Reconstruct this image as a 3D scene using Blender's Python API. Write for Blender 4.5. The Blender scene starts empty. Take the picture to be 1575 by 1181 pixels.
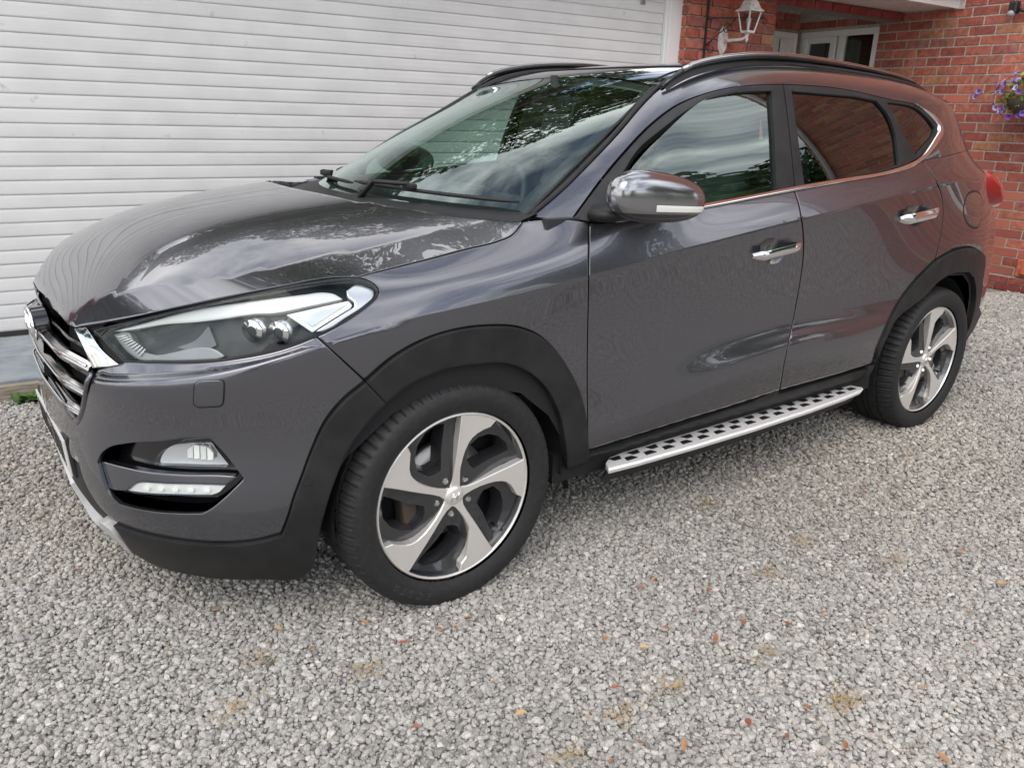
import bpy, bmesh, math, random
import numpy as np
from mathutils import Vector, Matrix
from mathutils.geometry import delaunay_2d_cdt

random.seed(7); RNG = np.random.default_rng(7)
SC = bpy.context.scene
COL = SC.collection
R = math.radians
# ---------------------------------------------------------------- camera
CAM_P = np.array([-1.14640, -2.67538, 1.39451])
CAM_B = np.array([[0.80472, -0.59296, 0.02874], [0.16557, 0.27066, 0.94833], [0.57010, 0.75838, -0.31598]])          # right, up, forward
CAM_F = 0.78736                    # focal length in widths of the picture
cd = bpy.data.cameras.new('camera'); cam = bpy.data.objects.new('camera', cd); COL.objects.link(cam)
cd.sensor_fit = 'HORIZONTAL'; cd.sensor_width = 36.0; cd.lens = 36.0*CAM_F
cd.clip_start = .05; cd.clip_end = 500
m = Matrix([[CAM_B[0][i], CAM_B[1][i], -CAM_B[2][i], CAM_P[i]] for i in range(3)] + [[0, 0, 0, 1]])
cam.matrix_world = m
SC.camera = cam
# ---------------------------------------------------------------- daylight: bright, thinly clouded sky and a soft sun
SUN_EL, SUN_AZ = R(50), R(232)    # azimuth clockwise from +y
w = bpy.data.worlds.new('World'); SC.world = w; w.use_nodes = True
nt = w.node_tree; N = nt.nodes; L = nt.links; N.clear()
out = N.new('ShaderNodeOutputWorld'); bg = N.new('ShaderNodeBackground'); sky = N.new('ShaderNodeTexSky')
sky.sky_type = 'NISHITA'; sky.sun_disc = False; sky.sun_elevation = SUN_EL; sky.sun_rotation = SUN_AZ
sky.air_density = 1.0; sky.dust_density = 1.5; sky.ozone_density = 1.0
tc = N.new('ShaderNodeTexCoord'); sep = N.new('ShaderNodeSeparateXYZ'); L.new(tc.outputs['Generated'], sep.inputs[0])
zz = N.new('ShaderNodeMath'); zz.operation = 'ADD'; zz.inputs[1].default_value = .16; L.new(sep.outputs['Z'], zz.inputs[0])
zm = N.new('ShaderNodeMath'); zm.operation = 'MAXIMUM'; zm.inputs[1].default_value = .05; L.new(zz.outputs[0], zm.inputs[0])
dv = N.new('ShaderNodeVectorMath'); dv.operation = 'DIVIDE'; L.new(tc.outputs['Generated'], dv.inputs[0])
cb = N.new('ShaderNodeCombineXYZ')
for i in range(3): L.new(zm.outputs[0], cb.inputs[i])
L.new(cb.outputs[0], dv.inputs[1])
nz = N.new('ShaderNodeTexNoise'); nz.inputs['Scale'].default_value = 1.5; nz.inputs['Detail'].default_value = 9; nz.inputs['Roughness'].default_value = .62
nz.inputs['Distortion'].default_value = .5
L.new(dv.outputs[0], nz.inputs['Vector'])
cr = N.new('ShaderNodeValToRGB'); cr.color_ramp.elements[0].position = .41; cr.color_ramp.elements[0].color = (.06, .06, .06, 1)
cr.color_ramp.elements[1].position = .59; cr.color_ramp.elements[1].color = (1, 1, 1, 1)
L.new(nz.outputs['Fac'], cr.inputs[0])
n2 = N.new('ShaderNodeTexNoise'); n2.inputs['Scale'].default_value = 3.2; n2.inputs['Detail'].default_value = 7; L.new(dv.outputs[0], n2.inputs['Vector'])
cl = N.new('ShaderNodeValToRGB'); cl.color_ramp.elements[0].position = .3; cl.color_ramp.elements[0].color = (8.6, 8.8, 9.3, 1)
cl.color_ramp.elements[1].position = .7; cl.color_ramp.elements[1].color = (19.6, 19.3, 19, 1)
L.new(n2.outputs['Fac'], cl.inputs[0])
mx = N.new('ShaderNodeMix'); mx.data_type = 'RGBA'
L.new(cr.outputs[0], mx.inputs['Factor']); L.new(sky.outputs[0], mx.inputs[6]); L.new(cl.outputs[0], mx.inputs[7])
L.new(mx.outputs[2], bg.inputs['Color']); bg.inputs['Strength'].default_value = .13; L.new(bg.outputs[0], out.inputs['Surface'])
sd = bpy.data.lights.new('sun', 'SUN'); sun = bpy.data.objects.new('sun', sd); COL.objects.link(sun)
sd.energy = .8; sd.angle = R(38); sd.color = (1, .93, .83)
dsun = Vector((math.sin(SUN_AZ)*math.cos(SUN_EL), math.cos(SUN_AZ)*math.cos(SUN_EL), math.sin(SUN_EL)))
sun.rotation_euler = dsun.to_track_quat('Z', 'Y').to_euler()
vs = SC.view_settings
SC.display_settings.display_device = 'sRGB'
vs.view_transform = 'Standard'; vs.look = 'None'; vs.exposure = 0.45; vs.gamma = 1.0; vs.use_curve_mapping = False
SC.cycles.max_bounces = 10; SC.cycles.transparent_max_bounces = 16; SC.cycles.glossy_bounces = 6
try: SC.cycles.use_denoising = True
except Exception: pass
# ---------------------------------------------------------------- materials
def mat(name, color=(.5, .5, .5), rough=.5, metal=0., coat=0., coat_rough=.03, spec=.5):
    m = bpy.data.materials.new(name); m.use_nodes = True
    b = m.node_tree.nodes['Principled BSDF']
    b.inputs['Base Color'].default_value = (*color, 1); b.inputs['Roughness'].default_value = rough
    b.inputs['Metallic'].default_value = metal; b.inputs['Coat Weight'].default_value = coat
    b.inputs['Coat Roughness'].default_value = coat_rough; b.inputs['Specular IOR Level'].default_value = spec
    return m
def nodes(m):
    t = m.node_tree
    return t, t.nodes, t.links, t.nodes['Principled BSDF']
def noise_col(m, scale, c0, c1, detail=4, p0=.35, p1=.65, coord='Object', vec=None, bump=0., bump_d=.01, rough=None):
    """noise between two colours, with optional fine relief"""
    t, N, L, b = nodes(m)
    tc = N.new('ShaderNodeTexCoord'); mp = N.new('ShaderNodeMapping'); L.new(tc.outputs[coord], mp.inputs[0])
    if vec: mp.inputs['Scale'].default_value = vec
    n = N.new('ShaderNodeTexNoise'); n.inputs['Scale'].default_value = scale; n.inputs['Detail'].default_value = detail
    L.new(mp.outputs[0], n.inputs['Vector'])
    r = N.new('ShaderNodeValToRGB'); r.color_ramp.elements[0].position = p0; r.color_ramp.elements[1].position = p1
    r.color_ramp.elements[0].color = (*c0, 1); r.color_ramp.elements[1].color = (*c1, 1)
    L.new(n.outputs['Fac'], r.inputs[0]); L.new(r.outputs[0], b.inputs['Base Color'])
    if bump:
        bp = N.new('ShaderNodeBump'); bp.inputs['Strength'].default_value = bump; bp.inputs['Distance'].default_value = bump_d
        L.new(n.outputs['Fac'], bp.inputs['Height']); L.new(bp.outputs[0], b.inputs['Normal'])
    if rough:
        q = N.new('ShaderNodeMapRange'); q.inputs[3].default_value = rough[0]; q.inputs[4].default_value = rough[1]
        L.new(n.outputs['Fac'], q.inputs[0]); L.new(q.outputs[0], b.inputs['Roughness'])
    return m, n, r, mp
def glass_mat(name, tint, refl=1.0, ior=1.5):
    """thin pane: tinted see-through plus a clear mirror reflection that grows at grazing angles"""
    m = bpy.data.materials.new(name); m.use_nodes = True; t = m.node_tree; N = t.nodes; L = t.links; N.clear()
    o = N.new('ShaderNodeOutputMaterial'); mxs = N.new('ShaderNodeMixShader')
    tr = N.new('ShaderNodeBsdfTransparent'); tr.inputs[0].default_value = (*tint, 1)
    g = N.new('ShaderNodeBsdfGlossy'); g.inputs['Roughness'].default_value = .004; g.inputs[0].default_value = (.88, 1, .96, 1)
    f = N.new('ShaderNodeFresnel'); ge = N.new('ShaderNodeNewGeometry'); io = N.new('ShaderNodeMapRange')   # same pane from either side
    io.inputs[3].default_value = ior; io.inputs[4].default_value = 1/ior; L.new(ge.outputs['Backfacing'], io.inputs[0]); L.new(io.outputs[0], f.inputs[0])
    k = N.new('ShaderNodeMath'); k.operation = 'MULTIPLY'; k.inputs[1].default_value = refl; k.use_clamp = True
    L.new(f.outputs[0], k.inputs[0]); L.new(k.outputs[0], mxs.inputs[0]); L.new(tr.outputs[0], mxs.inputs[1]); L.new(g.outputs[0], mxs.inputs[2])
    L.new(mxs.outputs[0], o.inputs[0])
    return m
# ---------------------------------------------------------------- objects
def link(o, parent=None):
    COL.objects.link(o)
    if parent is not None: o.parent = parent
    return o
def tag(o, label=None, cat=None, group=None, kind=None):
    if label: o['label'] = label
    if cat: o['category'] = cat
    if group: o['group'] = group
    if kind: o['kind'] = kind
    return o
def thing(name, label, cat, loc=(0, 0, 0), rz=0., group=None):
    o = bpy.data.objects.new(name, None); o.location = loc; o.rotation_euler = (0, 0, rz); o.empty_display_size = .1
    link(o); return tag(o, label, cat, group)
def mobj(name, verts, faces, m, parent=None, smooth=False, normals=None):
    me = bpy.data.meshes.new(name)
    me.from_pydata([tuple(map(float, v)) for v in verts], [], [tuple(map(int, f)) for f in faces]); me.update()
    if m is not None:
        for q in (m if isinstance(m, (list, tuple)) else [m]): me.materials.append(q)
    if smooth or normals is not None: me.polygons.foreach_set('use_smooth', [True]*len(me.polygons))
    if normals is not None: me.normals_split_custom_set_from_vertices([tuple(map(float, n)) for n in normals])
    return link(bpy.data.objects.new(name, me), parent)
def bobj(name, bm, m, parent=None, smooth=False):
    me = bpy.data.meshes.new(name); bm.to_mesh(me); bm.free()
    for q in (m if isinstance(m, (list, tuple)) else [m]): me.materials.append(q)
    if smooth: me.polygons.foreach_set('use_smooth', [True]*len(me.polygons))
    return link(bpy.data.objects.new(name, me), parent)
def share(o, name, parent=None, loc=None):
    c = o.copy(); c.name = name; COL.objects.link(c)
    if parent is not None: c.parent = parent
    if loc is not None: c.location = loc
    return c
def add_box(bm, c, s, bevel=0., rot=None, mi=0):
    g = bmesh.ops.create_cube(bm, size=1.0); v = g['verts']
    M = Matrix.Translation(c) @ (rot.to_4x4() if rot is not None else Matrix()) @ Matrix.Diagonal((*s, 1))
    bmesh.ops.transform(bm, matrix=M, verts=v)
    fs = {f for q in v for f in q.link_faces}
    for f in fs: f.material_index = mi
    if bevel:
        e = list({e for q in v for e in q.link_edges})
        r = bmesh.ops.bevel(bm, geom=e, offset=bevel, segments=2, affect='EDGES', profile=.5)
        for f in r['faces']: f.material_index = mi
def box(name, c, s, m, parent=None, bevel=0., rot=None):
    bm = bmesh.new(); add_box(bm, c, s, bevel, rot); return bobj(name, bm, m, parent)
def add_tube(bm, pts, r, n=8, closed=False, caps=True, flat=1.0):
    P = [Vector(p) for p in pts]; rings = []; k = len(P)
    rr = r if isinstance(r, (list, tuple)) else [r]*k
    up = None
    for i, p in enumerate(P):
        a = P[(i-1) % k] if (closed or i > 0) else p
        b = P[(i+1) % k] if (closed or i < k-1) else p
        t = (b-a).normalized()
        if up is None: up = Vector((0, 0, 1)) if abs(t.z) < .9 else Vector((1, 0, 0))
        s = t.cross(up).normalized(); up = s.cross(t).normalized()
        rings.append([bm.verts.new(p + s*math.cos(q)*rr[i] + up*math.sin(q)*rr[i]*flat) for q in [2*math.pi*j/n for j in range(n)]])
    for i in range(k if closed else k-1):
        A, B = rings[i], rings[(i+1) % k]
        for j in range(n): bm.faces.new((A[j], A[(j+1) % n], B[(j+1) % n], B[j]))
    if caps and not closed:
        bm.faces.new(rings[0][::-1]); bm.faces.new(rings[-1])
def tube(name, pts, r, m, parent=None, n=8, closed=False, flat=1.0, smooth=True):
    bm = bmesh.new(); add_tube(bm, pts, r, n, closed, True, flat); bmesh.ops.recalc_face_normals(bm, faces=bm.faces)
    return bobj(name, bm, m, parent, smooth)
def lathe(prof, n=48, axis='y', mod=None):
    """(radius, along-axis) profile turned about the axis; returns verts, faces"""
    V = []; Fc = []; k = len(prof)
    for j in range(n):
        a = 2*math.pi*j/n; c, s = math.cos(a), math.sin(a)
        for i, (r, h) in enumerate(prof):
            q = r - (mod(i, j) if mod else 0)
            V.append((q*c, h, q*s) if axis == 'y' else (q*c, q*s, h))
    for j in range(n):
        for i in range(k-1):
            a, b = j*k+i, ((j+1) % n)*k+i
            Fc.append((a, a+1, b+1, b) if axis == 'y' else (a, b, b+1, a+1))
    return V, Fc
# ---------------------------------------------------------------- panels cut from a curved skin
def inpoly(P, poly):
    x, y = P[:, 0], P[:, 1]; c = np.zeros(len(P), bool); q = np.asarray(poly); r = np.roll(q, 1, 0)
    for (x1, y1), (x2, y2) in zip(q, r):
        if y1 == y2: continue
        k = (y1 > y) != (y2 > y)
        c ^= k & (x < (x2-x1)*(y-y1)/(y2-y1)+x1)
    return c
def dist_poly(P, poly):
    d = np.full(len(P), 9.); q = np.asarray(poly); r = np.roll(q, -1, 0)
    for a, b in zip(q, r):
        e = b-a; l = max(e@e, 1e-12); t = np.clip(((P-a)@e)/l, 0, 1)
        d = np.minimum(d, np.hypot(*(P-a-t[:, None]*e).T))
    return d
def area(p):
    p = np.asarray(p); return .5*np.sum(p[:, 0]*np.roll(p[:, 1], -1)-np.roll(p[:, 0], -1)*p[:, 1])
def inset(p, g):
    """counter-clockwise polygon moved inwards by g"""
    p = np.asarray(p, float)
    a = np.roll(p, 1, 0); b = np.roll(p, -1, 0)
    d1 = p-a; d2 = b-p
    n1 = np.stack([-d1[:, 1], d1[:, 0]], 1)/np.maximum(np.linalg.norm(d1, axis=1), 1e-9)[:, None]
    n2 = np.stack([-d2[:, 1], d2[:, 0]], 1)/np.maximum(np.linalg.norm(d2, axis=1), 1e-9)[:, None]
    n = n1+n2; l = np.linalg.norm(n, axis=1); n /= np.maximum(l, .5)[:, None]
    return p+n*g*np.clip(2/np.maximum(l, .6), 1, 1.6)[:, None]*1.0
def surf_n(S, a, b, flip=False, e=2e-3):
    du = S(a+e, b)-S(a-e, b); dv = S(a, b+e)-S(a, b-e)
    n = np.cross(du, dv); n /= np.maximum(np.linalg.norm(n, axis=1), 1e-12)[:, None]
    return -n if flip else n
def clean(p):
    p = np.asarray(p, float); o = [p[0]]
    for q in p[1:]:
        if np.linalg.norm(q-o[-1]) > 1.2e-3: o.append(q)
    if np.linalg.norm(o[0]-o[-1]) < 1.2e-3: o.pop()
    return np.array(o)
MIR = np.array([1, -1, 1.])
def panel(name, S, poly, m, parent, holes=(), off=0., step=.03, rim=.012, gap=0., mirror=None, flip=False, crease=False, soft=0., offf=None, sym=False, extra=None, keep=None):
    """a sheet of the skin S inside poly (its own outline, folded-in edges, true surface normals)"""
    poly = clean(poly)
    if area(poly) < 0: poly = poly[::-1]
    if gap: poly = clean(inset(poly, gap))
    hs = []
    for h in holes:
        h = clean(h)
        if area(h) > 0: h = h[::-1]
        hs.append(h)
    lo, hi = poly.min(0), poly.max(0)
    nx = max(2, int((hi[0]-lo[0])/step)); ny = max(2, int((hi[1]-lo[1])/step))
    gx, gy = np.meshgrid(np.linspace(lo[0], hi[0], nx+1), np.linspace(lo[1], hi[1], ny+1)); G = np.stack([gx.ravel(), gy.ravel()], 1)
    if crease:
        cx = np.arange(lo[0], hi[0], step*.7); G = G[np.abs(G[:, 1]-CREASE) > step*.35]
        G = np.concatenate([G]+[np.stack([cx, np.full_like(cx, CREASE+d)], 1) for d in (-.006, .006)])
    def ok(Q, dmin):
        k = inpoly(Q, poly); k[k] &= dist_poly(Q[k], poly) > dmin
        for h in hs:
            k[k] &= ~inpoly(Q[k], h)
            k[k] &= dist_poly(Q[k], h) > dmin
        return Q[k]
    if keep is not None: G = G[keep(G)]
    G = ok(G, step*.4)
    if extra is not None: G = np.concatenate([G, ok(extra, .0012)])
    if soft:
        ring = inset(poly, soft)
        rg = [ok(ring, soft*.6)]+[ok(inset(h, soft), soft*.6) for h in hs]
        G = np.concatenate([G]+rg)
    loops = [poly]+hs; V2 = np.concatenate(loops+[G]); E = []; s = 0
    for l in loops:
        k = len(l); E += [(s+i, s+(i+1) % k) for i in range(k)]; s += k
    nb = s
    r = delaunay_2d_cdt([Vector(q) for q in V2], E, [], 0, 1e-7)
    V2n = np.array([tuple(q) for q in r[0]]); T = np.array([f for f in r[2] if len(f) == 3])
    c = V2n[T].mean(1); k = inpoly(c, poly)
    for h in hs: k[k] &= ~inpoly(c[k], h)
    T = T[k]
    t = V2n[T]; ar = (t[:, 1, 0]-t[:, 0, 0])*(t[:, 2, 1]-t[:, 0, 1])-(t[:, 2, 0]-t[:, 0, 0])*(t[:, 1, 1]-t[:, 0, 1])
    T[ar < 0] = T[ar < 0][:, ::-1]
    if flip: T = T[:, ::-1]
    P3 = S(V2n[:, 0], V2n[:, 1]); Nn = surf_n(S, V2n[:, 0], V2n[:, 1], flip)
    o = off if offf is None else offf(V2n)[:, None]
    P3 = P3+Nn*o
    Nf = Nn.copy()
    Vs = [P3]; Ns = [Nf]; Fs = [tuple(f) for f in T]; base = len(P3)
    # folded edge
    if rim:
        tree = {}
        for l in loops:
            pts = S(l[:, 0], l[:, 1]); nn = surf_n(S, l[:, 0], l[:, 1], flip)
            oo = off if offf is None else offf(l)[:, None]
            A = pts+nn*oo; B = A-nn*rim; kk = len(l)
            tan = np.roll(A, -1, 0)-np.roll(A, 1, 0); outw = np.cross(tan, nn); outw /= np.maximum(np.linalg.norm(outw, axis=1), 1e-9)[:, None]
            if flip: outw = -outw
            if soft:
                # round the lip: bend the shading normals of the outermost ring outwards
                for i in range(kk):
                    j = np.argmin(((P3-A[i])**2).sum(1)); q = Nn[j]*.9+outw[i]*.42; Nf[j] = q/np.linalg.norm(q)
            Vs += [A, B]; Ns += [outw, outw]
            for i in range(kk):
                j = (i+1) % kk; f = (base+i, base+kk+i, base+kk+j, base+j)
                Fs.append(f if not flip else f[::-1])
            base += 2*kk
    Vs = np.concatenate(Vs); Ns = np.concatenate(Ns)
    if sym:      # both halves in one sheet
        k = len(Vs); Vs = np.concatenate([Vs, Vs*MIR]); Ns = np.concatenate([Ns, Ns*MIR]); Fs = Fs+[tuple(q+k for q in f[::-1]) for f in Fs]
    ob = mobj(name, Vs, Fs, m, parent, True, Ns)
    if mirror:
        ob2 = mobj(name, Vs*MIR, [f[::-1] for f in Fs], m, mirror if not isinstance(mirror, bool) else parent, True, Ns*MIR)
        return ob, ob2
    return ob
def text_obj(name, body, size, depth, M, m, parent=None):
    cu = bpy.data.curves.new(name, 'FONT'); cu.body = body; cu.size = size; cu.extrude = depth; cu.align_x = 'CENTER'; cu.align_y = 'CENTER'
    tmp = bpy.data.objects.new(name, cu); COL.objects.link(tmp)
    dg = bpy.context.evaluated_depsgraph_get(); me = bpy.data.meshes.new_from_object(tmp.evaluated_get(dg))
    bpy.data.objects.remove(tmp); bpy.data.curves.remove(cu)
    me.transform(M); me.materials.clear(); me.materials.append(m); me.name = name
    return link(bpy.data.objects.new(name, me), parent)
# ================================================================ SETTING
GA = -0.07703                          # the house stands a few degrees off the car's line
GD = np.array([math.cos(GA), math.sin(GA), 0]); GN = np.array([-math.sin(GA), math.cos(GA), 0])
def gw(a, b, z=0.): return tuple(float(q) for q in a*GD+b*GN+np.array([0, 0, z]))
def to_px(p):
    d = np.asarray(p)-CAM_P; z = d@CAM_B[2]; return .5+CAM_F*(d@CAM_B[0])/z, .5*767/1024-CAM_F*(d@CAM_B[1])/z   # in picture widths
# --- ground
mg = mat('gravel bed', rough=.95)
noise_col(mg, 55, (.12, .113, .104), (.50, .475, .44), 6, .33, .68, bump=.8, bump_d=.02)
bm = bmesh.new()
xs = [-70, -30, -14, -8, -5, -3, -2, -1, 0, 1, 2, 3, 4, 5, 6, 7, 9, 12, 20, 40, 70]; ys = [-70, -40, -20, -12, -8, -5, -4, -3, -2, -1, 0, 1, 2, 3, 5, 8, 14, 30, 70]
gv = [[bm.verts.new((x, y, 0)) for y in ys] for x in xs]
for i in range(len(xs)-1):
    for j in range(len(ys)-1): bm.faces.new((gv[i][j], gv[i+1][j], gv[i+1][j+1], gv[i][j+1]))
tag(bobj('ground', bm, mg), 'flat gravel drive in front of the garage and house', kind='structure')
# --- loose stones: instanced by geometry nodes on scattered points
def frustum(margin):
    pts = []
    for u, v in ((-margin, .75+margin*.7), (1+margin, .75+margin*.7), (1+margin, .27), (-margin, .36)):
        d = CAM_B[2]+CAM_B[0]*(u-.5)/CAM_F-CAM_B[1]*(v-.5*767/1024)/CAM_F
        t = (0-CAM_P[2])/d[2]; pts.append((CAM_P+t*d)[:2])
    return np.array(pts)
FR = frustum(.22)
def scatter(sp, keep, jit=.48):
    lo, hi = FR.min(0)-.3, FR.max(0)+.3
    X, Y = np.meshgrid(np.arange(lo[0], hi[0], sp), np.arange(lo[1], hi[1], sp*.9)); X[::2] += sp*.5
    p = np.stack([X.ravel(), Y.ravel()], 1); p += RNG.uniform(-jit, jit, p.shape)*sp
    p = p[inpoly(p, FR)]
    g = np.stack([p@GD[:2], p@GN[:2]], 1)
    p = p[(g[:, 0] < 6.78) & (g[:, 1] < 1.64)]
    return p[keep(p)]
dcam = lambda p: np.hypot(p[:, 0]-CAM_P[0], p[:, 1]-CAM_P[1])
near = scatter(.0140, lambda p: dcam(p) < 3.1); near2 = scatter(.019, lambda p: dcam(p) < 3.1)
mid = scatter(.0175, lambda p: (dcam(p) >= 3.1) & (dcam(p) < 5.2)); mid2 = scatter(.026, lambda p: (dcam(p) >= 3.1) & (dcam(p) < 5.2))
fine = scatter(.0125, lambda p: dcam(p) < 3.4); big = scatter(.075, lambda p: dcam(p) < 5.5, .49)
far = scatter(.024, lambda p: dcam(p) >= 5.2)
def pts3(p, z0, z1, s0, s1):
    n = len(p); return np.column_stack([p, RNG.uniform(z0, z1, n)]), RNG.uniform(0, 1, n)**1.6*(s1-s0)+s0
sets = [pts3(near, -.002, .006, .0060, .0105), pts3(near2, .006, .012, .0055, .0100), pts3(mid, -.002, .007, .0072, .0118), pts3(mid2, .007, .013, .0062, .0112), pts3(far, -.002, .008, .0105, .017), pts3(fine, .001, .011, .0025, .0052), pts3(big, .008, .012, .0105, .0140)]
GP = np.concatenate([a for a, b in sets]); GSC = np.concatenate([b for a, b in sets])
me = bpy.data.meshes.new('gravel'); me.vertices.add(len(GP)); me.vertices.foreach_set('co', GP.ravel())
at = me.attributes.new('scl', 'FLOAT', 'POINT'); at.data.foreach_set('value', GSC)
# tint: mostly mid grey, some pale, some dark, a few buff; slow patches of dust
pn = np.sin(GP[:, 0]*2.1+1.3*np.sin(GP[:, 1]*1.7))*np.sin(GP[:, 1]*2.4+.8*np.sin(GP[:, 0]*1.1))
tn = np.clip(RNG.normal(.46, .115, len(GP))+.06*pn, 0, 1)
at = me.attributes.new('tint', 'FLOAT', 'POINT'); at.data.foreach_set('value', tn)
wm = np.clip(.5+.5*np.sin(GP[:, 0]*1.3+2)*np.sin(GP[:, 1]*1.9+.4)+RNG.normal(0, .3, len(GP)), 0, 1)
at = me.attributes.new('warm', 'FLOAT', 'POINT'); at.data.foreach_set('value', wm)
gravel = link(bpy.data.objects.new('gravel', me)); tag(gravel, 'loose grey and buff gravel chippings covering the drive', kind='stuff')
ms = mat('stone', rough=.82, spec=.35); t, N, L, b = nodes(ms)
a1 = N.new('ShaderNodeAttribute'); a1.attribute_type = 'INSTANCER'; a1.attribute_name = 'tint'
a2 = N.new('ShaderNodeAttribute'); a2.attribute_type = 'INSTANCER'; a2.attribute_name = 'warm'
r1 = N.new('ShaderNodeValToRGB'); e = r1.color_ramp.elements; e[0].position = 0; e[0].color = (.10, .097, .092, 1); e[1].position = 1; e[1].color = (.74, .70, .64, 1)
q = e.new(.45); q.color = (.395, .383, .355, 1)
r2 = N.new('ShaderNodeValToRGB'); e = r2.color_ramp.elements; e[0].position = 0; e[0].color = (.12, .10, .08, 1); e[1].position = 1; e[1].color = (.72, .63, .51, 1)
q = e.new(.45); q.color = (.37, .31, .245, 1)
L.new(a1.outputs['Fac'], r1.inputs[0]); L.new(a1.outputs['Fac'], r2.inputs[0])
mr = N.new('ShaderNodeMapRange'); mr.inputs[1].default_value = .55; mr.inputs[2].default_value = 1.0; mr.inputs[3].default_value = .05; mr.inputs[4].default_value = .5; L.new(a2.outputs['Fac'], mr.inputs[0])
mxn = N.new('ShaderNodeMix'); mxn.data_type = 'RGBA'; L.new(mr.outputs[0], mxn.inputs['Factor']); L.new(r1.outputs[0], mxn.inputs[6]); L.new(r2.outputs[0], mxn.inputs[7])
tcs = N.new('ShaderNodeTexCoord'); ns = N.new('ShaderNodeTexNoise'); ns.inputs['Scale'].default_value = 2.2; ns.inputs['Detail'].default_value = 3; L.new(tcs.outputs['Object'], ns.inputs['Vector'])
mm = N.new('ShaderNodeMapRange'); mm.inputs[1].default_value = .3; mm.inputs[2].default_value = .7; mm.inputs[3].default_value = .75; mm.inputs[4].default_value = 1.2; L.new(ns.outputs['Fac'], mm.inputs[0])
mu = N.new('ShaderNodeMix'); mu.data_type = 'RGBA'; mu.blend_type = 'MULTIPLY'; mu.inputs['Factor'].default_value = 1; L.new(mxn.outputs[2], mu.inputs[6]); L.new(mm.outputs[0], mu.inputs[7])
L.new(mu.outputs[2], b.inputs['Base Color'])
ng = bpy.data.node_groups.new('gravel', 'GeometryNodeTree')
ng.interface.new_socket('Geometry', in_out='INPUT', socket_type='NodeSocketGeometry'); ng.interface.new_socket('Geometry', in_out='OUTPUT', socket_type='NodeSocketGeometry')
N = ng.nodes; L = ng.links
gi = N.new('NodeGroupInput'); go = N.new('NodeGroupOutput'); iop = N.new('GeometryNodeInstanceOnPoints'); g2i = N.new('GeometryNodeGeometryToInstance')
for k in range(9):
    ico = N.new('GeometryNodeMeshIcoSphere'); ico.inputs['Radius'].default_value = 1.0; ico.inputs['Subdivisions'].default_value = 2
    no = N.new('ShaderNodeTexNoise'); no.noise_dimensions = '4D'; no.inputs['Scale'].default_value = .85; no.inputs['W'].default_value = 3.7*k; no.inputs['Detail'].default_value = 1.5
    sb = N.new('ShaderNodeVectorMath'); sb.operation = 'SUBTRACT'; sb.inputs[1].default_value = (.5, .5, .5); L.new(no.outputs['Color'], sb.inputs[0])
    sc_ = N.new('ShaderNodeVectorMath'); sc_.operation = 'SCALE'; sc_.inputs['Scale'].default_value = 1.5; L.new(sb.outputs[0], sc_.inputs[0])
    sp = N.new('GeometryNodeSetPosition'); L.new(ico.outputs['Mesh'], sp.inputs['Geometry']); L.new(sc_.outputs[0], sp.inputs['Offset'])
    tf = N.new('GeometryNodeTransform'); tf.inputs['Scale'].default_value = (1.1, .74+.05*(k % 6), .58+.06*((k*5) % 6)); L.new(sp.outputs['Geometry'], tf.inputs['Geometry'])
    mt = N.new('GeometryNodeSetMaterial'); mt.inputs['Material'].default_value = ms; L.new(tf.outputs['Geometry'], mt.inputs['Geometry'])
    L.new(mt.outputs['Geometry'], g2i.inputs[0])
iop.inputs['Pick Instance'].default_value = True
L.new(gi.outputs[0], iop.inputs['Points']); L.new(g2i.outputs[0], iop.inputs['Instance'])
rv_ = N.new('FunctionNodeRandomValue'); rv_.data_type = 'FLOAT_VECTOR'; rv_.inputs[0].default_value = (-.55, -.55, 0); rv_.inputs[1].default_value = (.55, .55, 6.283)
e2r = N.new('FunctionNodeEulerToRotation'); L.new(rv_.outputs[0], e2r.inputs[0]); L.new(e2r.outputs[0], iop.inputs['Rotation'])
na = N.new('GeometryNodeInputNamedAttribute'); na.data_type = 'FLOAT'; na.inputs['Name'].default_value = 'scl'; L.new(na.outputs['Attribute'], iop.inputs['Scale'])
L.new(iop.outputs['Instances'], go.inputs[0])
md = gravel.modifiers.new('stones', 'NODES'); md.node_group = ng
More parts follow.
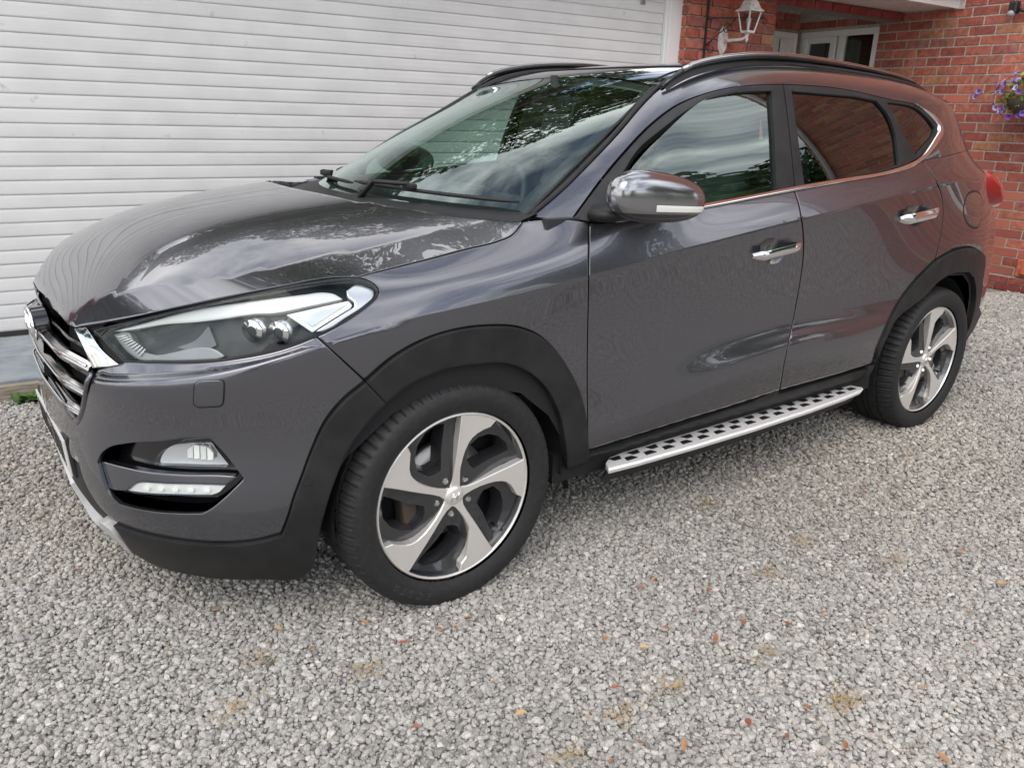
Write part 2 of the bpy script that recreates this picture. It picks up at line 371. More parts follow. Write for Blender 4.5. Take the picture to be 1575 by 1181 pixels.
# --- materials of the house
def brick_mat(name, ramp, rough=.85):
    m = mat(name, rough=rough); t, N, L, b = nodes(m)
    oi = N.new('ShaderNodeObjectInfo'); r = N.new('ShaderNodeValToRGB'); r.color_ramp.interpolation = 'LINEAR'; e = r.color_ramp.elements
    e[0].position = 0; e[0].color = (*ramp[0][1], 1); e[1].position = 1; e[1].color = (*ramp[-1][1], 1)
    for p, c in ramp[1:-1]: q = e.new(p); q.color = (*c, 1)
    L.new(oi.outputs['Random'], r.inputs[0])
    tc = N.new('ShaderNodeTexCoord'); vm = N.new('ShaderNodeVectorMath'); vm.operation = 'ADD'; L.new(tc.outputs['Object'], vm.inputs[0])
    cs = N.new('ShaderNodeCombineXYZ'); ml = N.new('ShaderNodeMath'); ml.operation = 'MULTIPLY'; ml.inputs[1].default_value = 37.; L.new(oi.outputs['Random'], ml.inputs[0])
    L.new(ml.outputs[0], cs.inputs[0]); L.new(ml.outputs[0], cs.inputs[1]); L.new(cs.outputs[0], vm.inputs[1])
    n = N.new('ShaderNodeTexNoise'); n.inputs['Scale'].default_value = 26; n.inputs['Detail'].default_value = 6; L.new(vm.outputs[0], n.inputs['Vector'])
    mr = N.new('ShaderNodeMapRange'); mr.inputs[1].default_value = .3; mr.inputs[2].default_value = .72; mr.inputs[3].default_value = .64; mr.inputs[4].default_value = 1.3; L.new(n.outputs['Fac'], mr.inputs[0])
    mx = N.new('ShaderNodeMix'); mx.data_type = 'RGBA'; mx.blend_type = 'MULTIPLY'; mx.inputs['Factor'].default_value = 1
    L.new(r.outputs[0], mx.inputs[6]); L.new(mr.outputs[0], mx.inputs[7])
    gp = N.new('ShaderNodeNewGeometry'); nl = N.new('ShaderNodeTexNoise'); nl.inputs['Scale'].default_value = 1.3; nl.inputs['Detail'].default_value = 7; L.new(gp.outputs['Position'], nl.inputs['Vector'])   # damp and soot across the wall
    ml2 = N.new('ShaderNodeMapRange'); ml2.inputs[1].default_value = .32; ml2.inputs[2].default_value = .66; ml2.inputs[3].default_value = .66; ml2.inputs[4].default_value = 1.12; L.new(nl.outputs['Fac'], ml2.inputs[0])
    mw = N.new('ShaderNodeMix'); mw.data_type = 'RGBA'; mw.blend_type = 'MULTIPLY'; mw.inputs['Factor'].default_value = 1; L.new(mx.outputs[2], mw.inputs[6]); L.new(ml2.outputs[0], mw.inputs[7]); mx = mw
    # pale bloom on some faces
    n2 = N.new('ShaderNodeTexNoise'); n2.inputs['Scale'].default_value = 7; n2.inputs['Detail'].default_value = 5; L.new(vm.outputs[0], n2.inputs['Vector'])
    r2 = N.new('ShaderNodeMapRange'); r2.inputs[1].default_value = .58; r2.inputs[2].default_value = .8; r2.inputs[4].default_value = .25; L.new(n2.outputs['Fac'], r2.inputs[0])
    m2 = N.new('ShaderNodeMix'); m2.data_type = 'RGBA'; m2.inputs[7].default_value = (.50, .36, .31, 1); L.new(r2.outputs[0], m2.inputs['Factor']); L.new(mx.outputs[2], m2.inputs[6])
    L.new(m2.outputs[2], b.inputs['Base Color'])
    bp = N.new('ShaderNodeBump'); bp.inputs['Strength'].default_value = .5; bp.inputs['Distance'].default_value = .004; L.new(n.outputs['Fac'], bp.inputs['Height']); L.new(bp.outputs[0], b.inputs['Normal'])
    return m
RED = [(0, (.29, .075, .055)), (.25, (.41, .115, .078)), (.48, (.46, .145, .095)), (.62, (.33, .125, .09)), (.78, (.30, .085, .07)), (.92, (.42, .15, .085)), (1, (.46, .22, .12))]
MB = brick_mat('red facing brick', RED)
MBD = brick_mat('dark red engineering brick', [(0, (.20, .038, .032)), (.5, (.25, .05, .04)), (1, (.29, .07, .05))], .7)
MM = mat('mortar', rough=.95); noise_col(MM, 40, (.31, .27, .225), (.50, .44, .365), 5, bump=.6, bump_d=.006)
MW = mat('white upvc', (.78, .78, .76), .35); MWD = mat('aged white paint', rough=.5); noise_col(MWD, 9, (.60, .585, .55), (.76, .745, .71), 5)
BL, BH, PL, PH = .228, .0695, .241, .0822
def brick_mesh(l, h, dpt, seed):
    r = random.Random(seed); bm = bmesh.new(); add_box(bm, (0, 0, 0), (dpt, l, h), .0028)
    for v in bm.verts: v.co += Vector((r.uniform(-1, 1)*.0012, r.uniform(-1, 1)*.0018, r.uniform(-1, 1)*.0013))
    me = bpy.data.meshes.new('brick'); bm.to_mesh(me); bm.free(); return me
BM = {}
def brick_me(l, k):
    key = (round(l, 3), k)
    if key not in BM:
        BM[key] = brick_mesh(l, BH, .03, hash(key) & 0xffff); BM[key].materials.append(MB)
    return BM[key]
def bricks(par, spots, rz=0., m=None):
    """spots: (x, y, z, length) in the parent's frame, faces looking along -x turned by rz"""
    for (x, y, z, l) in spots:
        o = link(bpy.data.objects.new('brick', brick_me(l, random.randrange(5))), par)
        o.location = (x+random.uniform(-.0016, .0016), y, z); o.rotation_euler = (0, random.uniform(-.006, .006), rz)
        if m is not None: o.material_slots[0].link = 'OBJECT'; o.material_slots[0].material = m
def brick_mass(par, spots, rz=0., name='brick_courses', m=None):
    bm = bmesh.new()
    for (x, y, z, l) in spots:
        add_box(bm, (x+random.uniform(-.0016, .0016), y, z), (.03, l, BH), rot=Matrix.Rotation(rz, 3, 'Z') if rz else None)
    o = bobj(name, bm, m or MBS, par); o['kind'] = 'stuff'; return o
MBS = mat('red brickwork', rough=.85)
t, N, L, b = nodes(MBS); ge = N.new('ShaderNodeNewGeometry'); rr = N.new('ShaderNodeValToRGB'); e = rr.color_ramp.elements; e[0].color = (*RED[0][1], 1); e[1].color = (*RED[-1][1], 1)
for p, c in RED[1:-1]: q = e.new(p); q.color = (*c, 1)
L.new(ge.outputs['Random Per Island'], rr.inputs[0]); L.new(rr.outputs[0], b.inputs['Base Color'])
# --- wing wall on the right, running out towards the viewer
WX = 6.8
wing = thing('brick_wall', 'red brick house wall with pale mortar running out beside the car tail', 'wall', gw(WX, 0), GA)
CARSIL = [(3.9, 1.80), (2.207, 1.72), (1.944, 1.66), (1.854, 1.56), (1.778, 1.41), (1.598, 1.17), (1.393, .98), (1.203, .83), (1.25, .70), (1.194, .42), (1.148, -.05)]
def hidden_by_car(n, z):
    zs = [p[1] for p in CARSIL][::-1]; ns = [p[0] for p in CARSIL][::-1]
    return n+.13 > np.interp(z, zs, ns) if z < 1.8 else False
one, many = [], []
WIN = (2.74, 3.70, 1.25, 2.335)                        # window opening: n0, n1, z0, z1
WIN2 = (-2.9, -1.65, .95, 2.2)
for k in range(0, 90):
    z = .137+PH*(k+.5); ofs = (0 if k % 2 == 0 else .5)*PL
    n = 1.332-PL*20.5+ofs
    while n < 3.73:
        a, b_ = max(n+.0065, -3.5), min(n+PL-.0065, 3.73)
        n += PL
        if b_-a < .03 or (z > 2.42 and b_ > 2.5): continue
        segs = [(a, b_)]
        for W in (WIN, WIN2):
            if W[2] < z < W[3]:
                ns = []
                for s0, s1 in segs:
                    if s1 <= W[0] or s0 >= W[1]: ns.append((s0, s1)); continue
                    if s0 < W[0]-.03: ns.append((s0, W[0]-.006))
                    if s1 > W[1]+.03: ns.append((W[1]+.006, s1))
                segs = ns
        for s0, s1 in segs:
            if s1-s0 < .03: continue
            c = (s0+s1)/2; sp = (0.0, c, z, s1-s0)
            (one if (.72 < c < 3.73 and z < 2.62 and not hidden_by_car(c, z)) else many).append(sp)
print('bricks in the wing', len(one), len(many), 'stones', len(GP))
bricks(wing, [s for s in one]); brick_mass(wing, many)
bm = bmesh.new()                                       # mortar bed with the window openings left out
ws = sorted([WIN, WIN2]); edges = [-3.5]
for W in ws: edges += [W[0], W[1]]
edges.append(3.76)
for i in range(len(edges)-1):
    a, b_ = edges[i], edges[i+1]; W = [q for q in ws if abs(q[0]-a) < 1e-6]
    if W:
        add_box(bm, (.10, (a+b_)/2, W[0][2]/2), (.2, b_-a, W[0][2])); add_box(bm, (.10, (a+b_)/2, (W[0][3]+7.5)/2), (.2, b_-a, 7.5-W[0][3]))
    else: add_box(bm, (.10, (a+b_)/2, 3.75), (.2, b_-a, 7.5))
o = bobj('mortar', bm, MM, wing); o.location.x = -.0095
pl = []                                                # dark plinth, two courses proud of the wall
for k in range(2):
    n = -3.48+(.12 if k else 0)
    while n < 3.5:
        pl.append((-.035, n+PL/2, .0+.066*(k+.5)+.002, PL-.010)); n += PL
PB = brick_mesh(PL-.01, .058, .05, 5); PB.materials.append(MBD)
pmass = bmesh.new()
for (x, y, z, l) in pl:
    if .7 < y < 1.25:
        o = link(bpy.data.objects.new('plinth_brick', PB), wing); o.location = (x, y, z)
    else: add_box(pmass, (x, y, z), (.05, l, .058))
bobj('plinth', pmass, MBD, wing)['kind'] = 'stuff'
box('plinth_bed', (-.02, .11, .066), (.06, 7.17, .134), MM, wing)
# window in the porch: two lights in white frames
MGW = glass_mat('window glass', (.55, .58, .56), 1.6)
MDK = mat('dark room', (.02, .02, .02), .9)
def window(par, W, lights, x=.03, ajar=True):
    n0, n1, z0, z1 = W; f = link(bpy.data.objects.new('window', None), par); f.location = (x, (n0+n1)/2, z0)
    h = z1-z0; wd = n1-n0; bm = bmesh.new(); t_ = .06
    add_box(bm, (0, 0, t_/2), (.07, wd-.004, t_), .004); add_box(bm, (0, 0, h-t_/2), (.07, wd-.004, t_), .004)
    for s in (-1, 1): add_box(bm, (0, s*(wd/2-t_/2-.002), h/2), (.068, t_, h-2*t_-.002), .004)
    for q in lights[:-1]: add_box(bm, (0, q*wd-wd/2, h/2), (.066, .07, h-2*t_-.002), .004)
    bobj('frame', bm, MW, f)
    ed = [0]+list(lights)
    for i in range(len(ed)-1):
        a, b_ = ed[i]*wd-wd/2+.05, ed[i+1]*wd-wd/2-.05
        bm = bmesh.new()
        if i == len(ed)-2 and ajar:      # opening sash with its own frame
            for y, z, sy, sz in ((a+.035, h/2, .06, h-.13), (b_-.035, h/2, .06, h-.13)): add_box(bm, (-.03, y, z), (.05, sy, sz), .004)
            for z in (.09, h-.09): add_box(bm, (-.0305, (a+b_)/2, z), (.049, b_-a-.14, .06), .004)
            bobj('sash', bm, MW, f)
        box('pane', (.0, (a+b_)/2, h/2), (.006, b_-a, h-.1), MGW, f)
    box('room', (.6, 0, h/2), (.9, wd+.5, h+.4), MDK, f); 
    return f
def room_fix(f):
    for c in list(f.children):
        if c.name.startswith('room'):
            bmr = bmesh.new(); bmr.from_mesh(c.data)
            fs = [q for q in bmr.faces if q.normal.x < -.9]; bmesh.ops.delete(bmr, geom=fs, context='FACES'); bmr.to_mesh(c.data); bmr.free()
w1 = window(wing, WIN, [.46, 1.0]); room_fix(w1)
bm = bmesh.new()                                       # vertical blind seen in the right-hand light
for i in range(5): add_box(bm, (.09, -.40+i*.075, .54), (.004, .058, .95), rot=Matrix.Rotation(R(35), 3, 'Z'))
bobj('blind', bm, mat('blind fabric', (.16, .165, .16), .8), w1)
w2 = window(wing, WIN2, [.33, .66, 1.0], ajar=False); room_fix(w2)
# eaves board on the wing, roof edge high up
box('coping', (.02, .11, 7.55), (.34, 7.37, .1), MWD, wing, .01)
tube('rainwater_pipe', [(-.06, -3.4, .12), (-.06, -3.4, 7.2), (-.10, -3.4, 7.35), (-.16, -3.4, 7.46)], .036, MW, wing, 12)
# --- porch: back wall, door, beam
BN = 3.74
pw = thing('porch_wall', 'shaded brick back wall of the porch behind the car roof', 'wall', gw(5.9, BN), GA)
one = []
for k in range(29):
    z = .137+PH*(k+.5); x = -1.3+(.5*PL if k % 2 else 0)
    while x < .9:
        a, b_ = x+.0055, min(x+PL-.0055, .89); x += PL
        if b_-a < .03: continue
        for s0, s1 in (((a, min(b_, -.09)), (max(a, .845), b_)) if z < 2.34 else ((a, b_),)):
            if s1-s0 > .03: one.append((0, (s0+s1)/2, z, s1-s0))
def rot_spots(sp): return [(c, 0.0, z, l) for (_, c, z, l) in sp]
vis = [s for s in one if s[2] > 1.95 and s[1] > .2]; rest = [s for s in one if not (s[2] > 1.95 and s[1] > .2)]
bricks(pw, rot_spots(vis), -math.pi/2); 
brick_mass(pw, rot_spots(rest), -math.pi/2)
box('mortar', (-.2, .108, 1.3), (2.2, .2, 2.6), MM, pw)
bm = bmesh.new()
d_ = link(bpy.data.objects.new('door', None), pw); d_.location = (.375, -.03, 0)
box('leaf', (0, 0, 1.15), (.80, .05, 2.24), MWD, d_, .006)
box('frame', (0, .012, 1.16), (.92, .055, 2.33), MW, d_, .006)
box('glazing', (-.04, -.028, 1.7), (.22, .012, .86), MDK, d_, .004); box('groove', (.17, -.026, 1.75), (.012, .006, 1.0), MDK, d_)
beam = thing('porch_beam', 'dark red brick beam spanning the porch opening under the soffit', 'beam', gw(5.9, 2.5), GA)
bl = []
x = -.905
while x < .88:
    l = min(PL-.011, .89-x); bl.append((x+l/2, 0, 2.40, l)); x += PL
bricks(beam, bl, -math.pi/2, MBD)
box('lintel', (-.005, .105, 2.405), (1.79, .18, .085), mat('painted lintel', (.16, .17, .17), .6), beam)
# --- brick pier between garage door and porch
pier = thing('brick_pier', 'red brick pier carrying the white lantern beside the garage door', 'pier', gw(3.985, 2.5), GA)
PHp = .083; one, rest = [], []
for k in range(-23, 9):
    z = 1.944+PHp*(k+.5); dst = one if 1.86 < z < 2.43 else rest
    if z < .03: continue
    off = [(0, .118), (.129, .235), (.37, .235), (.611, .235), (.852, .153)] if k % 2 else [(0, .235), (.246, .235), (.487, .235), (.728, .275)]
    for a, l in off: dst.append((a+l/2, 0, z, l))
bricks(pier, one, -math.pi/2); brick_mass(pier, rest, -math.pi/2)
sd_, so = [], []                                       # return faces towards the door and the porch
for k in range(-23, 9):
    z = 1.944+PHp*(k+.5)
    if z < .03: continue
    (sd_ if z > 1.86 else so).append((.0, .13 if k % 2 else .075, z, .24 if k % 2 else .118))
bricks(pier, sd_); brick_mass(pier, so)
sd2 = [(1.005, .13 if k % 2 else .075, 1.944+PHp*(k+.5), .24 if k % 2 else .118) for k in range(-23, 9) if 1.944+PHp*(k+.5) > .03]
brick_mass(pier, sd2)
box('mortar', (.5025, .20, 1.3), (1.0, .39, 2.6), MM, pier)
# --- garage: roller door, guide, left wall, threshold, eaves, roof
GNN = 2.63
door = thing('garage_door', 'wide pale grey roller shutter garage door of ribbed horizontal slats', 'garage door', gw(1.25, GNN), GA)
MS = mat('shutter slat', rough=.42, spec=.4)
_, n_, r_, mp_ = noise_col(MS, 1.0, (.66, .657, .645), (.75, .747, .735), 6, .3, .7, vec=(.9, 4, 260))
t, N, L, b = nodes(MS)
oi = N.new('ShaderNodeObjectInfo'); mrx = N.new('ShaderNodeMapRange'); mrx.inputs[3].default_value = .985; mrx.inputs[4].default_value = 1.01; L.new(oi.outputs['Random'], mrx.inputs[0])
dn = N.new('ShaderNodeTexNoise'); dn.inputs['Scale'].default_value = 3.0; dn.inputs['Detail'].default_value = 6; tc_ = N.new('ShaderNodeTexCoord'); vv = N.new('ShaderNodeVectorMath'); L.new(tc_.outputs['Object'], vv.inputs[0])
cx_ = N.new('ShaderNodeCombineXYZ'); m9 = N.new('ShaderNodeMath'); m9.operation = 'MULTIPLY'; m9.inputs[1].default_value = 53; L.new(oi.outputs['Random'], m9.inputs[0]); L.new(m9.outputs[0], cx_.inputs[2]); L.new(cx_.outputs[0], vv.inputs[1])
L.new(vv.outputs[0], dn.inputs['Vector']); dm = N.new('ShaderNodeMapRange'); dm.inputs[1].default_value = .35; dm.inputs[2].default_value = .6; dm.inputs[3].default_value = .90; dm.inputs[4].default_value = 1.0; L.new(dn.outputs['Fac'], dm.inputs[0])
ma = N.new('ShaderNodeMath'); ma.operation = 'MULTIPLY'; 
spk = N.new('ShaderNodeTexNoise'); spk.inputs['Scale'].default_value = 9; spk.inputs['Detail'].default_value = 3; L.new(vv.outputs[0], spk.inputs['Vector'])
spm = N.new('ShaderNodeMapRange'); spm.inputs[1].default_value = .70; spm.inputs[2].default_value = .76; spm.inputs[3].default_value = 1.0; spm.inputs[4].default_value = .72; L.new(spk.outputs['Fac'], spm.inputs[0])
mb_ = N.new('ShaderNodeMath'); mb_.operation = 'MULTIPLY'; L.new(dm.outputs[0], mb_.inputs[0]); L.new(spm.outputs[0], mb_.inputs[1])
L.new(mrx.outputs[0], ma.inputs[0]); L.new(mb_.outputs[0], ma.inputs[1])
mu = N.new('ShaderNodeMix'); mu.data_type = 'RGBA'; mu.blend_type = 'MULTIPLY'; mu.inputs['Factor'].default_value = 1; L.new(r_.outputs[0], mu.inputs[6]); L.new(ma.outputs[0], mu.inputs[7]); L.new(mu.outputs[2], b.inputs['Base Color'])
W0, W1, PT = -4.05, 2.580, .077
prof = [(.0034, 0), (.0050, .0006), (.0057, .012), (.0059, .030), (.0054, .045), (.0045, .060), (.0033, .0735), (.0018, .0765)]      # outwards, up
sv, sf = [], []
for x in (W0, W1): sv += [(x, -o_, z) for o_, z in prof]
kq = len(prof)
for i in range(kq-1): sf.append((i, i+kq, i+1+kq, i+1))
slat = mobj('slat', sv, sf, MS, door, True); slat.location.z = .10+.02
for i in range(1, 30): share(slat, 'slat', door, (0, 0, .12+PT*i))
box('bottom_bar', (-.085, 0, .108), (W1-W0, .03, .026), mat('rubber seal', (.03, .03, .032), .7), door)
box('shadow_gap', (-.085, .02, 1.27), (W1-W0, .02, 2.36), mat('slat joint', (.22, .22, .215), .8), door)
box('guide_rail', (2.598, -.012, 1.25), (.03, .05, 2.34), MW, door, .003)
fr = thing('door_frame', 'white upright frame board between roller door and brick pier', 'door frame', gw(3.93, GNN-.045), GA)
box('board', (0, 0, 1.25), (.165, .05, 2.34), MW, fr, .004); box('edge_trim', (.087, -.012, 1.25), (.010, .04, 2.34), MW, fr, .002)
bm = bmesh.new(); add_box(bm, (0, 0, 0), (.045, .012, .03), .004); 
lk = bobj('lock_plate', bm, mat('zinc', (.35, .34, .3), .4, .8), door); lk.location = (2.35, -.016, 2.265)
lw = thing('brick_pier', 'narrow dark red brick pier at the far end of the garage door', 'pier', gw(-2.85, 2.5), GA)
ms_ = []
for k in range(28):
    z = .04+PHp*(k+.5); x = -.83+(.5*PL if k % 2 else 0)
    while x < -.1: ms_.append((x+PL/2-.0, 0, z, PL-.011)); x += PL
brick_mass(lw, ms_, -math.pi/2, m=MBD); box('mortar', (-.44, .108, 1.22), (.74, .2, 2.42), MM, lw)
MC = mat('painted concrete', rough=.7); noise_col(MC, 7, (.17, .20, .225), (.33, .36, .375), 7, .3, .7, bump=.25, bump_d=.004)
bm = bmesh.new(); add_box(bm, (0, 0, .05), (8.2, .88, .10), .008); th = bobj('threshold', bm, MC); th.location = gw(1.2, 2.14); th.rotation_euler = (0, 0, GA)
tag(th, 'grey painted concrete apron at the foot of the garage door', kind='structure')
MT = mat('weathered timber', rough=.85); noise_col(MT, 12, (.20, .165, .125), (.36, .31, .25), 6, vec=(1, 12, 8), bump=.4, bump_d=.006)
eb = tag(box('edging_board', (0, 0, .042), (7.8, .045, .084), MT, None, .004), 'weathered timber edging board along the concrete apron', 'edging'); eb.location = gw(1.1, 1.665); eb.rotation_euler = (0, 0, GA)
ev = thing('eaves', 'white fascia and soffit of the canopy above the porch', 'eaves', gw(5.2, 1.95), GA)
box('fascia', (.06, 0, 2.53), (3.06, .025, .20), MW, ev, .004)
box('soffit', (.06, .30, 2.448), (3.06, .57, .012), MWD, ev)
gq = []
for i in range(9): a = math.pi*i/8; gq.append((math.cos(a)*.055, -math.sin(a)*.055))
gvv = [(x, -.072+p, 2.60+s) for x in (-1.45, 1.55) for p, s in gq]; gff = [(i, i+1, i+10, i+9) for i in range(8)]
gt = mobj('gutter', gvv, gff, MW, ev, True); gt.modifiers.new('thick', 'SOLIDIFY').thickness = .004
bm = bmesh.new(); add_box(bm, (1.575, -.01, 2.50), (.02, .10, .15), .006); bobj('end_cap', bm, mat('weathered white', (.55, .5, .46), .6), ev)
MR = mat('roof tile', (.11, .075, .06), .8); noise_col(MR, 30, (.07, .05, .042), (.17, .115, .09), 5, bump=.5, bump_d=.02)
rf = thing('garage_roof', 'low brown tiled roof sloping up behind the garage eaves', 'roof', gw(2.6, 1.9), GA)
bm = bmesh.new()
for i in range(14): add_box(bm, (.05, .36+.30*i, 2.80+.145*i), (8.2, .345, .02), rot=Matrix.Rotation(R(25), 3, 'X'))
bobj('tile_courses', bm, MR, rf)
bw_ = thing('garage_wall', 'plain back and header of the garage behind the shutter', 'wall', gw(1.2, 2.75), GA)
box('header', (0, .05, 2.52), (5.6, .10, .16), MWD, bw_); box('rear', (-1.0, 3.2, 1.9), (8.2, .1, 3.8), MM, bw_)
# --- planting that the glass and the paint reflect
MLF = mat('leaf', rough=.55, spec=.3); t, N, L, b = nodes(MLF); ge = N.new('ShaderNodeNewGeometry'); rr = N.new('ShaderNodeValToRGB'); e = rr.color_ramp.elements
e[0].color = (.018, .045, .010, 1); e[1].color = (.10, .15, .03, 1); L.new(ge.outputs['Random Per Island'], rr.inputs[0]); L.new(rr.outputs[0], b.inputs['Base Color'])
MBK = mat('bark', (.09, .065, .045), .9)
def crown_mesh(name, blobs, n, size, seed):
    r = np.random.default_rng(seed); V = []
    wts = np.array([q[3]**2 for q in blobs]); pick = r.choice(len(blobs), n, p=wts/wts.sum())
    d = r.normal(size=(n, 3)); d /= np.linalg.norm(d, axis=1)[:, None]; rad = r.uniform(.55, 1.02, n)**.5
    B = np.array(blobs)[pick]; c = B[:, :3]+d*(rad*B[:, 3])[:, None]*np.array([1, 1, .8])
    a = r.normal(size=(n, 3)); a /= np.linalg.norm(a, axis=1)[:, None]; bb = np.cross(a, r.normal(size=(n, 3))); bb /= np.linalg.norm(bb, axis=1)[:, None]
    s = size*r.uniform(.6, 1.4, n)[:, None]
    V = np.stack([c-a*s, c+bb*s*.55, c+a*s, c-bb*s*.55], 1).reshape(-1, 3)
    me = bpy.data.meshes.new(name); F_ = np.arange(n*4).reshape(n, 4); me.from_pydata(V.tolist(), [], F_.tolist()); me.materials.append(MLF); return me
def tree(loc, h, spread, seed, label, leaves=7000, size=.16, low=.35):
    t_ = thing('tree', label, 'tree', loc, random.uniform(0, 6), 'trees around the drive')
    r = random.Random(seed); bm = bmesh.new(); blobs = []
    add_tube(bm, [(0, 0, -.1), (.05, .02, h*.3), (-.05, .08, h*.6), (0, 0, h*.88)], [h*.028, h*.022, h*.014, h*.004], 8)
    for i in range(11):
        a = r.uniform(0, 6.28); z0 = h*r.uniform(low-.1, .6); l = spread*r.uniform(.5, 1); z1 = z0+h*r.uniform(.08, .3)
        p = (math.cos(a)*l, math.sin(a)*l, z1); add_tube(bm, [(0, 0, z0), (p[0]*.5, p[1]*.5, z0+(z1-z0)*.65), p], [h*.010, h*.006, h*.002], 6)
        blobs.append((*p, spread*r.uniform(.34, .55)))
    for i in range(5): blobs.append((r.uniform(-.3, .3)*spread, r.uniform(-.3, .3)*spread, h*r.uniform(.6, .88), spread*r.uniform(.35, .6)))
    bobj('trunk', bm, MBK, t_, True)
    o = link(bpy.data.objects.new('crown', crown_mesh('crown', blobs, leaves, size, seed)), t_)
    return t_
tree(gw(1.6, 10.5), 9.6, 3.2, 3, 'tall leafy tree standing behind the garage roof', 20000, .105)
tree(gw(-3.5, 12), 8.6, 3.0, 4, 'broad leafy tree behind the far end of the garage', 16000, .11)
tree(gw(4.2, 8.4), 12.0, 3.0, 5, 'tree rising behind the porch side of the house', 22000, .10)
tree((8.8, -9.8, 0), 4.9, 2.0, 6, 'round tree across the drive opposite the car doors', 14000, .09, .2)
tree(gw(-8.5, 6.5), 7.5, 2.8, 13, 'leafy tree on open ground past the end of the garage', 12000, .11)
tree((3.0, -21, 0), 4.6, 2.4, 7, 'small bushy tree across the drive opposite the car bonnet', 5000, .15, .2)
tree((-9, -13, 0), 6.0, 2.6, 8, 'tree at the road end of the drive', 6000, .15, .25)
tree((14, -10, 0), 6.4, 2.8, 9, 'dark tree beyond the brick wing', 6000, .15, .2)
hd = tag(link(bpy.data.objects.new('hedge', crown_mesh('hedge', [(x, -17.5+.4*math.sin(x), .9+.25*math.sin(x*2.3), 1.25) for x in np.arange(-16, 26, 1.1)], 16000, .12, 12))), 'clipped green hedge along the far side of the drive', 'hedge')
# ---------------------------------------------------------------- spline maths
def spl_m(t, Y):
    """second derivatives of the natural cubic spline through (t, Y[n, k])"""
    n = len(t); h = np.diff(t); A = np.eye(n); B = np.zeros_like(Y)
    for i in range(1, n - 1):
        A[i, i-1] = h[i-1]; A[i, i] = 2*(h[i-1]+h[i]); A[i, i+1] = h[i]
        B[i] = 6*((Y[i+1]-Y[i])/h[i] - (Y[i]-Y[i-1])/h[i-1])
    return np.linalg.solve(A, B.reshape(n, -1)).reshape(Y.shape)
def spl_e(t, Y, M, x):
    i = np.clip(np.searchsorted(t, x) - 1, 0, len(t) - 2)
    h = t[i+1]-t[i]; a = (t[i+1]-x)/h; b = (x-t[i])/h
    sh = (-1,) + (1,)*(Y.ndim-1)
    a = a.reshape(sh); b = b.reshape(sh); h = h.reshape(sh)
    return a*Y[i]+b*Y[i+1]+((a**3-a)*M[i]+(b**3-b)*M[i+1])*h*h/6
class Sp:
    """scalar spline, straight beyond its ends"""
    def __init__(s, pts):
        p = np.array(pts, float); s.t = p[:, 0]; s.y = p[:, 1:]; s.m = spl_m(s.t, s.y)
    def __call__(s, x):
        x = np.asarray(x, float); xc = np.clip(x, s.t[0], s.t[-1])
        y = spl_e(s.t, s.y, s.m, xc.ravel())
        e = 1e-4
        lo = (spl_e(s.t, s.y, s.m, np.array([s.t[0]+e]))-s.y[0])/e
        hi = (s.y[-1]-spl_e(s.t, s.y, s.m, np.array([s.t[-1]-e])))/e
        d = (x-xc).ravel()[:, None]
        y = y + np.where(d < 0, d*lo, d*hi)
        return y[:, 0].reshape(x.shape) if y.shape[1] == 1 else y.reshape(x.shape + (y.shape[1],))
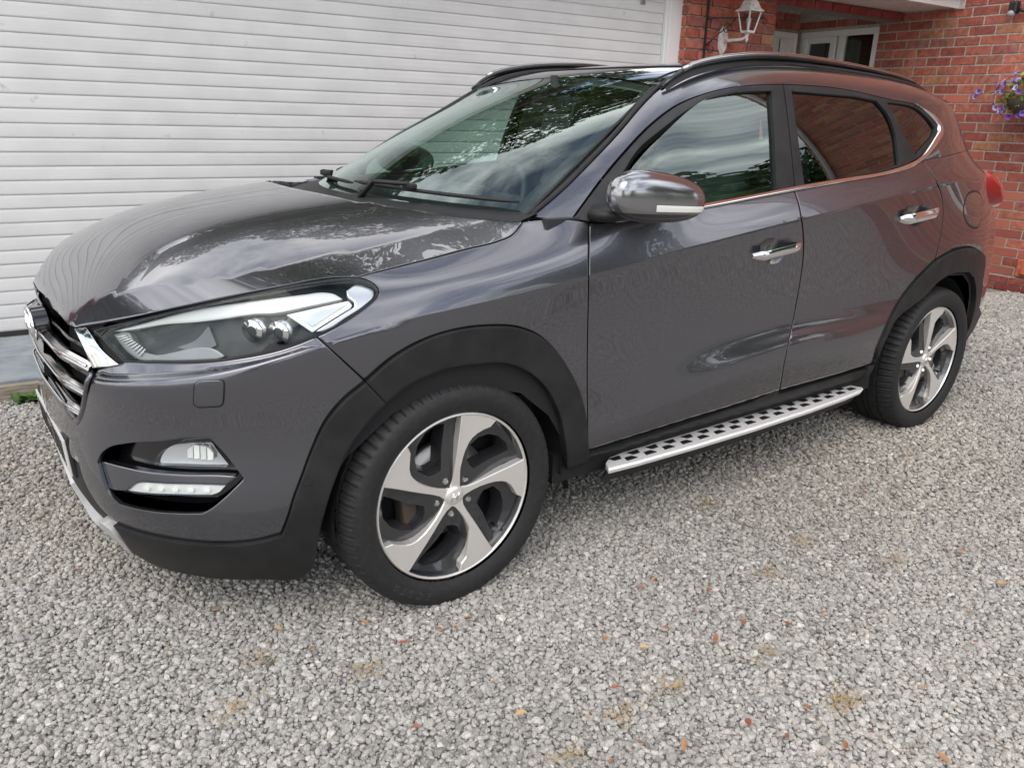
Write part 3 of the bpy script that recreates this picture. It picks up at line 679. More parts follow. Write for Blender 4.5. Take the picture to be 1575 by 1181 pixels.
# ---------------------------------------------------------------- the car's skin
# lower body, one row of (x, y, z) per station from the nose centre round the flank to the tail centre;
# columns run from the lower edge (a) to the beltline (h), the crease is column f
NET = [
 [(-.83,0,.21),(-.885,0,.31),(-.90,0,.45),(-.893,0,.60),(-.892,0,.72),(-.885,0,.775),(-.875,0,.82),(-.86,0,.865)],
 [(-.82,.28,.21),(-.875,.28,.31),(-.888,.28,.45),(-.880,.28,.6),(-.882,.28,.72),(-.87,.28,.77),(-.865,.28,.815),(-.85,.28,.857)],
 [(-.78,.47,.21),(-.83,.49,.31),(-.846,.496,.45),(-.832,.490,.6),(-.844,.494,.705),(-.825,.485,.745),(-.81,.475,.81),(-.79,.455,.868)],
 [(-.69,.63,.21),(-.735,.655,.31),(-.752,.667,.45),(-.736,.656,.6),(-.752,.666,.725),(-.73,.65,.765),(-.695,.635,.85),(-.66,.65,.938)],
 [(-.56,.74,.20),(-.61,.775,.31),(-.622,.787,.45),(-.608,.775,.6),(-.620,.786,.748),(-.60,.77,.79),(-.56,.755,.885),(-.50,.75,.983)],
 [(-.40,.815,.20),(-.44,.85,.31),(-.452,.862,.45),(-.444,.853,.6),(-.452,.863,.782),(-.44,.855,.83),(-.42,.83,.915),(-.36,.79,.996)],
 [(-.2,.85,.21),(-.22,.885,.31),(-.23,.897,.45),(-.23,.894,.6),(-.23,.901,.80),(-.22,.898,.88),(-.20,.865,.955),(-.18,.803,1.003)],
 [(.02,.86,.25),(.02,.90,.34),(.02,.912,.47),(.02,.91,.6),(.02,.912,.74),(.02,.915,.905),(.02,.885,.98),(.02,.805,1.03)],
 [(.27,.84,.28),(.27,.905,.37),(.27,.912,.475),(.27,.905,.62),(.27,.903,.76),(.27,.917,.925),(.27,.888,1.01),(.27,.80,1.085)],
 [(.5,.82,.29),(.5,.900,.358),(.5,.908,.465),(.5,.90,.62),(.5,.897,.78),(.5,.916,.955),(.5,.895,1.03),(.5,.862,1.103)],
 [(.95,.815,.30),(.95,.900,.36),(.95,.920,.495),(.95,.897,.64),(.95,.892,.80),(.95,.916,1.01),(.95,.893,1.07),(.95,.867,1.128)],
 [(1.5,.815,.305),(1.5,.900,.362),(1.5,.924,.555),(1.5,.893,.66),(1.5,.892,.84),(1.5,.917,1.068),(1.5,.894,1.12),(1.5,.868,1.17)],
 [(2.05,.82,.31),(2.05,.900,.367),(2.05,.921,.55),(2.05,.90,.66),(2.05,.898,.86),(2.05,.918,1.125),(2.05,.895,1.175),(2.05,.867,1.22)],
 [(2.4,.87,.31),(2.4,.900,.39),(2.4,.917,.55),(2.4,.912,.68),(2.4,.912,.88),(2.4,.917,1.16),(2.4,.893,1.215),(2.4,.86,1.26)],
 [(2.67,.87,.31),(2.67,.91,.42),(2.67,.92,.55),(2.67,.92,.70),(2.67,.92,.90),(2.67,.90,1.18),(2.67,.862,1.24),(2.67,.835,1.285)],
 [(3.0,.85,.31),(3.0,.885,.42),(3.0,.893,.55),(3.0,.893,.70),(3.0,.892,.90),(3.0,.835,1.19),(3.0,.775,1.25),(3.0,.735,1.30)],
 [(3.25,.79,.30),(3.25,.825,.42),(3.25,.835,.55),(3.25,.83,.70),(3.25,.825,.90),(3.25,.735,1.18),(3.22,.665,1.24),(3.18,.63,1.295)],
 [(3.43,.71,.30),(3.44,.75,.42),(3.45,.76,.55),(3.45,.755,.70),(3.44,.74,.90),(3.40,.645,1.15),(3.36,.585,1.22),(3.30,.53,1.29)],
 [(3.52,.56,.30),(3.55,.58,.42),(3.57,.58,.55),(3.57,.58,.70),(3.55,.56,.90),(3.50,.50,1.13),(3.45,.46,1.20),(3.38,.42,1.27)],
 [(3.56,0,.30),(3.60,0,.42),(3.62,0,.55),(3.61,0,.70),(3.59,0,.90),(3.54,0,1.13),(3.49,0,1.20),(3.43,0,1.27)],
]
NET = np.array(NET, float)
FU = np.concatenate([[0], np.cumsum(np.linalg.norm(np.diff(NET[:, 3, :2], axis=0), axis=1))])
FV = np.array([0, .09, .20, .36, .49, .66, .74, .82])
CREASE = .66
_mu = spl_m(FU, NET)
def F(u, v):
    """skin of the lower body at (u along the flank, v up it); returns the near side, y negative"""
    u = np.atleast_1d(np.asarray(u, float)); v = np.atleast_1d(np.asarray(v, float))
    R = spl_e(FU, NET, _mu, np.clip(u, 0, FU[-1]))
    out = np.empty((len(u), 3))
    for lo, hi in ((0, 6), (5, 8)):
        k = (v <= CREASE) if lo == 0 else (v > CREASE)
        if not k.any(): continue
        t = FV[lo:hi]; Y = R[k][:, lo:hi].transpose(1, 0, 2); M = spl_m(t, Y.reshape(len(t), -1)).reshape(Y.shape)
        vv = v[k]; i = np.clip(np.searchsorted(t, vv)-1, 0, len(t)-2); j = np.arange(len(vv))
        h = t[i+1]-t[i]; a = ((t[i+1]-vv)/h)[:, None]; b = ((vv-t[i])/h)[:, None]; h = h[:, None]
        out[k] = a*Y[i, j]+b*Y[i+1, j]+((a**3-a)*M[i, j]+(b**3-b)*M[i+1, j])*h*h/6
    out[:, 1] *= -1
    return out
# greenhouse side: y over (x, z)
BELT_Z = Sp([(-.2,1.0),(.02,1.03),(.27,1.085),(.5,1.103),(.95,1.128),(1.5,1.17),(2.05,1.22),(2.4,1.26),(2.67,1.285),(3.0,1.30),(3.3,1.30)])
BELT_Y = Sp([(.1,.80),(.27,.815),(.5,.862),(.95,.867),(1.5,.868),(2.05,.867),(2.4,.86),(2.67,.835),(3.0,.735),(3.18,.64),(3.3,.55)])
TOP_Z = Sp([(.2,1.005),(.372,1.106),(.507,1.186),(.635,1.263),(.815,1.368),(1.0,1.48),(1.12,1.538),(1.3,1.583),(1.5,1.607),(1.75,1.615),(2.1,1.606),(2.4,1.59),(2.7,1.565),(2.95,1.535),(3.2,1.48)])
BEND = Sp([(.2,.115),(.372,.125),(.6,.155),(.8,.175),(1.0,.182),(1.15,.165),(1.35,.135),(1.6,.122),(2.4,.115),(3.2,.10)])
def S2(x, z):
    x = np.asarray(x, float); z = np.asarray(z, float)
    dz = z - BELT_Z(x)
    y = BELT_Y(x) - .25*dz - .30*np.maximum(dz, 0)**2 - .55*np.maximum(x-2.3, 0)**2*np.maximum(dz, 0)
    s = (TOP_Z(x+.01)-TOP_Z(x-.01))/.02
    d = (TOP_Z(x)-z)/np.sqrt(1+s*s)
    y = y - BEND(x)*np.clip(1-d/.082, 0, 1.6)**2
    return np.stack([x, -y, z], -1)
def S2G(x, z):
    """the side glass: the same barrel without the turn-in towards the roof edge"""
    x = np.asarray(x, float); z = np.asarray(z, float); dz = z-BELT_Z(x)
    return np.stack([x, -(BELT_Y(x)-.25*dz-.30*np.maximum(dz, 0)**2-.55*np.maximum(x-2.3, 0)**2*np.maximum(dz, 0)), z], -1)
# bonnet: z over (x, y)
def ZC(x):
    t = np.asarray(x, float)+.875
    return .825+.2549*(1-np.exp(-t/.2))+.0855*t
CR = Sp([(-.875,.26,.822),(-.80,.37,.902),(-.657,.55,.962),(-.375,.66,1.009),(.038,.69,1.068),(.4,.70,1.125)])
ED = Sp([(-.875,.345,.815),(-.837,.375,.835),(-.823,.401,.843),(-.795,.455,.859),(-.747,.54,.886),(-.694,.615,.913),(-.632,.677,.936),(-.503,.753,.969),(-.425,.781,.984),(-.36,.793,.992),(-.253,.806,.994),(-.15,.804,1.005),(-.032,.804,1.021),(.091,.809,1.042),(.185,.816,1.056),(.24,.811,1.071),(.295,.786,1.102),(.4,.78,1.12)])
def HOOD(x, y):
    x = np.asarray(x, float); a = np.abs(np.asarray(y, float))
    zc = ZC(x); c = CR(x); e = ED(x)
    yc, zr = c[..., 0], c[..., 1]; ye = np.maximum(e[..., 0], yc+.03); ze = e[..., 1]
    q = a/yc
    zi = zr + (zc-zr)*(1-np.clip(q, 0, 1)**3)
    w = (a-yc)/(ye-yc)
    zo = zr + (ze-zr)*np.clip(w, 0, 1.6)
    return np.stack([x, np.asarray(y, float), np.where(q < 1, zi, zo)], -1)
# windscreen: (s across -1..1, t up 0..1)
def WIND(s, t):
    s = np.asarray(s, float); t = np.asarray(t, float); a = np.abs(s)
    # lower edge (cowl) and upper edge (header)
    xl = .10 + .262*a**2.2; yl = .715*s; zl = 1.115 - .007*a**2
    xu = 1.09 - .06*a**2; yu = .552*s; zu = 1.545 - .043*a**2
    b = np.sin(np.pi*t)*.030*(1-a**2)
    x = xl+(xu-xl)*t - b*.5; z = zl+(zu-zl)*t + b; y = yl+(yu-yl)*t
    return np.stack([x, y, z], -1)
# roof: z over (x, y)
RC = Sp([(1.0,1.515),(1.09,1.545),(1.2,1.574),(1.4,1.607),(1.6,1.625),(1.85,1.632),(2.2,1.626),(2.6,1.60),(2.9,1.565),(3.1,1.53),(3.3,1.49)])
def ROOF(x, y):
    x = np.asarray(x, float); q = np.abs(np.asarray(y, float))/.585
    z = RC(x) + (TOP_Z(x)-.003-RC(x))*q**2.5
    return np.stack([x, np.asarray(y, float), z], -1)
TR = {
 'fender': [(1.0950,.6824),(1.1034,.6725),(1.1117,.6624),(1.1261,.5532),(1.1353,.5313),(1.1442,.5158),(1.1531,.5034),(1.1619,.4930),(1.1708,.4839),(1.1797,.4757),(1.1888,.4681),(1.1979,.4610),(1.2071,.4542),(1.2165,.4476),(1.2267,.4528),(1.2369,.4584),(1.2471,.4642),(1.2574,.4704),(1.2679,.4768),(1.2788,.4836),(1.2901,.4906),(1.3018,.4981),(1.3138,.5063),(1.3261,.5150),(1.3388,.5242),(1.3519,.5339),(1.3653,.5436),(1.3791,.5531),(1.3934,.5621),(1.4081,.5704),(1.4233,.5778),(1.4389,.5840),(1.4547,.5891),(1.4708,.5931),(1.4872,.5960),(1.5039,.5979),(1.5208,.5987),(1.5380,.5986),(1.5553,.5976),(1.5729,.5958),(1.5906,.5933),(1.6086,.5902),(1.6270,.5865),(1.6456,.5817),(1.6643,.5756),(1.6830,.5680),(1.7020,.5588),(1.7213,.5484),(1.7405,.5368),(1.7590,.5243),(1.7767,.5109),(1.7936,.4968),(1.8098,.4827),(1.8251,.4689),(1.8395,.4554),(1.8529,.4418),(1.8655,.4281),(1.8775,.4144),(1.8891,.4007),(1.9004,.3869),(1.9113,.3725),(1.9216,.3575),(1.9312,.3417),(1.9397,.3250),(1.9473,.3072),(1.9538,.2886),(1.9595,.2694),(1.9643,.2499),(1.9683,.2307),(1.9712,.2119),(1.9728,.1937),(1.9738,.1761),(1.9749,.1584),(1.9773,.1399),(1.9824,.1197),(1.9869,.1136),(1.9822,.1342),(1.9802,.1527),(1.9797,.1701),(1.9798,.1873),(1.9800,.2047),(1.9800,.2228),(1.9796,.2413),(1.9790,.2601),(1.9782,.2788),(1.9772,.2972),(1.9761,.3150),(1.9750,.3320),(1.9739,.3483),(1.9730,.3637),(1.9721,.3782),(1.9712,.3923),(1.9705,.4059),(1.9698,.4193),(1.9690,.4325),(1.9683,.4457),(1.9675,.4590),(1.9665,.4725),(1.9654,.4863),(1.9641,.5005),(1.9626,.5153),(1.9607,.5306),(1.9586,.5465),(1.9562,.5628),(1.9536,.5797),(1.9507,.5970),(1.9475,.6146),(1.9443,.6324),(1.9409,.6504),(1.9399,.6668),(1.9418,.6815),(1.9440,.6961),(1.9465,.7107),(1.9497,.7252),(1.9535,.7397),(1.9580,.7543),(1.9628,.7690),(1.9679,.7838),(1.9731,.7988),(1.9780,.8140),(1.9628,.8178),(1.9481,.8215),(1.9336,.8247),(1.9191,.8271),(1.9045,.8289),(1.8899,.8302),(1.8752,.8312),(1.8606,.8320),(1.8459,.8327),(1.8310,.8330),(1.8160,.8332),(1.8010,.8335),(1.7862,.8342),(1.7703,.8255),(1.7540,.8171),(1.7375,.8105),(1.7207,.8067),(1.7037,.8052),(1.6870,.8048),(1.6705,.8046),(1.6545,.8052),(1.6387,.8065),(1.6231,.8083),(1.6074,.8103),(1.5916,.8122),(1.5755,.8139),(1.5591,.8155),(1.5425,.8170),(1.5256,.8185),(1.5083,.8199),(1.4906,.8211),(1.4724,.8222),(1.4539,.8231),(1.4351,.8237),(1.4159,.8242),(1.3964,.8243),(1.3767,.8242),(1.3569,.8236),(1.3371,.8227),(1.3176,.8215),(1.2983,.8199),(1.2796,.8182),(1.2615,.8163),(1.2441,.8144),(1.2274,.8126),(1.2112,.8108),(1.1956,.8091),(1.1804,.8074),(1.1963,.8025),(1.2113,.7962),(1.2253,.7871),(1.2370,.7755),(1.2456,.7608),(1.2467,.7464),(1.2400,.7348),(1.2306,.7275),(1.2204,.7216),(1.2107,.7160),(1.2007,.7112),(1.1905,.7069),(1.1803,.7029),(1.1701,.6992),(1.1597,.6958),(1.1493,.6928),(1.1387,.6900),(1.1280,.6877),(1.1171,.6858),(1.1060,.6842)],
 'arch_front': [(1.2165,.4476),(1.2251,.4411),(1.2338,.4346),(1.2426,.4283),(1.2515,.4219),(1.2605,.4155),(1.2697,.4091),(1.2810,.4141),(1.2923,.4194),(1.3036,.4249),(1.3151,.4306),(1.3270,.4362),(1.3394,.4417),(1.3523,.4471),(1.3657,.4525),(1.3795,.4580),(1.3938,.4635),(1.4084,.4689),(1.4234,.4741),(1.4386,.4791),(1.4543,.4836),(1.4704,.4875),(1.4869,.4907),(1.5038,.4929),(1.5210,.4942),(1.5384,.4943),(1.5560,.4937),(1.5741,.4923),(1.5925,.4898),(1.6110,.4859),(1.6296,.4805),(1.6481,.4732),(1.6668,.4643),(1.6857,.4542),(1.7043,.4430),(1.7222,.4312),(1.7390,.4189),(1.7552,.4057),(1.7707,.3919),(1.7853,.3776),(1.7988,.3630),(1.8111,.3478),(1.8221,.3315),(1.8322,.3142),(1.8413,.2962),(1.8495,.2776),(1.8570,.2589),(1.8632,.2399),(1.8681,.2208),(1.8718,.2020),(1.8747,.1835),(1.8772,.1652),(1.8804,.1465),(1.8850,.1269),(1.8921,.1051),(1.9061,.0775),(1.9564,.0172),(1.9991,-.0300),(2.0630,-.1283),(2.0620,-.1443),(2.0584,-.1571),(1.9991,-.0300),(1.9577,.0300),(2.0270,-.0231),(1.9857,.0438),(2.0043,.0507),(2.0137,.0507),(2.0737,-.0024),(2.0530,.0206),(1.9948,.0897),(1.9839,.1142),(1.9824,.1197),(1.9773,.1399),(1.9749,.1584),(1.9738,.1761),(1.9728,.1937),(1.9712,.2119),(1.9683,.2307),(1.9643,.2499),(1.9595,.2694),(1.9538,.2886),(1.9473,.3072),(1.9397,.3250),(1.9312,.3417),(1.9216,.3575),(1.9113,.3725),(1.9004,.3869),(1.8891,.4007),(1.8775,.4144),(1.8655,.4281),(1.8529,.4418),(1.8395,.4554),(1.8251,.4689),(1.8098,.4827),(1.7936,.4968),(1.7767,.5109),(1.7590,.5243),(1.7405,.5368),(1.7213,.5484),(1.7020,.5588),(1.6830,.5680),(1.6643,.5756),(1.6456,.5817),(1.6270,.5865),(1.6086,.5902),(1.5906,.5933),(1.5729,.5958),(1.5553,.5976),(1.5380,.5986),(1.5208,.5987),(1.5039,.5979),(1.4872,.5960),(1.4708,.5931),(1.4547,.5891),(1.4389,.5840),(1.4233,.5778),(1.4081,.5704),(1.3934,.5621),(1.3791,.5531),(1.3653,.5436),(1.3519,.5339),(1.3388,.5242),(1.3261,.5150),(1.3138,.5063),(1.3018,.4981),(1.2901,.4906),(1.2788,.4836),(1.2679,.4768),(1.2574,.4704),(1.2471,.4642),(1.2369,.4584),(1.2267,.4528)],
 'bumper_trim': [(1.2165,.4476),(1.2251,.4411),(1.2338,.4346),(1.2426,.4283),(1.2515,.4219),(1.2605,.4155),(1.2697,.4091),(1.2599,.4032),(1.2501,.3974),(1.2404,.3916),(1.2308,.3858),(1.2214,.3797),(1.2124,.3732),(1.2035,.3664),(1.1949,.3591),(1.1865,.3511),(1.1784,.3424),(1.1708,.3327),(1.1637,.3219),(1.1572,.3099),(1.1512,.2967),(1.1455,.2824),(1.1401,.2674),(1.1349,.2522),(1.1297,.2373),(1.1247,.2231),(1.1198,.2096),(1.1151,.1969),(1.1105,.1850),(1.1059,.1736),(1.1015,.1624),(1.0970,.1514),(1.0926,.1404),(1.0882,.1292),(1.0837,.1178),(1.0790,.1060),(1.0742,.0935),(1.0690,.0800),(1.0632,.0655),(1.0567,.0498),(1.0493,.0331),(1.0409,.0155),(1.0266,.0036),(1.0119,-.0077),(.9971,-.0156),(.9824,-.0199),(.9678,-.0215),(.9535,-.0210),(.9395,-.0191),(.9257,-.0164),(.9120,-.0138),(.8983,-.0118),(.8843,-.0114),(.8701,-.0119),(.8557,-.0127),(.8411,-.0136),(.8264,-.0147),(.8115,-.0159),(.7965,-.0171),(.7814,-.0184),(.7661,-.0197),(.7508,-.0209),(.7353,-.0219),(.7196,-.0229),(.7038,-.0236),(.6878,-.0241),(.6710,-.0249),(.6533,-.0259),(.6349,-.0271),(.6158,-.0281),(.5961,-.0289),(.5762,-.0292),(.5563,-.0286),(.5374,-.0267),(.5201,-.0229),(.5039,-.0182),(.4866,-.0137),(.4639,-.0121),(.4936,.0202),(.5083,.0444),(.5144,.0633),(.5155,.0788),(.5130,.0918),(.5081,.1031),(.5290,.1038),(.5481,.1037),(.5663,.1034),(.5840,.1032),(.6014,.1032),(.6184,.1032),(.6350,.1033),(.6512,.1035),(.6672,.1035),(.6827,.1036),(.6981,.1037),(.7132,.1038),(.7281,.1039),(.7428,.1041),(.7573,.1042),(.7716,.1044),(.7856,.1045),(.7995,.1046),(.8132,.1047),(.8267,.1048),(.8400,.1050),(.8532,.1053),(.8662,.1057),(.8792,.1062),(.8920,.1068),(.9047,.1075),(.9174,.1084),(.9299,.1096),(.9423,.1111),(.9547,.1131),(.9670,.1153),(.9792,.1176),(.9914,.1197),(.9979,.1304),(1.0041,.1409),(1.0098,.1515),(1.0148,.1623),(1.0192,.1735),(1.0232,.1851),(1.0273,.1971),(1.0317,.2096),(1.0363,.2228),(1.0410,.2368),(1.0457,.2513),(1.0503,.2663),(1.0548,.2814),(1.0593,.2962),(1.0640,.3104),(1.0689,.3236),(1.0741,.3357),(1.0797,.3467),(1.0854,.3569),(1.0913,.3663),(1.0975,.3749),(1.1040,.3829),(1.1111,.3902),(1.1187,.3969),(1.1269,.4031),(1.1356,.4090),(1.1446,.4145),(1.1540,.4197),(1.1636,.4247),(1.1736,.4293),(1.1841,.4336),(1.1948,.4378),(1.2057,.4420)],
 'bumper_a': [(1.0950,.6824),(1.1034,.6725),(1.1117,.6624),(1.1261,.5532),(1.1353,.5313),(1.1442,.5158),(1.1531,.5034),(1.1619,.4930),(1.1708,.4839),(1.1797,.4757),(1.1888,.4681),(1.1979,.4610),(1.2071,.4542),(1.2165,.4476),(1.2057,.4420),(1.1948,.4378),(1.1841,.4336),(1.1736,.4293),(1.1636,.4247),(1.1540,.4197),(1.1446,.4145),(1.1356,.4090),(1.1269,.4031),(1.1187,.3969),(1.1111,.3902),(1.1040,.3829),(1.0975,.3749),(1.0913,.3663),(1.0854,.3569),(1.0797,.3467),(1.0741,.3357),(1.0689,.3236),(1.0640,.3104),(1.0593,.2962),(1.0548,.2814),(1.0503,.2663),(1.0457,.2513),(1.0410,.2368),(1.0363,.2228),(1.0317,.2096),(1.0273,.1971),(1.0232,.1851),(1.0192,.1735),(1.0148,.1623),(1.0098,.1515),(1.0041,.1409),(.9979,.1304),(.9914,.1197),(.9792,.1176),(.9670,.1153),(.9547,.1131),(.9423,.1111),(.9299,.1096),(.9174,.1084),(.9047,.1075),(.8920,.1068),(.8792,.1062),(.8662,.1057),(.8532,.1053),(.8400,.1050),(.8267,.1048),(.8132,.1047),(.7995,.1046),(.7856,.1045),(.7716,.1044),(.7573,.1042),(.7428,.1041),(.7281,.1039),(.7132,.1038),(.6981,.1037),(.6827,.1036),(.6672,.1035),(.6512,.1035),(.6350,.1033),(.6184,.1032),(.6014,.1032),(.5840,.1032),(.5663,.1034),(.5481,.1037),(.5290,.1038),(.5081,.1031),(.4970,.1097),(.4841,.1153),(.4702,.1205),(.4562,.1258),(.4430,.1316),(.4309,.1381),(.4193,.1451),(.4081,.1524),(.3974,.1602),(.3873,.1683),(.3781,.1769),(.3704,.1864),(.3637,.1967),(.3562,.2071)],
 'bumper_b': [(.3163,.3071),(.3429,.3300),(.3681,.3520),(.3925,.3733),(.4161,.3945),(.4380,.4163),(.4577,.4390),(.4755,.4634),(.4912,.4903),(.5036,.5221),(.5105,.5631),(.5064,.6231),(.5039,.6680),(.5236,.6760),(.5421,.6823),(.5600,.6869),(.5773,.6902),(.5938,.6928),(.5931,.6961),(.6100,.6947),(.6265,.6931),(.6426,.6914),(.6582,.6899),(.6734,.6884),(.6883,.6872),(.7028,.6861),(.7169,.6851),(.7309,.6842),(.7446,.6835),(.7581,.6828),(.7715,.6821),(.7847,.6815),(.7979,.6808),(.8110,.6802),(.8240,.6796),(.8370,.6791),(.8499,.6786),(.8628,.6783),(.8756,.6780),(.8885,.6778),(.9013,.6775),(.9142,.6772),(.9270,.6767),(.9397,.6763),(.9524,.6760),(.9649,.6757),(.9774,.6756),(.9897,.6755),(1.0019,.6756),(1.0140,.6759),(1.0259,.6764),(1.0377,.6770),(1.0494,.6778),(1.0610,.6787),(1.0724,.6799),(1.0837,.6812),(1.0950,.6824)],
 'grille_near': [(.3927,.7791),(.4024,.7698),(.4116,.7605),(.4201,.7515),(.4282,.7426),(.4359,.7338),(.4435,.7254),(.4511,.7172),(.4582,.7091),(.4647,.7009),(.4703,.6925),(.4749,.6838),(.4789,.6749),(.4823,.6658),(.4894,.6438),(.5017,.6021),(.5073,.5669),(.5070,.5387),(.5025,.5155),(.4954,.4957),(.4863,.4782),(.4751,.4619),(.4626,.4465),(.4492,.4317),(.4354,.4174),(.4217,.4036),(.4077,.3901),(.3938,.3769),(.3799,.3638),(.3663,.3505),(.3530,.3371),(.3397,.3234)],
 'grille_low': [(.3397,.3234),(.3262,.3281),(.3120,.3326),(.2978,.3372),(.2846,.3424),(.2727,.3482),(.2613,.3542),(.2494,.3599)],
 'chrome_corner': [(.3920,.7816),(.4110,.7873),(.4290,.7917),(.4459,.7950),(.4569,.7866),(.4673,.7783),(.4771,.7698),(.4862,.7613),(.4948,.7528),(.5033,.7446),(.5118,.7367),(.5206,.7294),(.5299,.7226),(.5395,.7163),(.5493,.7104),(.5592,.7047),(.5691,.6991),(.5789,.6936),(.5885,.6881),(.5783,.6863),(.5679,.6844),(.5570,.6826),(.5454,.6813),(.5334,.6800),(.5210,.6782),(.5083,.6755),(.4949,.6721),(.4885,.6799),(.4821,.6878),(.4756,.6958),(.4688,.7039),(.4617,.7120),(.4544,.7202),(.4468,.7285),(.4389,.7370),(.4306,.7456),(.4218,.7544),(.4125,.7633),(.4026,.7724)],
 'headlight': [(.4678,.7871),(.4845,.7920),(.5002,.7959),(.5151,.7988),(.5296,.8006),(.5436,.8015),(.5571,.8019),(.5701,.8020),(.5827,.8021),(.5949,.8021),(.6067,.8020),(.6182,.8018),(.6295,.8017),(.6405,.8015),(.6513,.8013),(.6619,.8011),(.6724,.8010),(.6827,.8009),(.6929,.8008),(.7029,.8007),(.7129,.8007),(.7228,.8007),(.7326,.8008),(.7424,.8008),(.7522,.8009),(.7620,.8011),(.7719,.8012),(.7817,.8014),(.7916,.8016),(.8016,.8018),(.8117,.8021),(.8220,.8023),(.8324,.8026),(.8429,.8030),(.8537,.8033),(.8647,.8037),(.8760,.8041),(.8876,.8046),(.8994,.8051),(.9114,.8057),(.9236,.8064),(.9360,.8072),(.9486,.8079),(.9615,.8087),(.9745,.8094),(.9877,.8101),(1.0011,.8108),(1.0146,.8114),(1.0281,.8119),(1.0418,.8124),(1.0555,.8126),(1.0691,.8129),(1.0827,.8131),(1.0964,.8133),(1.1101,.8133),(1.1240,.8130),(1.1380,.8124),(1.1521,.8113),(1.1663,.8096),(1.1804,.8074),(1.1943,.8031),(1.2077,.7980),(1.2201,.7907),(1.2316,.7816),(1.2404,.7704),(1.2470,.7569),(1.2460,.7447),(1.2400,.7348),(1.2319,.7282),(1.2229,.7231),(1.2144,.7180),(1.2057,.7135),(1.1969,.7095),(1.1879,.7058),(1.1790,.7024),(1.1701,.6992),(1.1610,.6962),(1.1519,.6935),(1.1427,.6910),(1.1334,.6888),(1.1239,.6870),(1.1143,.6854),(1.1047,.6840),(1.0950,.6824),(1.0850,.6814),(1.0750,.6802),(1.0650,.6791),(1.0548,.6782),(1.0446,.6774),(1.0342,.6768),(1.0237,.6763),(1.0131,.6759),(1.0025,.6756),(.9917,.6755),(.9808,.6755),(.9698,.6756),(.9588,.6758),(.9477,.6761),(.9365,.6764),(.9252,.6768),(.9139,.6772),(.9025,.6775),(.8912,.6777),(.8798,.6779),(.8685,.6782),(.8571,.6785),(.8457,.6788),(.8343,.6792),(.8228,.6796),(.8113,.6802),(.7997,.6807),(.7881,.6813),(.7764,.6819),(.7647,.6824),(.7528,.6830),(.7408,.6837),(.7286,.6844),(.7163,.6852),(.7038,.6860),(.6910,.6870),(.6779,.6880),(.6646,.6892),(.6510,.6906),(.6370,.6920),(.6227,.6934),(.6081,.6948),(.5931,.6961),(.5803,.7052),(.5674,.7147),(.5544,.7244),(.5412,.7344),(.5279,.7449),(.5144,.7558),(.5001,.7666),(.4846,.7770)],
 'lamp_strip': [(.5217,.7892),(.5343,.7901),(.5464,.7908),(.5581,.7912),(.5695,.7914),(.5805,.7915),(.5912,.7915),(.6017,.7914),(.6120,.7913),(.6220,.7912),(.6318,.7910),(.6415,.7909),(.6510,.7907),(.6603,.7907),(.6694,.7907),(.6785,.7907),(.6874,.7908),(.6961,.7909),(.7048,.7910),(.7135,.7912),(.7221,.7913),(.7306,.7914),(.7392,.7915),(.7478,.7916),(.7564,.7916),(.7650,.7916),(.7737,.7916),(.7824,.7916),(.7912,.7916),(.8001,.7916),(.8091,.7916),(.8182,.7916),(.8274,.7915),(.8367,.7915),(.8462,.7915),(.8559,.7915),(.8657,.7916),(.8758,.7916),(.8861,.7917),(.8966,.7917),(.9073,.7919),(.9181,.7920),(.9292,.7921),(.9403,.7922),(.9516,.7924),(.9630,.7925),(.9745,.7926),(.9860,.7927),(.9975,.7928),(1.0091,.7928),(1.0206,.7928),(1.0321,.7928),(1.0435,.7926),(1.0547,.7927),(1.0656,.7929),(1.0766,.7929),(1.0878,.7924),(1.0993,.7907),(1.1111,.7883),(1.1228,.7849),(1.1339,.7794),(1.1442,.7718),(1.1539,.7638),(1.1439,.7638),(1.1341,.7638),(1.1242,.7638),(1.1143,.7637),(1.1044,.7637),(1.0945,.7636),(1.0845,.7636),(1.0744,.7636),(1.0643,.7635),(1.0540,.7634),(1.0436,.7633),(1.0331,.7632),(1.0224,.7630),(1.0116,.7628),(1.0007,.7625),(.9898,.7622),(.9788,.7623),(.9677,.7624),(.9562,.7629),(.9444,.7638),(.9326,.7648),(.9209,.7657),(.9095,.7663),(.8985,.7665),(.8879,.7665),(.8777,.7664),(.8677,.7661),(.8579,.7657),(.8484,.7653),(.8389,.7650),(.8295,.7648),(.8201,.7647),(.8107,.7647),(.8014,.7647),(.7922,.7648),(.7830,.7649),(.7737,.7651),(.7645,.7654),(.7551,.7658),(.7457,.7664),(.7362,.7672),(.7267,.7681),(.7170,.7691),(.7073,.7702),(.6976,.7714),(.6877,.7726),(.6778,.7738),(.6679,.7749),(.6578,.7759),(.6478,.7769),(.6376,.7777),(.6273,.7785),(.6168,.7793),(.6061,.7801),(.5951,.7811),(.5839,.7822),(.5722,.7835),(.5602,.7850),(.5478,.7865),(.5350,.7880)],
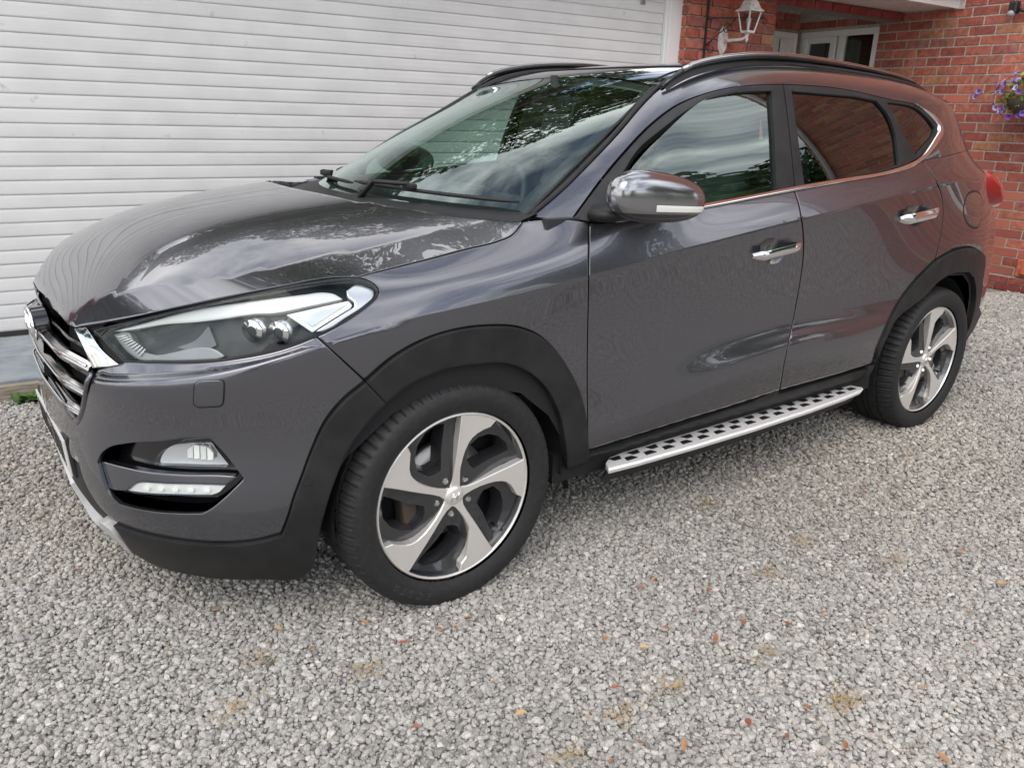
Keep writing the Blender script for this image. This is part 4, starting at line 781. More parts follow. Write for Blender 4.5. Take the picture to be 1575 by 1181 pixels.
 'lamp_reflector': [(1.0093,.7531),(1.0178,.7533),(1.0262,.7535),(1.0346,.7537),(1.0429,.7538),(1.0511,.7539),(1.0592,.7540),(1.0672,.7541),(1.0752,.7541),(1.0831,.7541),(1.0910,.7541),(1.0988,.7540),(1.1066,.7540),(1.1144,.7539),(1.1222,.7538),(1.1300,.7538),(1.1378,.7537),(1.1455,.7535),(1.1533,.7534),(1.1612,.7533),(1.1690,.7532),(1.1761,.7450),(1.1805,.7373),(1.1775,.7310),(1.1709,.7283),(1.1643,.7256),(1.1578,.7231),(1.1512,.7205),(1.1447,.7180),(1.1382,.7155),(1.1318,.7131),(1.1253,.7106),(1.1188,.7082),(1.1123,.7059),(1.1058,.7035),(1.0993,.7012),(1.0927,.6988),(1.0862,.6965),(1.0798,.7024),(1.0733,.7082),(1.0666,.7141),(1.0597,.7199),(1.0524,.7256),(1.0447,.7313),(1.0366,.7369),(1.0280,.7424),(1.0189,.7478)],
 'lamp_corner': [(1.1615,.7811),(1.1679,.7857),(1.1743,.7907),(1.1816,.7943),(1.1900,.7945),(1.1994,.7916),(1.2089,.7867),(1.2175,.7811),(1.2267,.7751),(1.2341,.7678),(1.2365,.7590),(1.2352,.7496),(1.2318,.7424),(1.2262,.7370),(1.2198,.7325),(1.2138,.7282),(1.2080,.7243),(1.2018,.7210),(1.1955,.7181),(1.1890,.7155),(1.1824,.7131),(1.1759,.7109),(1.1694,.7087),(1.1630,.7062),(1.1567,.7035),(1.1504,.7006),(1.1441,.6978),(1.1376,.6953),(1.1310,.6933),(1.1243,.6919),(1.1174,.6913),(1.1103,.6916),(1.1029,.6932),(1.0953,.6954),(1.1018,.6977),(1.1082,.6999),(1.1146,.7022),(1.1210,.7044),(1.1274,.7067),(1.1338,.7091),(1.1402,.7114),(1.1466,.7138),(1.1530,.7162),(1.1595,.7186),(1.1659,.7211),(1.1724,.7236),(1.1790,.7261),(1.1855,.7287),(1.1869,.7371),(1.1842,.7454),(1.1764,.7533),(1.1686,.7616),(1.1645,.7710)],
 'lamp_reflector_in': [(1.0390,.7442),(1.0472,.7443),(1.0552,.7443),(1.0633,.7443),(1.0712,.7443),(1.0791,.7443),(1.0869,.7442),(1.0947,.7441),(1.1025,.7440),(1.1102,.7439),(1.1179,.7438),(1.1256,.7437),(1.1333,.7435),(1.1410,.7433),(1.1487,.7432),(1.1565,.7430),(1.1642,.7428),(1.1581,.7400),(1.1520,.7372),(1.1460,.7345),(1.1400,.7319),(1.1340,.7293),(1.1280,.7267),(1.1220,.7242),(1.1160,.7217),(1.1101,.7192),(1.1041,.7168),(1.0980,.7144),(1.0920,.7119),(1.0860,.7096),(1.0790,.7155),(1.0717,.7213),(1.0641,.7271),(1.0562,.7329),(1.0478,.7386)],
 'lamp_drl': [(.5118,.7820),(.5235,.7824),(.5354,.7835),(.5466,.7839),(.5567,.7824),(.5653,.7781),(.5721,.7701),(.5781,.7607),(.5850,.7523),(.5924,.7442),(.6003,.7365),(.6085,.7296),(.6172,.7238),(.6263,.7195),(.6360,.7164),(.6459,.7140),(.6558,.7118),(.6654,.7093),(.6745,.7090),(.6836,.7090),(.6925,.7093),(.7013,.7099),(.7101,.7107),(.7187,.7115),(.7273,.7124),(.7358,.7133),(.7443,.7141),(.7526,.7148),(.7610,.7152),(.7692,.7155),(.7775,.7154),(.7857,.7149),(.7940,.7141),(.8022,.7128),(.8103,.7109),(.8185,.7085),(.8266,.7055),(.8346,.7018),(.8431,.6972),(.8518,.6921),(.8521,.6889),(.8442,.6874),(.8353,.6860),(.8269,.6867),(.8185,.6874),(.8101,.6880),(.8017,.6886),(.7933,.6891),(.7849,.6896),(.7765,.6901),(.7680,.6906),(.7595,.6911),(.7510,.6916),(.7424,.6921),(.7337,.6926),(.7250,.6931),(.7162,.6937),(.7073,.6943),(.6982,.6950),(.6891,.6957),(.6798,.6965),(.6704,.6973),(.6607,.6979),(.6509,.6982),(.6409,.6986),(.6309,.6995),(.6207,.7012),(.6107,.7041),(.6005,.7082),(.5903,.7133),(.5802,.7190),(.5705,.7251),(.5613,.7316),(.5526,.7388),(.5444,.7467),(.5364,.7552),(.5284,.7640),(.5203,.7730)],
 'lamp_projector': [(.7132,.7216),(.7209,.7231),(.7287,.7244),(.7366,.7256),(.7442,.7269),(.7513,.7287),(.7577,.7310),(.7632,.7341),(.7678,.7379),(.7716,.7423),(.7750,.7470),(.7782,.7517),(.7816,.7562),(.7882,.7494),(.7947,.7427),(.8010,.7360),(.8072,.7295),(.8133,.7229),(.8193,.7165),(.8127,.7142),(.8062,.7117),(.7996,.7094),(.7927,.7075),(.7854,.7066),(.7774,.7067),(.7689,.7077),(.7600,.7094),(.7508,.7116),(.7414,.7142),(.7319,.7168),(.7225,.7194)],
 'lamp_tube_a': [(.9223,.7303),(.9298,.7294)],
 'lamp_tube_b': [(1.0004,.7149),(1.0073,.7136)],
 'washer': [(.8181,.5066),(.8193,.5190),(.8232,.5284),(.8294,.5345),(.8352,.5334),(.8410,.5323),(.8467,.5311),(.8524,.5299),(.8581,.5287),(.8638,.5274),(.8695,.5260),(.8751,.5247),(.8819,.5181),(.8850,.5087),(.8847,.4976),(.8838,.4902),(.8829,.4833),(.8819,.4768),(.8808,.4707),(.8797,.4647),(.8786,.4590),(.8760,.4526),(.8713,.4490),(.8645,.4481),(.8584,.4483),(.8523,.4484),(.8461,.4486),(.8399,.4487),(.8337,.4488),(.8275,.4488),(.8212,.4488),(.8155,.4516),(.8113,.4553),(.8112,.4617),(.8123,.4691),(.8137,.4757),(.8150,.4826),(.8162,.4899),(.8172,.4979)],
 'nook_upper': [(.4800,.2471),(.4869,.2596),(.4942,.2721),(.5051,.2839),(.5183,.2951),(.5322,.3048),(.5463,.3126),(.5610,.3186),(.5755,.3238),(.5894,.3288),(.6027,.3335),(.6159,.3375),(.6287,.3409),(.6413,.3440),(.6536,.3466),(.6657,.3491),(.6775,.3513),(.6892,.3535),(.7007,.3557),(.7116,.3582),(.7224,.3608),(.7331,.3634),(.7436,.3658),(.7540,.3680),(.7643,.3700),(.7744,.3716),(.7843,.3729),(.7941,.3736),(.8037,.3739),(.8132,.3737),(.8225,.3732),(.8318,.3727),(.8377,.3662),(.8438,.3597),(.8498,.3529),(.8558,.3459),(.8616,.3385),(.8673,.3306),(.8730,.3225),(.8786,.3140),(.8842,.3052),(.8898,.2963),(.8954,.2872),(.9012,.2780),(.9070,.2688),(.9028,.2592),(.8874,.2679),(.8780,.2689),(.8685,.2698),(.8590,.2703),(.8494,.2706),(.8398,.2707),(.8301,.2705),(.8204,.2701),(.8105,.2696),(.8007,.2690),(.7907,.2683),(.7807,.2676),(.7705,.2668),(.7603,.2662),(.7500,.2656),(.7396,.2649),(.7290,.2642),(.7182,.2634),(.7074,.2625),(.6963,.2616),(.6851,.2607),(.6737,.2597),(.6621,.2588),(.6503,.2580),(.6383,.2572),(.6261,.2565),(.6135,.2558),(.6006,.2551),(.5874,.2544),(.5737,.2537),(.5597,.2529),(.5451,.2520),(.5300,.2511),(.5142,.2501),(.4976,.2488)],
 'nook_lower': [(.5088,.1818),(.5251,.1845),(.5406,.1869),(.5552,.1890),(.5693,.1908),(.5828,.1925),(.5928,.2023),(.6029,.2114),(.6152,.2177),(.6282,.2224),(.6405,.2261),(.6526,.2283),(.6646,.2294),(.6764,.2300),(.6879,.2305),(.6992,.2313),(.7103,.2325),(.7211,.2337),(.7319,.2349),(.7424,.2360),(.7529,.2371),(.7632,.2381),(.7734,.2390),(.7835,.2398),(.7935,.2405),(.8034,.2410),(.8133,.2415),(.8230,.2418),(.8327,.2421),(.8424,.2423),(.8520,.2424),(.8615,.2425),(.8696,.2503),(.8777,.2587),(.8861,.2641),(.8953,.2634),(.9049,.2592),(.8984,.2512),(.8918,.2432),(.8853,.2354),(.8787,.2278),(.8719,.2205),(.8649,.2135),(.8576,.2069),(.8502,.2004),(.8425,.1942),(.8345,.1884),(.8260,.1830),(.8170,.1783),(.8078,.1736),(.7975,.1731),(.7871,.1724),(.7766,.1716),(.7659,.1708),(.7551,.1699),(.7442,.1692),(.7331,.1684),(.7219,.1676),(.7104,.1668),(.6988,.1660),(.6870,.1653),(.6751,.1647),(.6631,.1641),(.6507,.1636),(.6382,.1632),(.6255,.1628),(.6125,.1624),(.5994,.1623),(.5860,.1623),(.5723,.1622),(.5580,.1620),(.5481,.1656),(.5379,.1691),(.5280,.1731),(.5186,.1774)],
 'nook': [(.4755,.2459),(.4827,.2586),(.4904,.2713),(.5016,.2834),(.5152,.2947),(.5295,.3048),(.5438,.3129),(.5587,.3193),(.5735,.3247),(.5876,.3298),(.6013,.3346),(.6146,.3387),(.6277,.3423),(.6405,.3454),(.6530,.3481),(.6653,.3505),(.6774,.3528),(.6892,.3550),(.7009,.3572),(.7119,.3598),(.7228,.3624),(.7336,.3650),(.7442,.3674),(.7547,.3697),(.7650,.3716),(.7752,.3732),(.7852,.3744),(.7950,.3751),(.8046,.3752),(.8141,.3748),(.8235,.3742),(.8329,.3736),(.8387,.3669),(.8447,.3601),(.8508,.3530),(.8568,.3457),(.8627,.3380),(.8685,.3300),(.8743,.3216),(.8801,.3130),(.8859,.3041),(.8918,.2950),(.8976,.2858),(.9036,.2765),(.9096,.2672),(.9050,.2570),(.8984,.2491),(.8918,.2413),(.8852,.2336),(.8786,.2260),(.8718,.2188),(.8648,.2119),(.8575,.2054),(.8500,.1990),(.8423,.1928),(.8343,.1870),(.8259,.1817),(.8169,.1770),(.8076,.1724),(.7977,.1718),(.7878,.1712),(.7777,.1704),(.7674,.1696),(.7571,.1688),(.7466,.1681),(.7360,.1674),(.7252,.1666),(.7142,.1658),(.7031,.1651),(.6919,.1643),(.6805,.1637),(.6689,.1631),(.6572,.1626),(.6453,.1621),(.6332,.1617),(.6209,.1614),(.6083,.1610),(.5956,.1608),(.5826,.1607),(.5692,.1606),(.5552,.1601),(.5451,.1639),(.5346,.1677),(.5249,.1721),(.5158,.1771),(.5065,.1821),(.5031,.1895),(.4993,.1969),(.4953,.2044),(.4912,.2122),(.4874,.2202),(.4836,.2286),(.4797,.2372)],
 'nook_blade': [(.4755,.2459),(.4933,.2478),(.5100,.2494),(.5259,.2506),(.5410,.2517),(.5556,.2527),(.5696,.2536),(.5832,.2543),(.5964,.2550),(.6092,.2557),(.6217,.2563),(.6339,.2570),(.6459,.2577),(.6576,.2585),(.6691,.2594),(.6805,.2603),(.6916,.2612),(.7026,.2621),(.7134,.2630),(.7240,.2639),(.7346,.2646),(.7449,.2653),(.7552,.2658),(.7653,.2665),(.7754,.2672),(.7853,.2679),(.7952,.2687),(.8050,.2693),(.8147,.2699),(.8244,.2704),(.8340,.2707),(.8435,.2708),(.8530,.2706),(.8625,.2702),(.8718,.2694),(.8812,.2685),(.8905,.2674),(.8838,.2611),(.8771,.2548),(.8704,.2486),(.8637,.2425),(.8542,.2427),(.8445,.2428),(.8349,.2429),(.8251,.2428),(.8153,.2427),(.8055,.2424),(.7955,.2421),(.7855,.2416),(.7754,.2410),(.7652,.2402),(.7548,.2394),(.7444,.2385),(.7338,.2374),(.7231,.2363),(.7122,.2352),(.7011,.2339),(.6898,.2330),(.6782,.2326),(.6664,.2322),(.6543,.2311),(.6422,.2289),(.6300,.2250),(.6175,.2195),(.6055,.2125),(.5946,.2038),(.5832,.1947),(.5689,.1918),(.5539,.1885),(.5384,.1856),(.5228,.1837),(.5065,.1821),(.5031,.1895),(.4993,.1969),(.4953,.2044),(.4912,.2122),(.4874,.2202),(.4836,.2286),(.4797,.2372)],
 'fog_lamp': [(.6696,.2873),(.6722,.2949),(.6748,.3025),(.6786,.3096),(.6837,.3162),(.6896,.3222),(.6959,.3276),(.7024,.3321),(.7092,.3354),(.7164,.3378),(.7238,.3396),(.7312,.3409),(.7386,.3420),(.7459,.3432),(.7529,.3446),(.7598,.3458),(.7667,.3468),(.7735,.3476),(.7803,.3482),(.7870,.3488),(.7937,.3492),(.8004,.3496),(.8070,.3500),(.8136,.3504),(.8201,.3509),(.8237,.3460),(.8273,.3410),(.8309,.3360),(.8346,.3309),(.8385,.3259),(.8424,.3208),(.8465,.3158),(.8506,.3108),(.8547,.3057),(.8589,.3006),(.8630,.2954),(.8567,.2953),(.8503,.2952),(.8440,.2950),(.8376,.2948),(.8312,.2946),(.8247,.2943),(.8182,.2940),(.8117,.2937),(.8052,.2934),(.7987,.2931),(.7921,.2928),(.7854,.2925),(.7788,.2921),(.7721,.2918),(.7653,.2915),(.7585,.2911),(.7517,.2906),(.7448,.2902),(.7379,.2896),(.7309,.2890),(.7238,.2883),(.7167,.2875),(.7095,.2867),(.7023,.2857),(.6950,.2847),(.6876,.2837),(.6801,.2826),(.6725,.2814)],
 'fog_lamp_lens': [(.7558,.3319),(.7615,.3374),(.7673,.3425),(.7736,.3459),(.7803,.3477),(.7872,.3482),(.7942,.3479),(.8013,.3473),(.8084,.3468),(.8152,.3468),(.8190,.3421),(.8228,.3374),(.8266,.3326),(.8304,.3278),(.8343,.3229),(.8281,.3217),(.8219,.3204),(.8156,.3191),(.8093,.3178),(.8030,.3165),(.7966,.3153),(.7902,.3141),(.7838,.3130),(.7773,.3120),(.7708,.3109),(.7642,.3098),(.7577,.3086),(.7569,.3164),(.7563,.3242)],
 'day_light': [(.5728,.1917),(.5806,.1986),(.5879,.2055),(.5956,.2117),(.6043,.2164),(.6137,.2197),(.6231,.2230),(.6315,.2242),(.6398,.2253),(.6479,.2264),(.6559,.2274),(.6638,.2283),(.6716,.2292),(.6793,.2301),(.6868,.2309),(.6943,.2318),(.7017,.2326),(.7090,.2333),(.7163,.2341),(.7235,.2349),(.7306,.2357),(.7376,.2364),(.7446,.2371),(.7515,.2378),(.7584,.2385),(.7652,.2391),(.7719,.2396),(.7787,.2401),(.7853,.2405),(.7920,.2409),(.7986,.2412),(.8051,.2414),(.8116,.2416),(.8181,.2418),(.8246,.2418),(.8310,.2419),(.8375,.2419),(.8438,.2418),(.8502,.2417),(.8565,.2416),(.8629,.2415),(.8588,.2362),(.8548,.2309),(.8505,.2260),(.8457,.2220),(.8402,.2192),(.8342,.2170),(.8283,.2147),(.8219,.2146),(.8154,.2144),(.8089,.2141),(.8024,.2138),(.7958,.2135),(.7892,.2131),(.7825,.2127),(.7758,.2122),(.7691,.2118),(.7623,.2113),(.7554,.2108),(.7485,.2102),(.7415,.2096),(.7345,.2090),(.7273,.2083),(.7202,.2075),(.7129,.2067),(.7055,.2059),(.6981,.2051),(.6906,.2042),(.6830,.2033),(.6753,.2024),(.6674,.2016),(.6595,.2007),(.6515,.1999),(.6434,.1990),(.6351,.1982),(.6267,.1974),(.6182,.1966),(.6095,.1958),(.6007,.1949),(.5916,.1940),(.5823,.1929)],
 'skid': [(.4639,-.0121),(.4936,.0202),(.5083,.0444),(.5144,.0633),(.5155,.0788),(.5130,.0918),(.5081,.1031),(.4970,.1097),(.4841,.1153),(.4702,.1205),(.4562,.1258),(.4430,.1316),(.4309,.1381),(.4193,.1451),(.4081,.1524),(.3974,.1602),(.3873,.1683),(.3781,.1769),(.3704,.1864),(.3637,.1967),(.3562,.2071)],
 'front_door': [(1.9780,.8140),(1.9731,.7988),(1.9679,.7838),(1.9628,.7690),(1.9580,.7543),(1.9535,.7397),(1.9497,.7252),(1.9465,.7107),(1.9440,.6961),(1.9418,.6815),(1.9399,.6668),(1.9409,.6504),(1.9443,.6324),(1.9475,.6146),(1.9507,.5970),(1.9536,.5797),(1.9562,.5628),(1.9586,.5465),(1.9607,.5306),(1.9626,.5153),(1.9641,.5005),(1.9654,.4863),(1.9665,.4725),(1.9675,.4590),(1.9683,.4457),(1.9690,.4325),(1.9698,.4193),(1.9705,.4059),(1.9712,.3923),(1.9721,.3782),(1.9730,.3637),(1.9739,.3483),(1.9750,.3320),(1.9761,.3150),(1.9772,.2972),(1.9782,.2788),(1.9790,.2601),(1.9796,.2413),(1.9800,.2228),(1.9800,.2047),(1.9798,.1873),(1.9797,.1701),(1.9802,.1527),(1.9822,.1342),(1.9869,.1136),(2.0079,.1154),(2.0292,.1170),(2.0506,.1182),(2.0722,.1193),(2.0940,.1202),(2.1159,.1209),(2.1380,.1214),(2.1603,.1218),(2.1828,.1221),(2.2054,.1222),(2.2282,.1223),(2.2512,.1222),(2.2745,.1221),(2.2979,.1219),(2.3216,.1216),(2.3456,.1212),(2.3699,.1207),(2.3944,.1202),(2.4193,.1197),(2.4445,.1191),(2.4701,.1184),(2.4960,.1178),(2.5222,.1172),(2.5488,.1166),(2.5757,.1160),(2.6029,.1155),(2.6303,.1151),(2.6580,.1148),(2.6859,.1146),(2.7140,.1145),(2.7424,.1146),(2.7709,.1147),(2.7997,.1148),(2.8287,.1151),(2.8580,.1154),(2.8876,.1157),(2.9174,.1161),(2.9475,.1165),(2.9779,.1170),(2.9718,.1298),(2.9679,.1417),(2.9656,.1530),(2.9649,.1641),(2.9656,.1753),(2.9677,.1870),(2.9710,.1998),(2.9756,.2149),(2.9822,.2340),(2.9920,.2599),(3.0065,.2960),(3.0209,.3331),(3.0298,.3597),(3.0351,.3792),(3.0387,.3955),(3.0412,.4102),(3.0431,.4238),(3.0444,.4368),(3.0452,.4494),(3.0454,.4618),(3.0449,.4743),(3.0438,.4869),(3.0422,.4999),(3.0401,.5133),(3.0368,.5273),(3.0322,.5417),(3.0263,.5567),(3.0193,.5722),(3.0109,.5881),(3.0011,.6044),(2.9900,.6211),(2.9779,.6379),(2.9649,.6548),(2.9620,.6782),(2.9633,.7046),(2.9641,.7312),(2.9640,.7579),(2.9627,.7847),(2.9616,.8116),(2.9322,.8115),(2.9032,.8114),(2.8745,.8113),(2.8461,.8112),(2.8180,.8111),(2.7902,.8110),(2.7625,.8108),(2.7351,.8106),(2.7078,.8103),(2.6807,.8099),(2.6537,.8095),(2.6268,.8089),(2.6001,.8084),(2.5735,.8079),(2.5471,.8075),(2.5208,.8071),(2.4945,.8070),(2.4684,.8070),(2.4424,.8073),(2.4164,.8077),(2.3906,.8082),(2.3649,.8088),(2.3394,.8095),(2.3143,.8101),(2.2895,.8107),(2.2651,.8113),(2.2412,.8118),(2.2178,.8121),(2.1949,.8124),(2.1726,.8124),(2.1508,.8122),(2.1296,.8120),(2.1089,.8119),(2.0887,.8118),(2.0690,.8118),(2.0498,.8121),(2.0312,.8126),(2.0130,.8131),(1.9953,.8137)],
 'rear_door': [(2.9616,.8116),(2.9627,.7847),(2.9640,.7579),(2.9641,.7312),(2.9633,.7046),(2.9620,.6782),(2.9649,.6548),(2.9779,.6379),(2.9900,.6211),(3.0011,.6044),(3.0109,.5881),(3.0193,.5722),(3.0263,.5567),(3.0322,.5417),(3.0368,.5273),(3.0401,.5133),(3.0422,.4999),(3.0438,.4869),(3.0449,.4743),(3.0454,.4618),(3.0452,.4494),(3.0444,.4368),(3.0431,.4238),(3.0412,.4102),(3.0387,.3955),(3.0351,.3792),(3.0298,.3597),(3.0209,.3331),(3.0065,.2960),(2.9920,.2599),(2.9822,.2340),(2.9756,.2149),(2.9710,.1998),(2.9677,.1870),(2.9656,.1753),(2.9649,.1641),(2.9656,.1530),(2.9679,.1417),(2.9718,.1298),(2.9779,.1170),(3.0093,.1169),(3.0410,.1169),(3.0730,.1169),(3.1053,.1169),(3.1379,.1170),(3.1709,.1171),(3.2043,.1172),(3.2381,.1173),(3.2724,.1175),(3.3071,.1176),(3.3424,.1176),(3.3783,.1176),(3.4149,.1176),(3.4523,.1173),(3.4905,.1170),(3.5298,.1164),(3.5700,.1155),(3.6113,.1144),(3.6535,.1130),(3.6488,.1278),(3.6468,.1413),(3.6482,.1539),(3.6535,.1659),(3.6619,.1780),(3.6717,.1909),(3.6820,.2058),(3.6931,.2243),(3.7060,.2484),(3.7218,.2790),(3.7392,.3108),(3.7565,.3363),(3.7738,.3554),(3.7913,.3705),(3.8095,.3832),(3.8283,.3943),(3.8479,.4043),(3.8686,.4135),(3.8903,.4219),(3.9127,.4298),(3.9358,.4374),(3.9599,.4445),(3.9846,.4514),(4.0095,.4584),(4.0104,.4720),(4.0116,.4854),(4.0125,.4988),(4.0129,.5124),(4.0133,.5260),(4.0134,.5398),(4.0118,.5537),(4.0076,.5679),(4.0016,.5824),(3.9931,.5971),(3.9808,.6118),(3.9638,.6266),(3.9425,.6416),(3.9174,.6565),(3.9030,.6819),(3.8905,.7111),(3.8780,.7411),(3.8676,.7718),(3.8573,.8024),(3.8479,.8332),(3.8037,.8215),(3.7610,.8104),(3.7200,.8028),(3.6804,.7995),(3.6417,.7988),(3.6037,.7989),(3.5664,.7986),(3.5296,.7989),(3.4933,.8000),(3.4572,.8015),(3.4215,.8034),(3.3861,.8053),(3.3510,.8071),(3.3163,.8086),(3.2819,.8095),(3.2479,.8101),(3.2143,.8106),(3.1812,.8109),(3.1485,.8112),(3.1162,.8114),(3.0844,.8116),(3.0530,.8116),(3.0221,.8117),(2.9916,.8116)],
 'quarter_near': [(3.8479,.8332),(3.8573,.8024),(3.8676,.7718),(3.8780,.7411),(3.8905,.7111),(3.9030,.6819),(3.9174,.6565),(3.9425,.6416),(3.9638,.6266),(3.9808,.6118),(3.9931,.5971),(4.0016,.5824),(4.0076,.5679),(4.0118,.5537),(4.0134,.5398),(4.0133,.5260),(4.0129,.5124),(4.0125,.4988),(4.0116,.4854),(4.0104,.4720),(4.0095,.4584),(4.0448,.4625),(4.0806,.4668),(4.1192,.4704),(4.1627,.4725),(4.2109,.4736),(4.2650,.4733),(4.3268,.4711),(4.3977,.4645),(4.4778,.4526),(4.5655,.4342)],
 'rai': [(4.0275,.3826),(4.0483,.3889),(4.0693,.3951),(4.0931,.3999),(4.1209,.4029),(4.1520,.4048),(4.1859,.4055),(4.2230,.4052),(4.2637,.4038),(4.3087,.4012),(4.3573,.3940),(4.4121,.3830)],
 'rai0': [(3.6535,.1130),(3.6527,.1271),(3.6545,.1399),(3.6589,.1521),(3.6665,.1637),(3.6769,.1753),(3.6893,.1874),(3.7029,.2009),(3.7171,.2170),(3.7319,.2377)],
 'flap': [(4.3095,.6216),(4.2657,.6217),(4.2327,.6196),(4.2137,.6133),(4.2029,.6051),(4.1955,.5970),(4.1919,.5885),(4.1928,.5797),(4.1982,.5707),(4.2078,.5614),(4.2221,.5522),(4.2422,.5437),(4.2688,.5353),(4.3012,.5286),(4.3419,.5245),(4.3787,.5249),(4.4002,.5319),(4.4161,.5403),(4.4286,.5483),(4.4360,.5568),(4.4398,.5655),(4.4414,.5743),(4.4389,.5832),(4.4299,.5922),(4.4144,.6013),(4.3933,.6106),(4.3572,.6174)],
 'tail_lamp': [(4.8476,.6654),(4.8839,.6570),(4.5161,.6439),(4.5228,.6366),(4.5249,.6294),(4.5224,.6223),(4.5176,.6153),(4.5125,.6082),(4.5089,.6011)],
 'cup_front': [(2.7465,.6038),(2.7478,.6109),(2.7508,.6172),(2.7591,.6214),(2.7702,.6240),(2.7822,.6260),(2.7957,.6269),(2.8108,.6256),(2.8273,.6221),(2.8412,.6151),(2.8554,.6075),(2.8720,.6016),(2.8854,.5946),(2.8949,.5859),(2.9012,.5772),(2.9043,.5693),(2.9042,.5621),(2.9003,.5558),(2.8932,.5509),(2.8828,.5476),(2.8700,.5459),(2.8552,.5461),(2.8391,.5479),(2.8228,.5514),(2.8065,.5565),(2.7921,.5629),(2.7791,.5706),(2.7683,.5785),(2.7603,.5868),(2.7535,.5953)],
 'cup_rear': [(3.6628,.6041),(3.6674,.6082),(3.6716,.6125),(3.6770,.6163),(3.6852,.6190),(3.6962,.6209),(3.7093,.6221),(3.7234,.6224),(3.7381,.6217),(3.7542,.6201),(3.7712,.6176),(3.7880,.6144),(3.8033,.6108),(3.8187,.6064),(3.8336,.6014),(3.8458,.5962),(3.8536,.5911),(3.8569,.5858),(3.8569,.5806),(3.8544,.5760),(3.8491,.5721),(3.8410,.5688),(3.8310,.5662),(3.8197,.5645),(3.8061,.5635),(3.7911,.5634),(3.7758,.5643),(3.7606,.5663),(3.7447,.5695),(3.7292,.5734),(3.7152,.5775),(3.7033,.5822),(3.6927,.5874),(3.6828,.5930),(3.6730,.5986)],
 'handle_front': [(2.7054,.5907),(2.7337,.5903),(2.7623,.5899),(2.7913,.5896),(2.8205,.5892),(2.8501,.5889),(2.8800,.5886),(2.9102,.5883),(2.9408,.5881),(2.9717,.5880)],
 'handle_rear': [(3.6402,.5937),(3.6783,.5939),(3.7168,.5941),(3.7560,.5943),(3.7957,.5945),(3.8362,.5946),(3.8775,.5946),(3.9198,.5946)],
 'side_frame': [(.3720,1.1020),(.3917,1.1136),(.4113,1.1251),(.4310,1.1367),(.4506,1.1484),(.4703,1.1600),(.4899,1.1718),(.5096,1.1836),(.5293,1.1954),(.5489,1.2073),(.5686,1.2192),(.5882,1.2311),(.6079,1.2429),(.6275,1.2546),(.6472,1.2662),(.6669,1.2776),(.6865,1.2890),(.7062,1.3003),(.7258,1.3117),(.7455,1.3230),(.7651,1.3345),(.7848,1.3460),(.8045,1.3577),(.8241,1.3695),(.8438,1.3815),(.8634,1.3937),(.8831,1.4058),(.9027,1.4180),(.9224,1.4301),(.9421,1.4421),(.9617,1.4539),(.9814,1.4654),(1.0010,1.4766),(1.0207,1.4874),(1.0403,1.4978),(1.0600,1.5077),(1.1000,1.5259),(1.1500,1.5446),(1.2000,1.5590),(1.3500,1.5866),(1.5000,1.6030),(1.7500,1.6110),(2.0000,1.6059),(2.2500,1.5950),(2.5000,1.5785),(2.7000,1.5610),(2.8500,1.5455),(2.9800,1.5256),(3.0600,1.4900),(3.1300,1.4000),(3.1800,1.2950),(3.0000,1.3000),(2.8000,1.2925),(2.6700,1.2850),(2.5500,1.2750),(2.3422,1.2625),(2.3733,1.2777),(2.4065,1.2926),(2.4403,1.3079),(2.4737,1.3240),(2.5050,1.3414),(2.5372,1.3601),(2.5593,1.3804),(2.5624,1.4015),(2.5387,1.4188),(2.5081,1.4342),(2.4774,1.4483),(2.4448,1.4607),(2.4103,1.4710),(2.3743,1.4795),(2.3397,1.4879),(2.2998,1.4905),(2.2611,1.4930),(2.2233,1.4955),(2.1863,1.4981),(2.1501,1.5010),(2.1149,1.5043),(2.0804,1.5079),(2.0465,1.5116),(2.0127,1.5151),(1.9790,1.5181),(1.9455,1.5208),(1.9121,1.5232),(1.8790,1.5254),(1.8461,1.5274),(1.8135,1.5290),(1.7810,1.5302),(1.7487,1.5310),(1.7165,1.5313),(1.6845,1.5313),(1.6528,1.5310),(1.6213,1.5305),(1.5903,1.5300),(1.5597,1.5295),(1.5296,1.5292),(1.5003,1.5290),(1.4711,1.5272),(1.4425,1.5256),(1.4145,1.5241),(1.3869,1.5223),(1.3596,1.5203),(1.3327,1.5179),(1.3062,1.5154),(1.2800,1.5127),(1.2544,1.5097),(1.2293,1.5063),(1.2047,1.5024),(1.1810,1.4981),(1.1580,1.4935),(1.1361,1.4884),(1.1151,1.4830),(1.0950,1.4772),(1.0755,1.4710),(1.0564,1.4644),(1.0375,1.4574),(1.0188,1.4498),(1.0002,1.4416),(.9813,1.4328),(.9622,1.4232),(.9428,1.4130),(.9232,1.4025),(.9037,1.3917),(.8841,1.3807),(.8647,1.3698),(.8451,1.3585),(.8253,1.3470),(.8053,1.3354),(.7853,1.3236),(.7653,1.3119),(.7454,1.3001),(.7258,1.2885),(.7064,1.2770),(.6873,1.2654),(.6685,1.2539),(.6500,1.2424),(.6319,1.2309),(.6142,1.2195),(.5968,1.2080),(.5797,1.1964),(.5629,1.1849),(.5465,1.1734),(.5303,1.1619),(.5144,1.1505),(.4989,1.1391),(.4836,1.1278),(.4687,1.1165),(.4540,1.1053),(.4425,1.1047),(.4312,1.1038),(.4203,1.1030),(.4099,1.1024),(.4001,1.1023),(.3911,1.1027),(.3826,1.1035),(.3743,1.1042)],
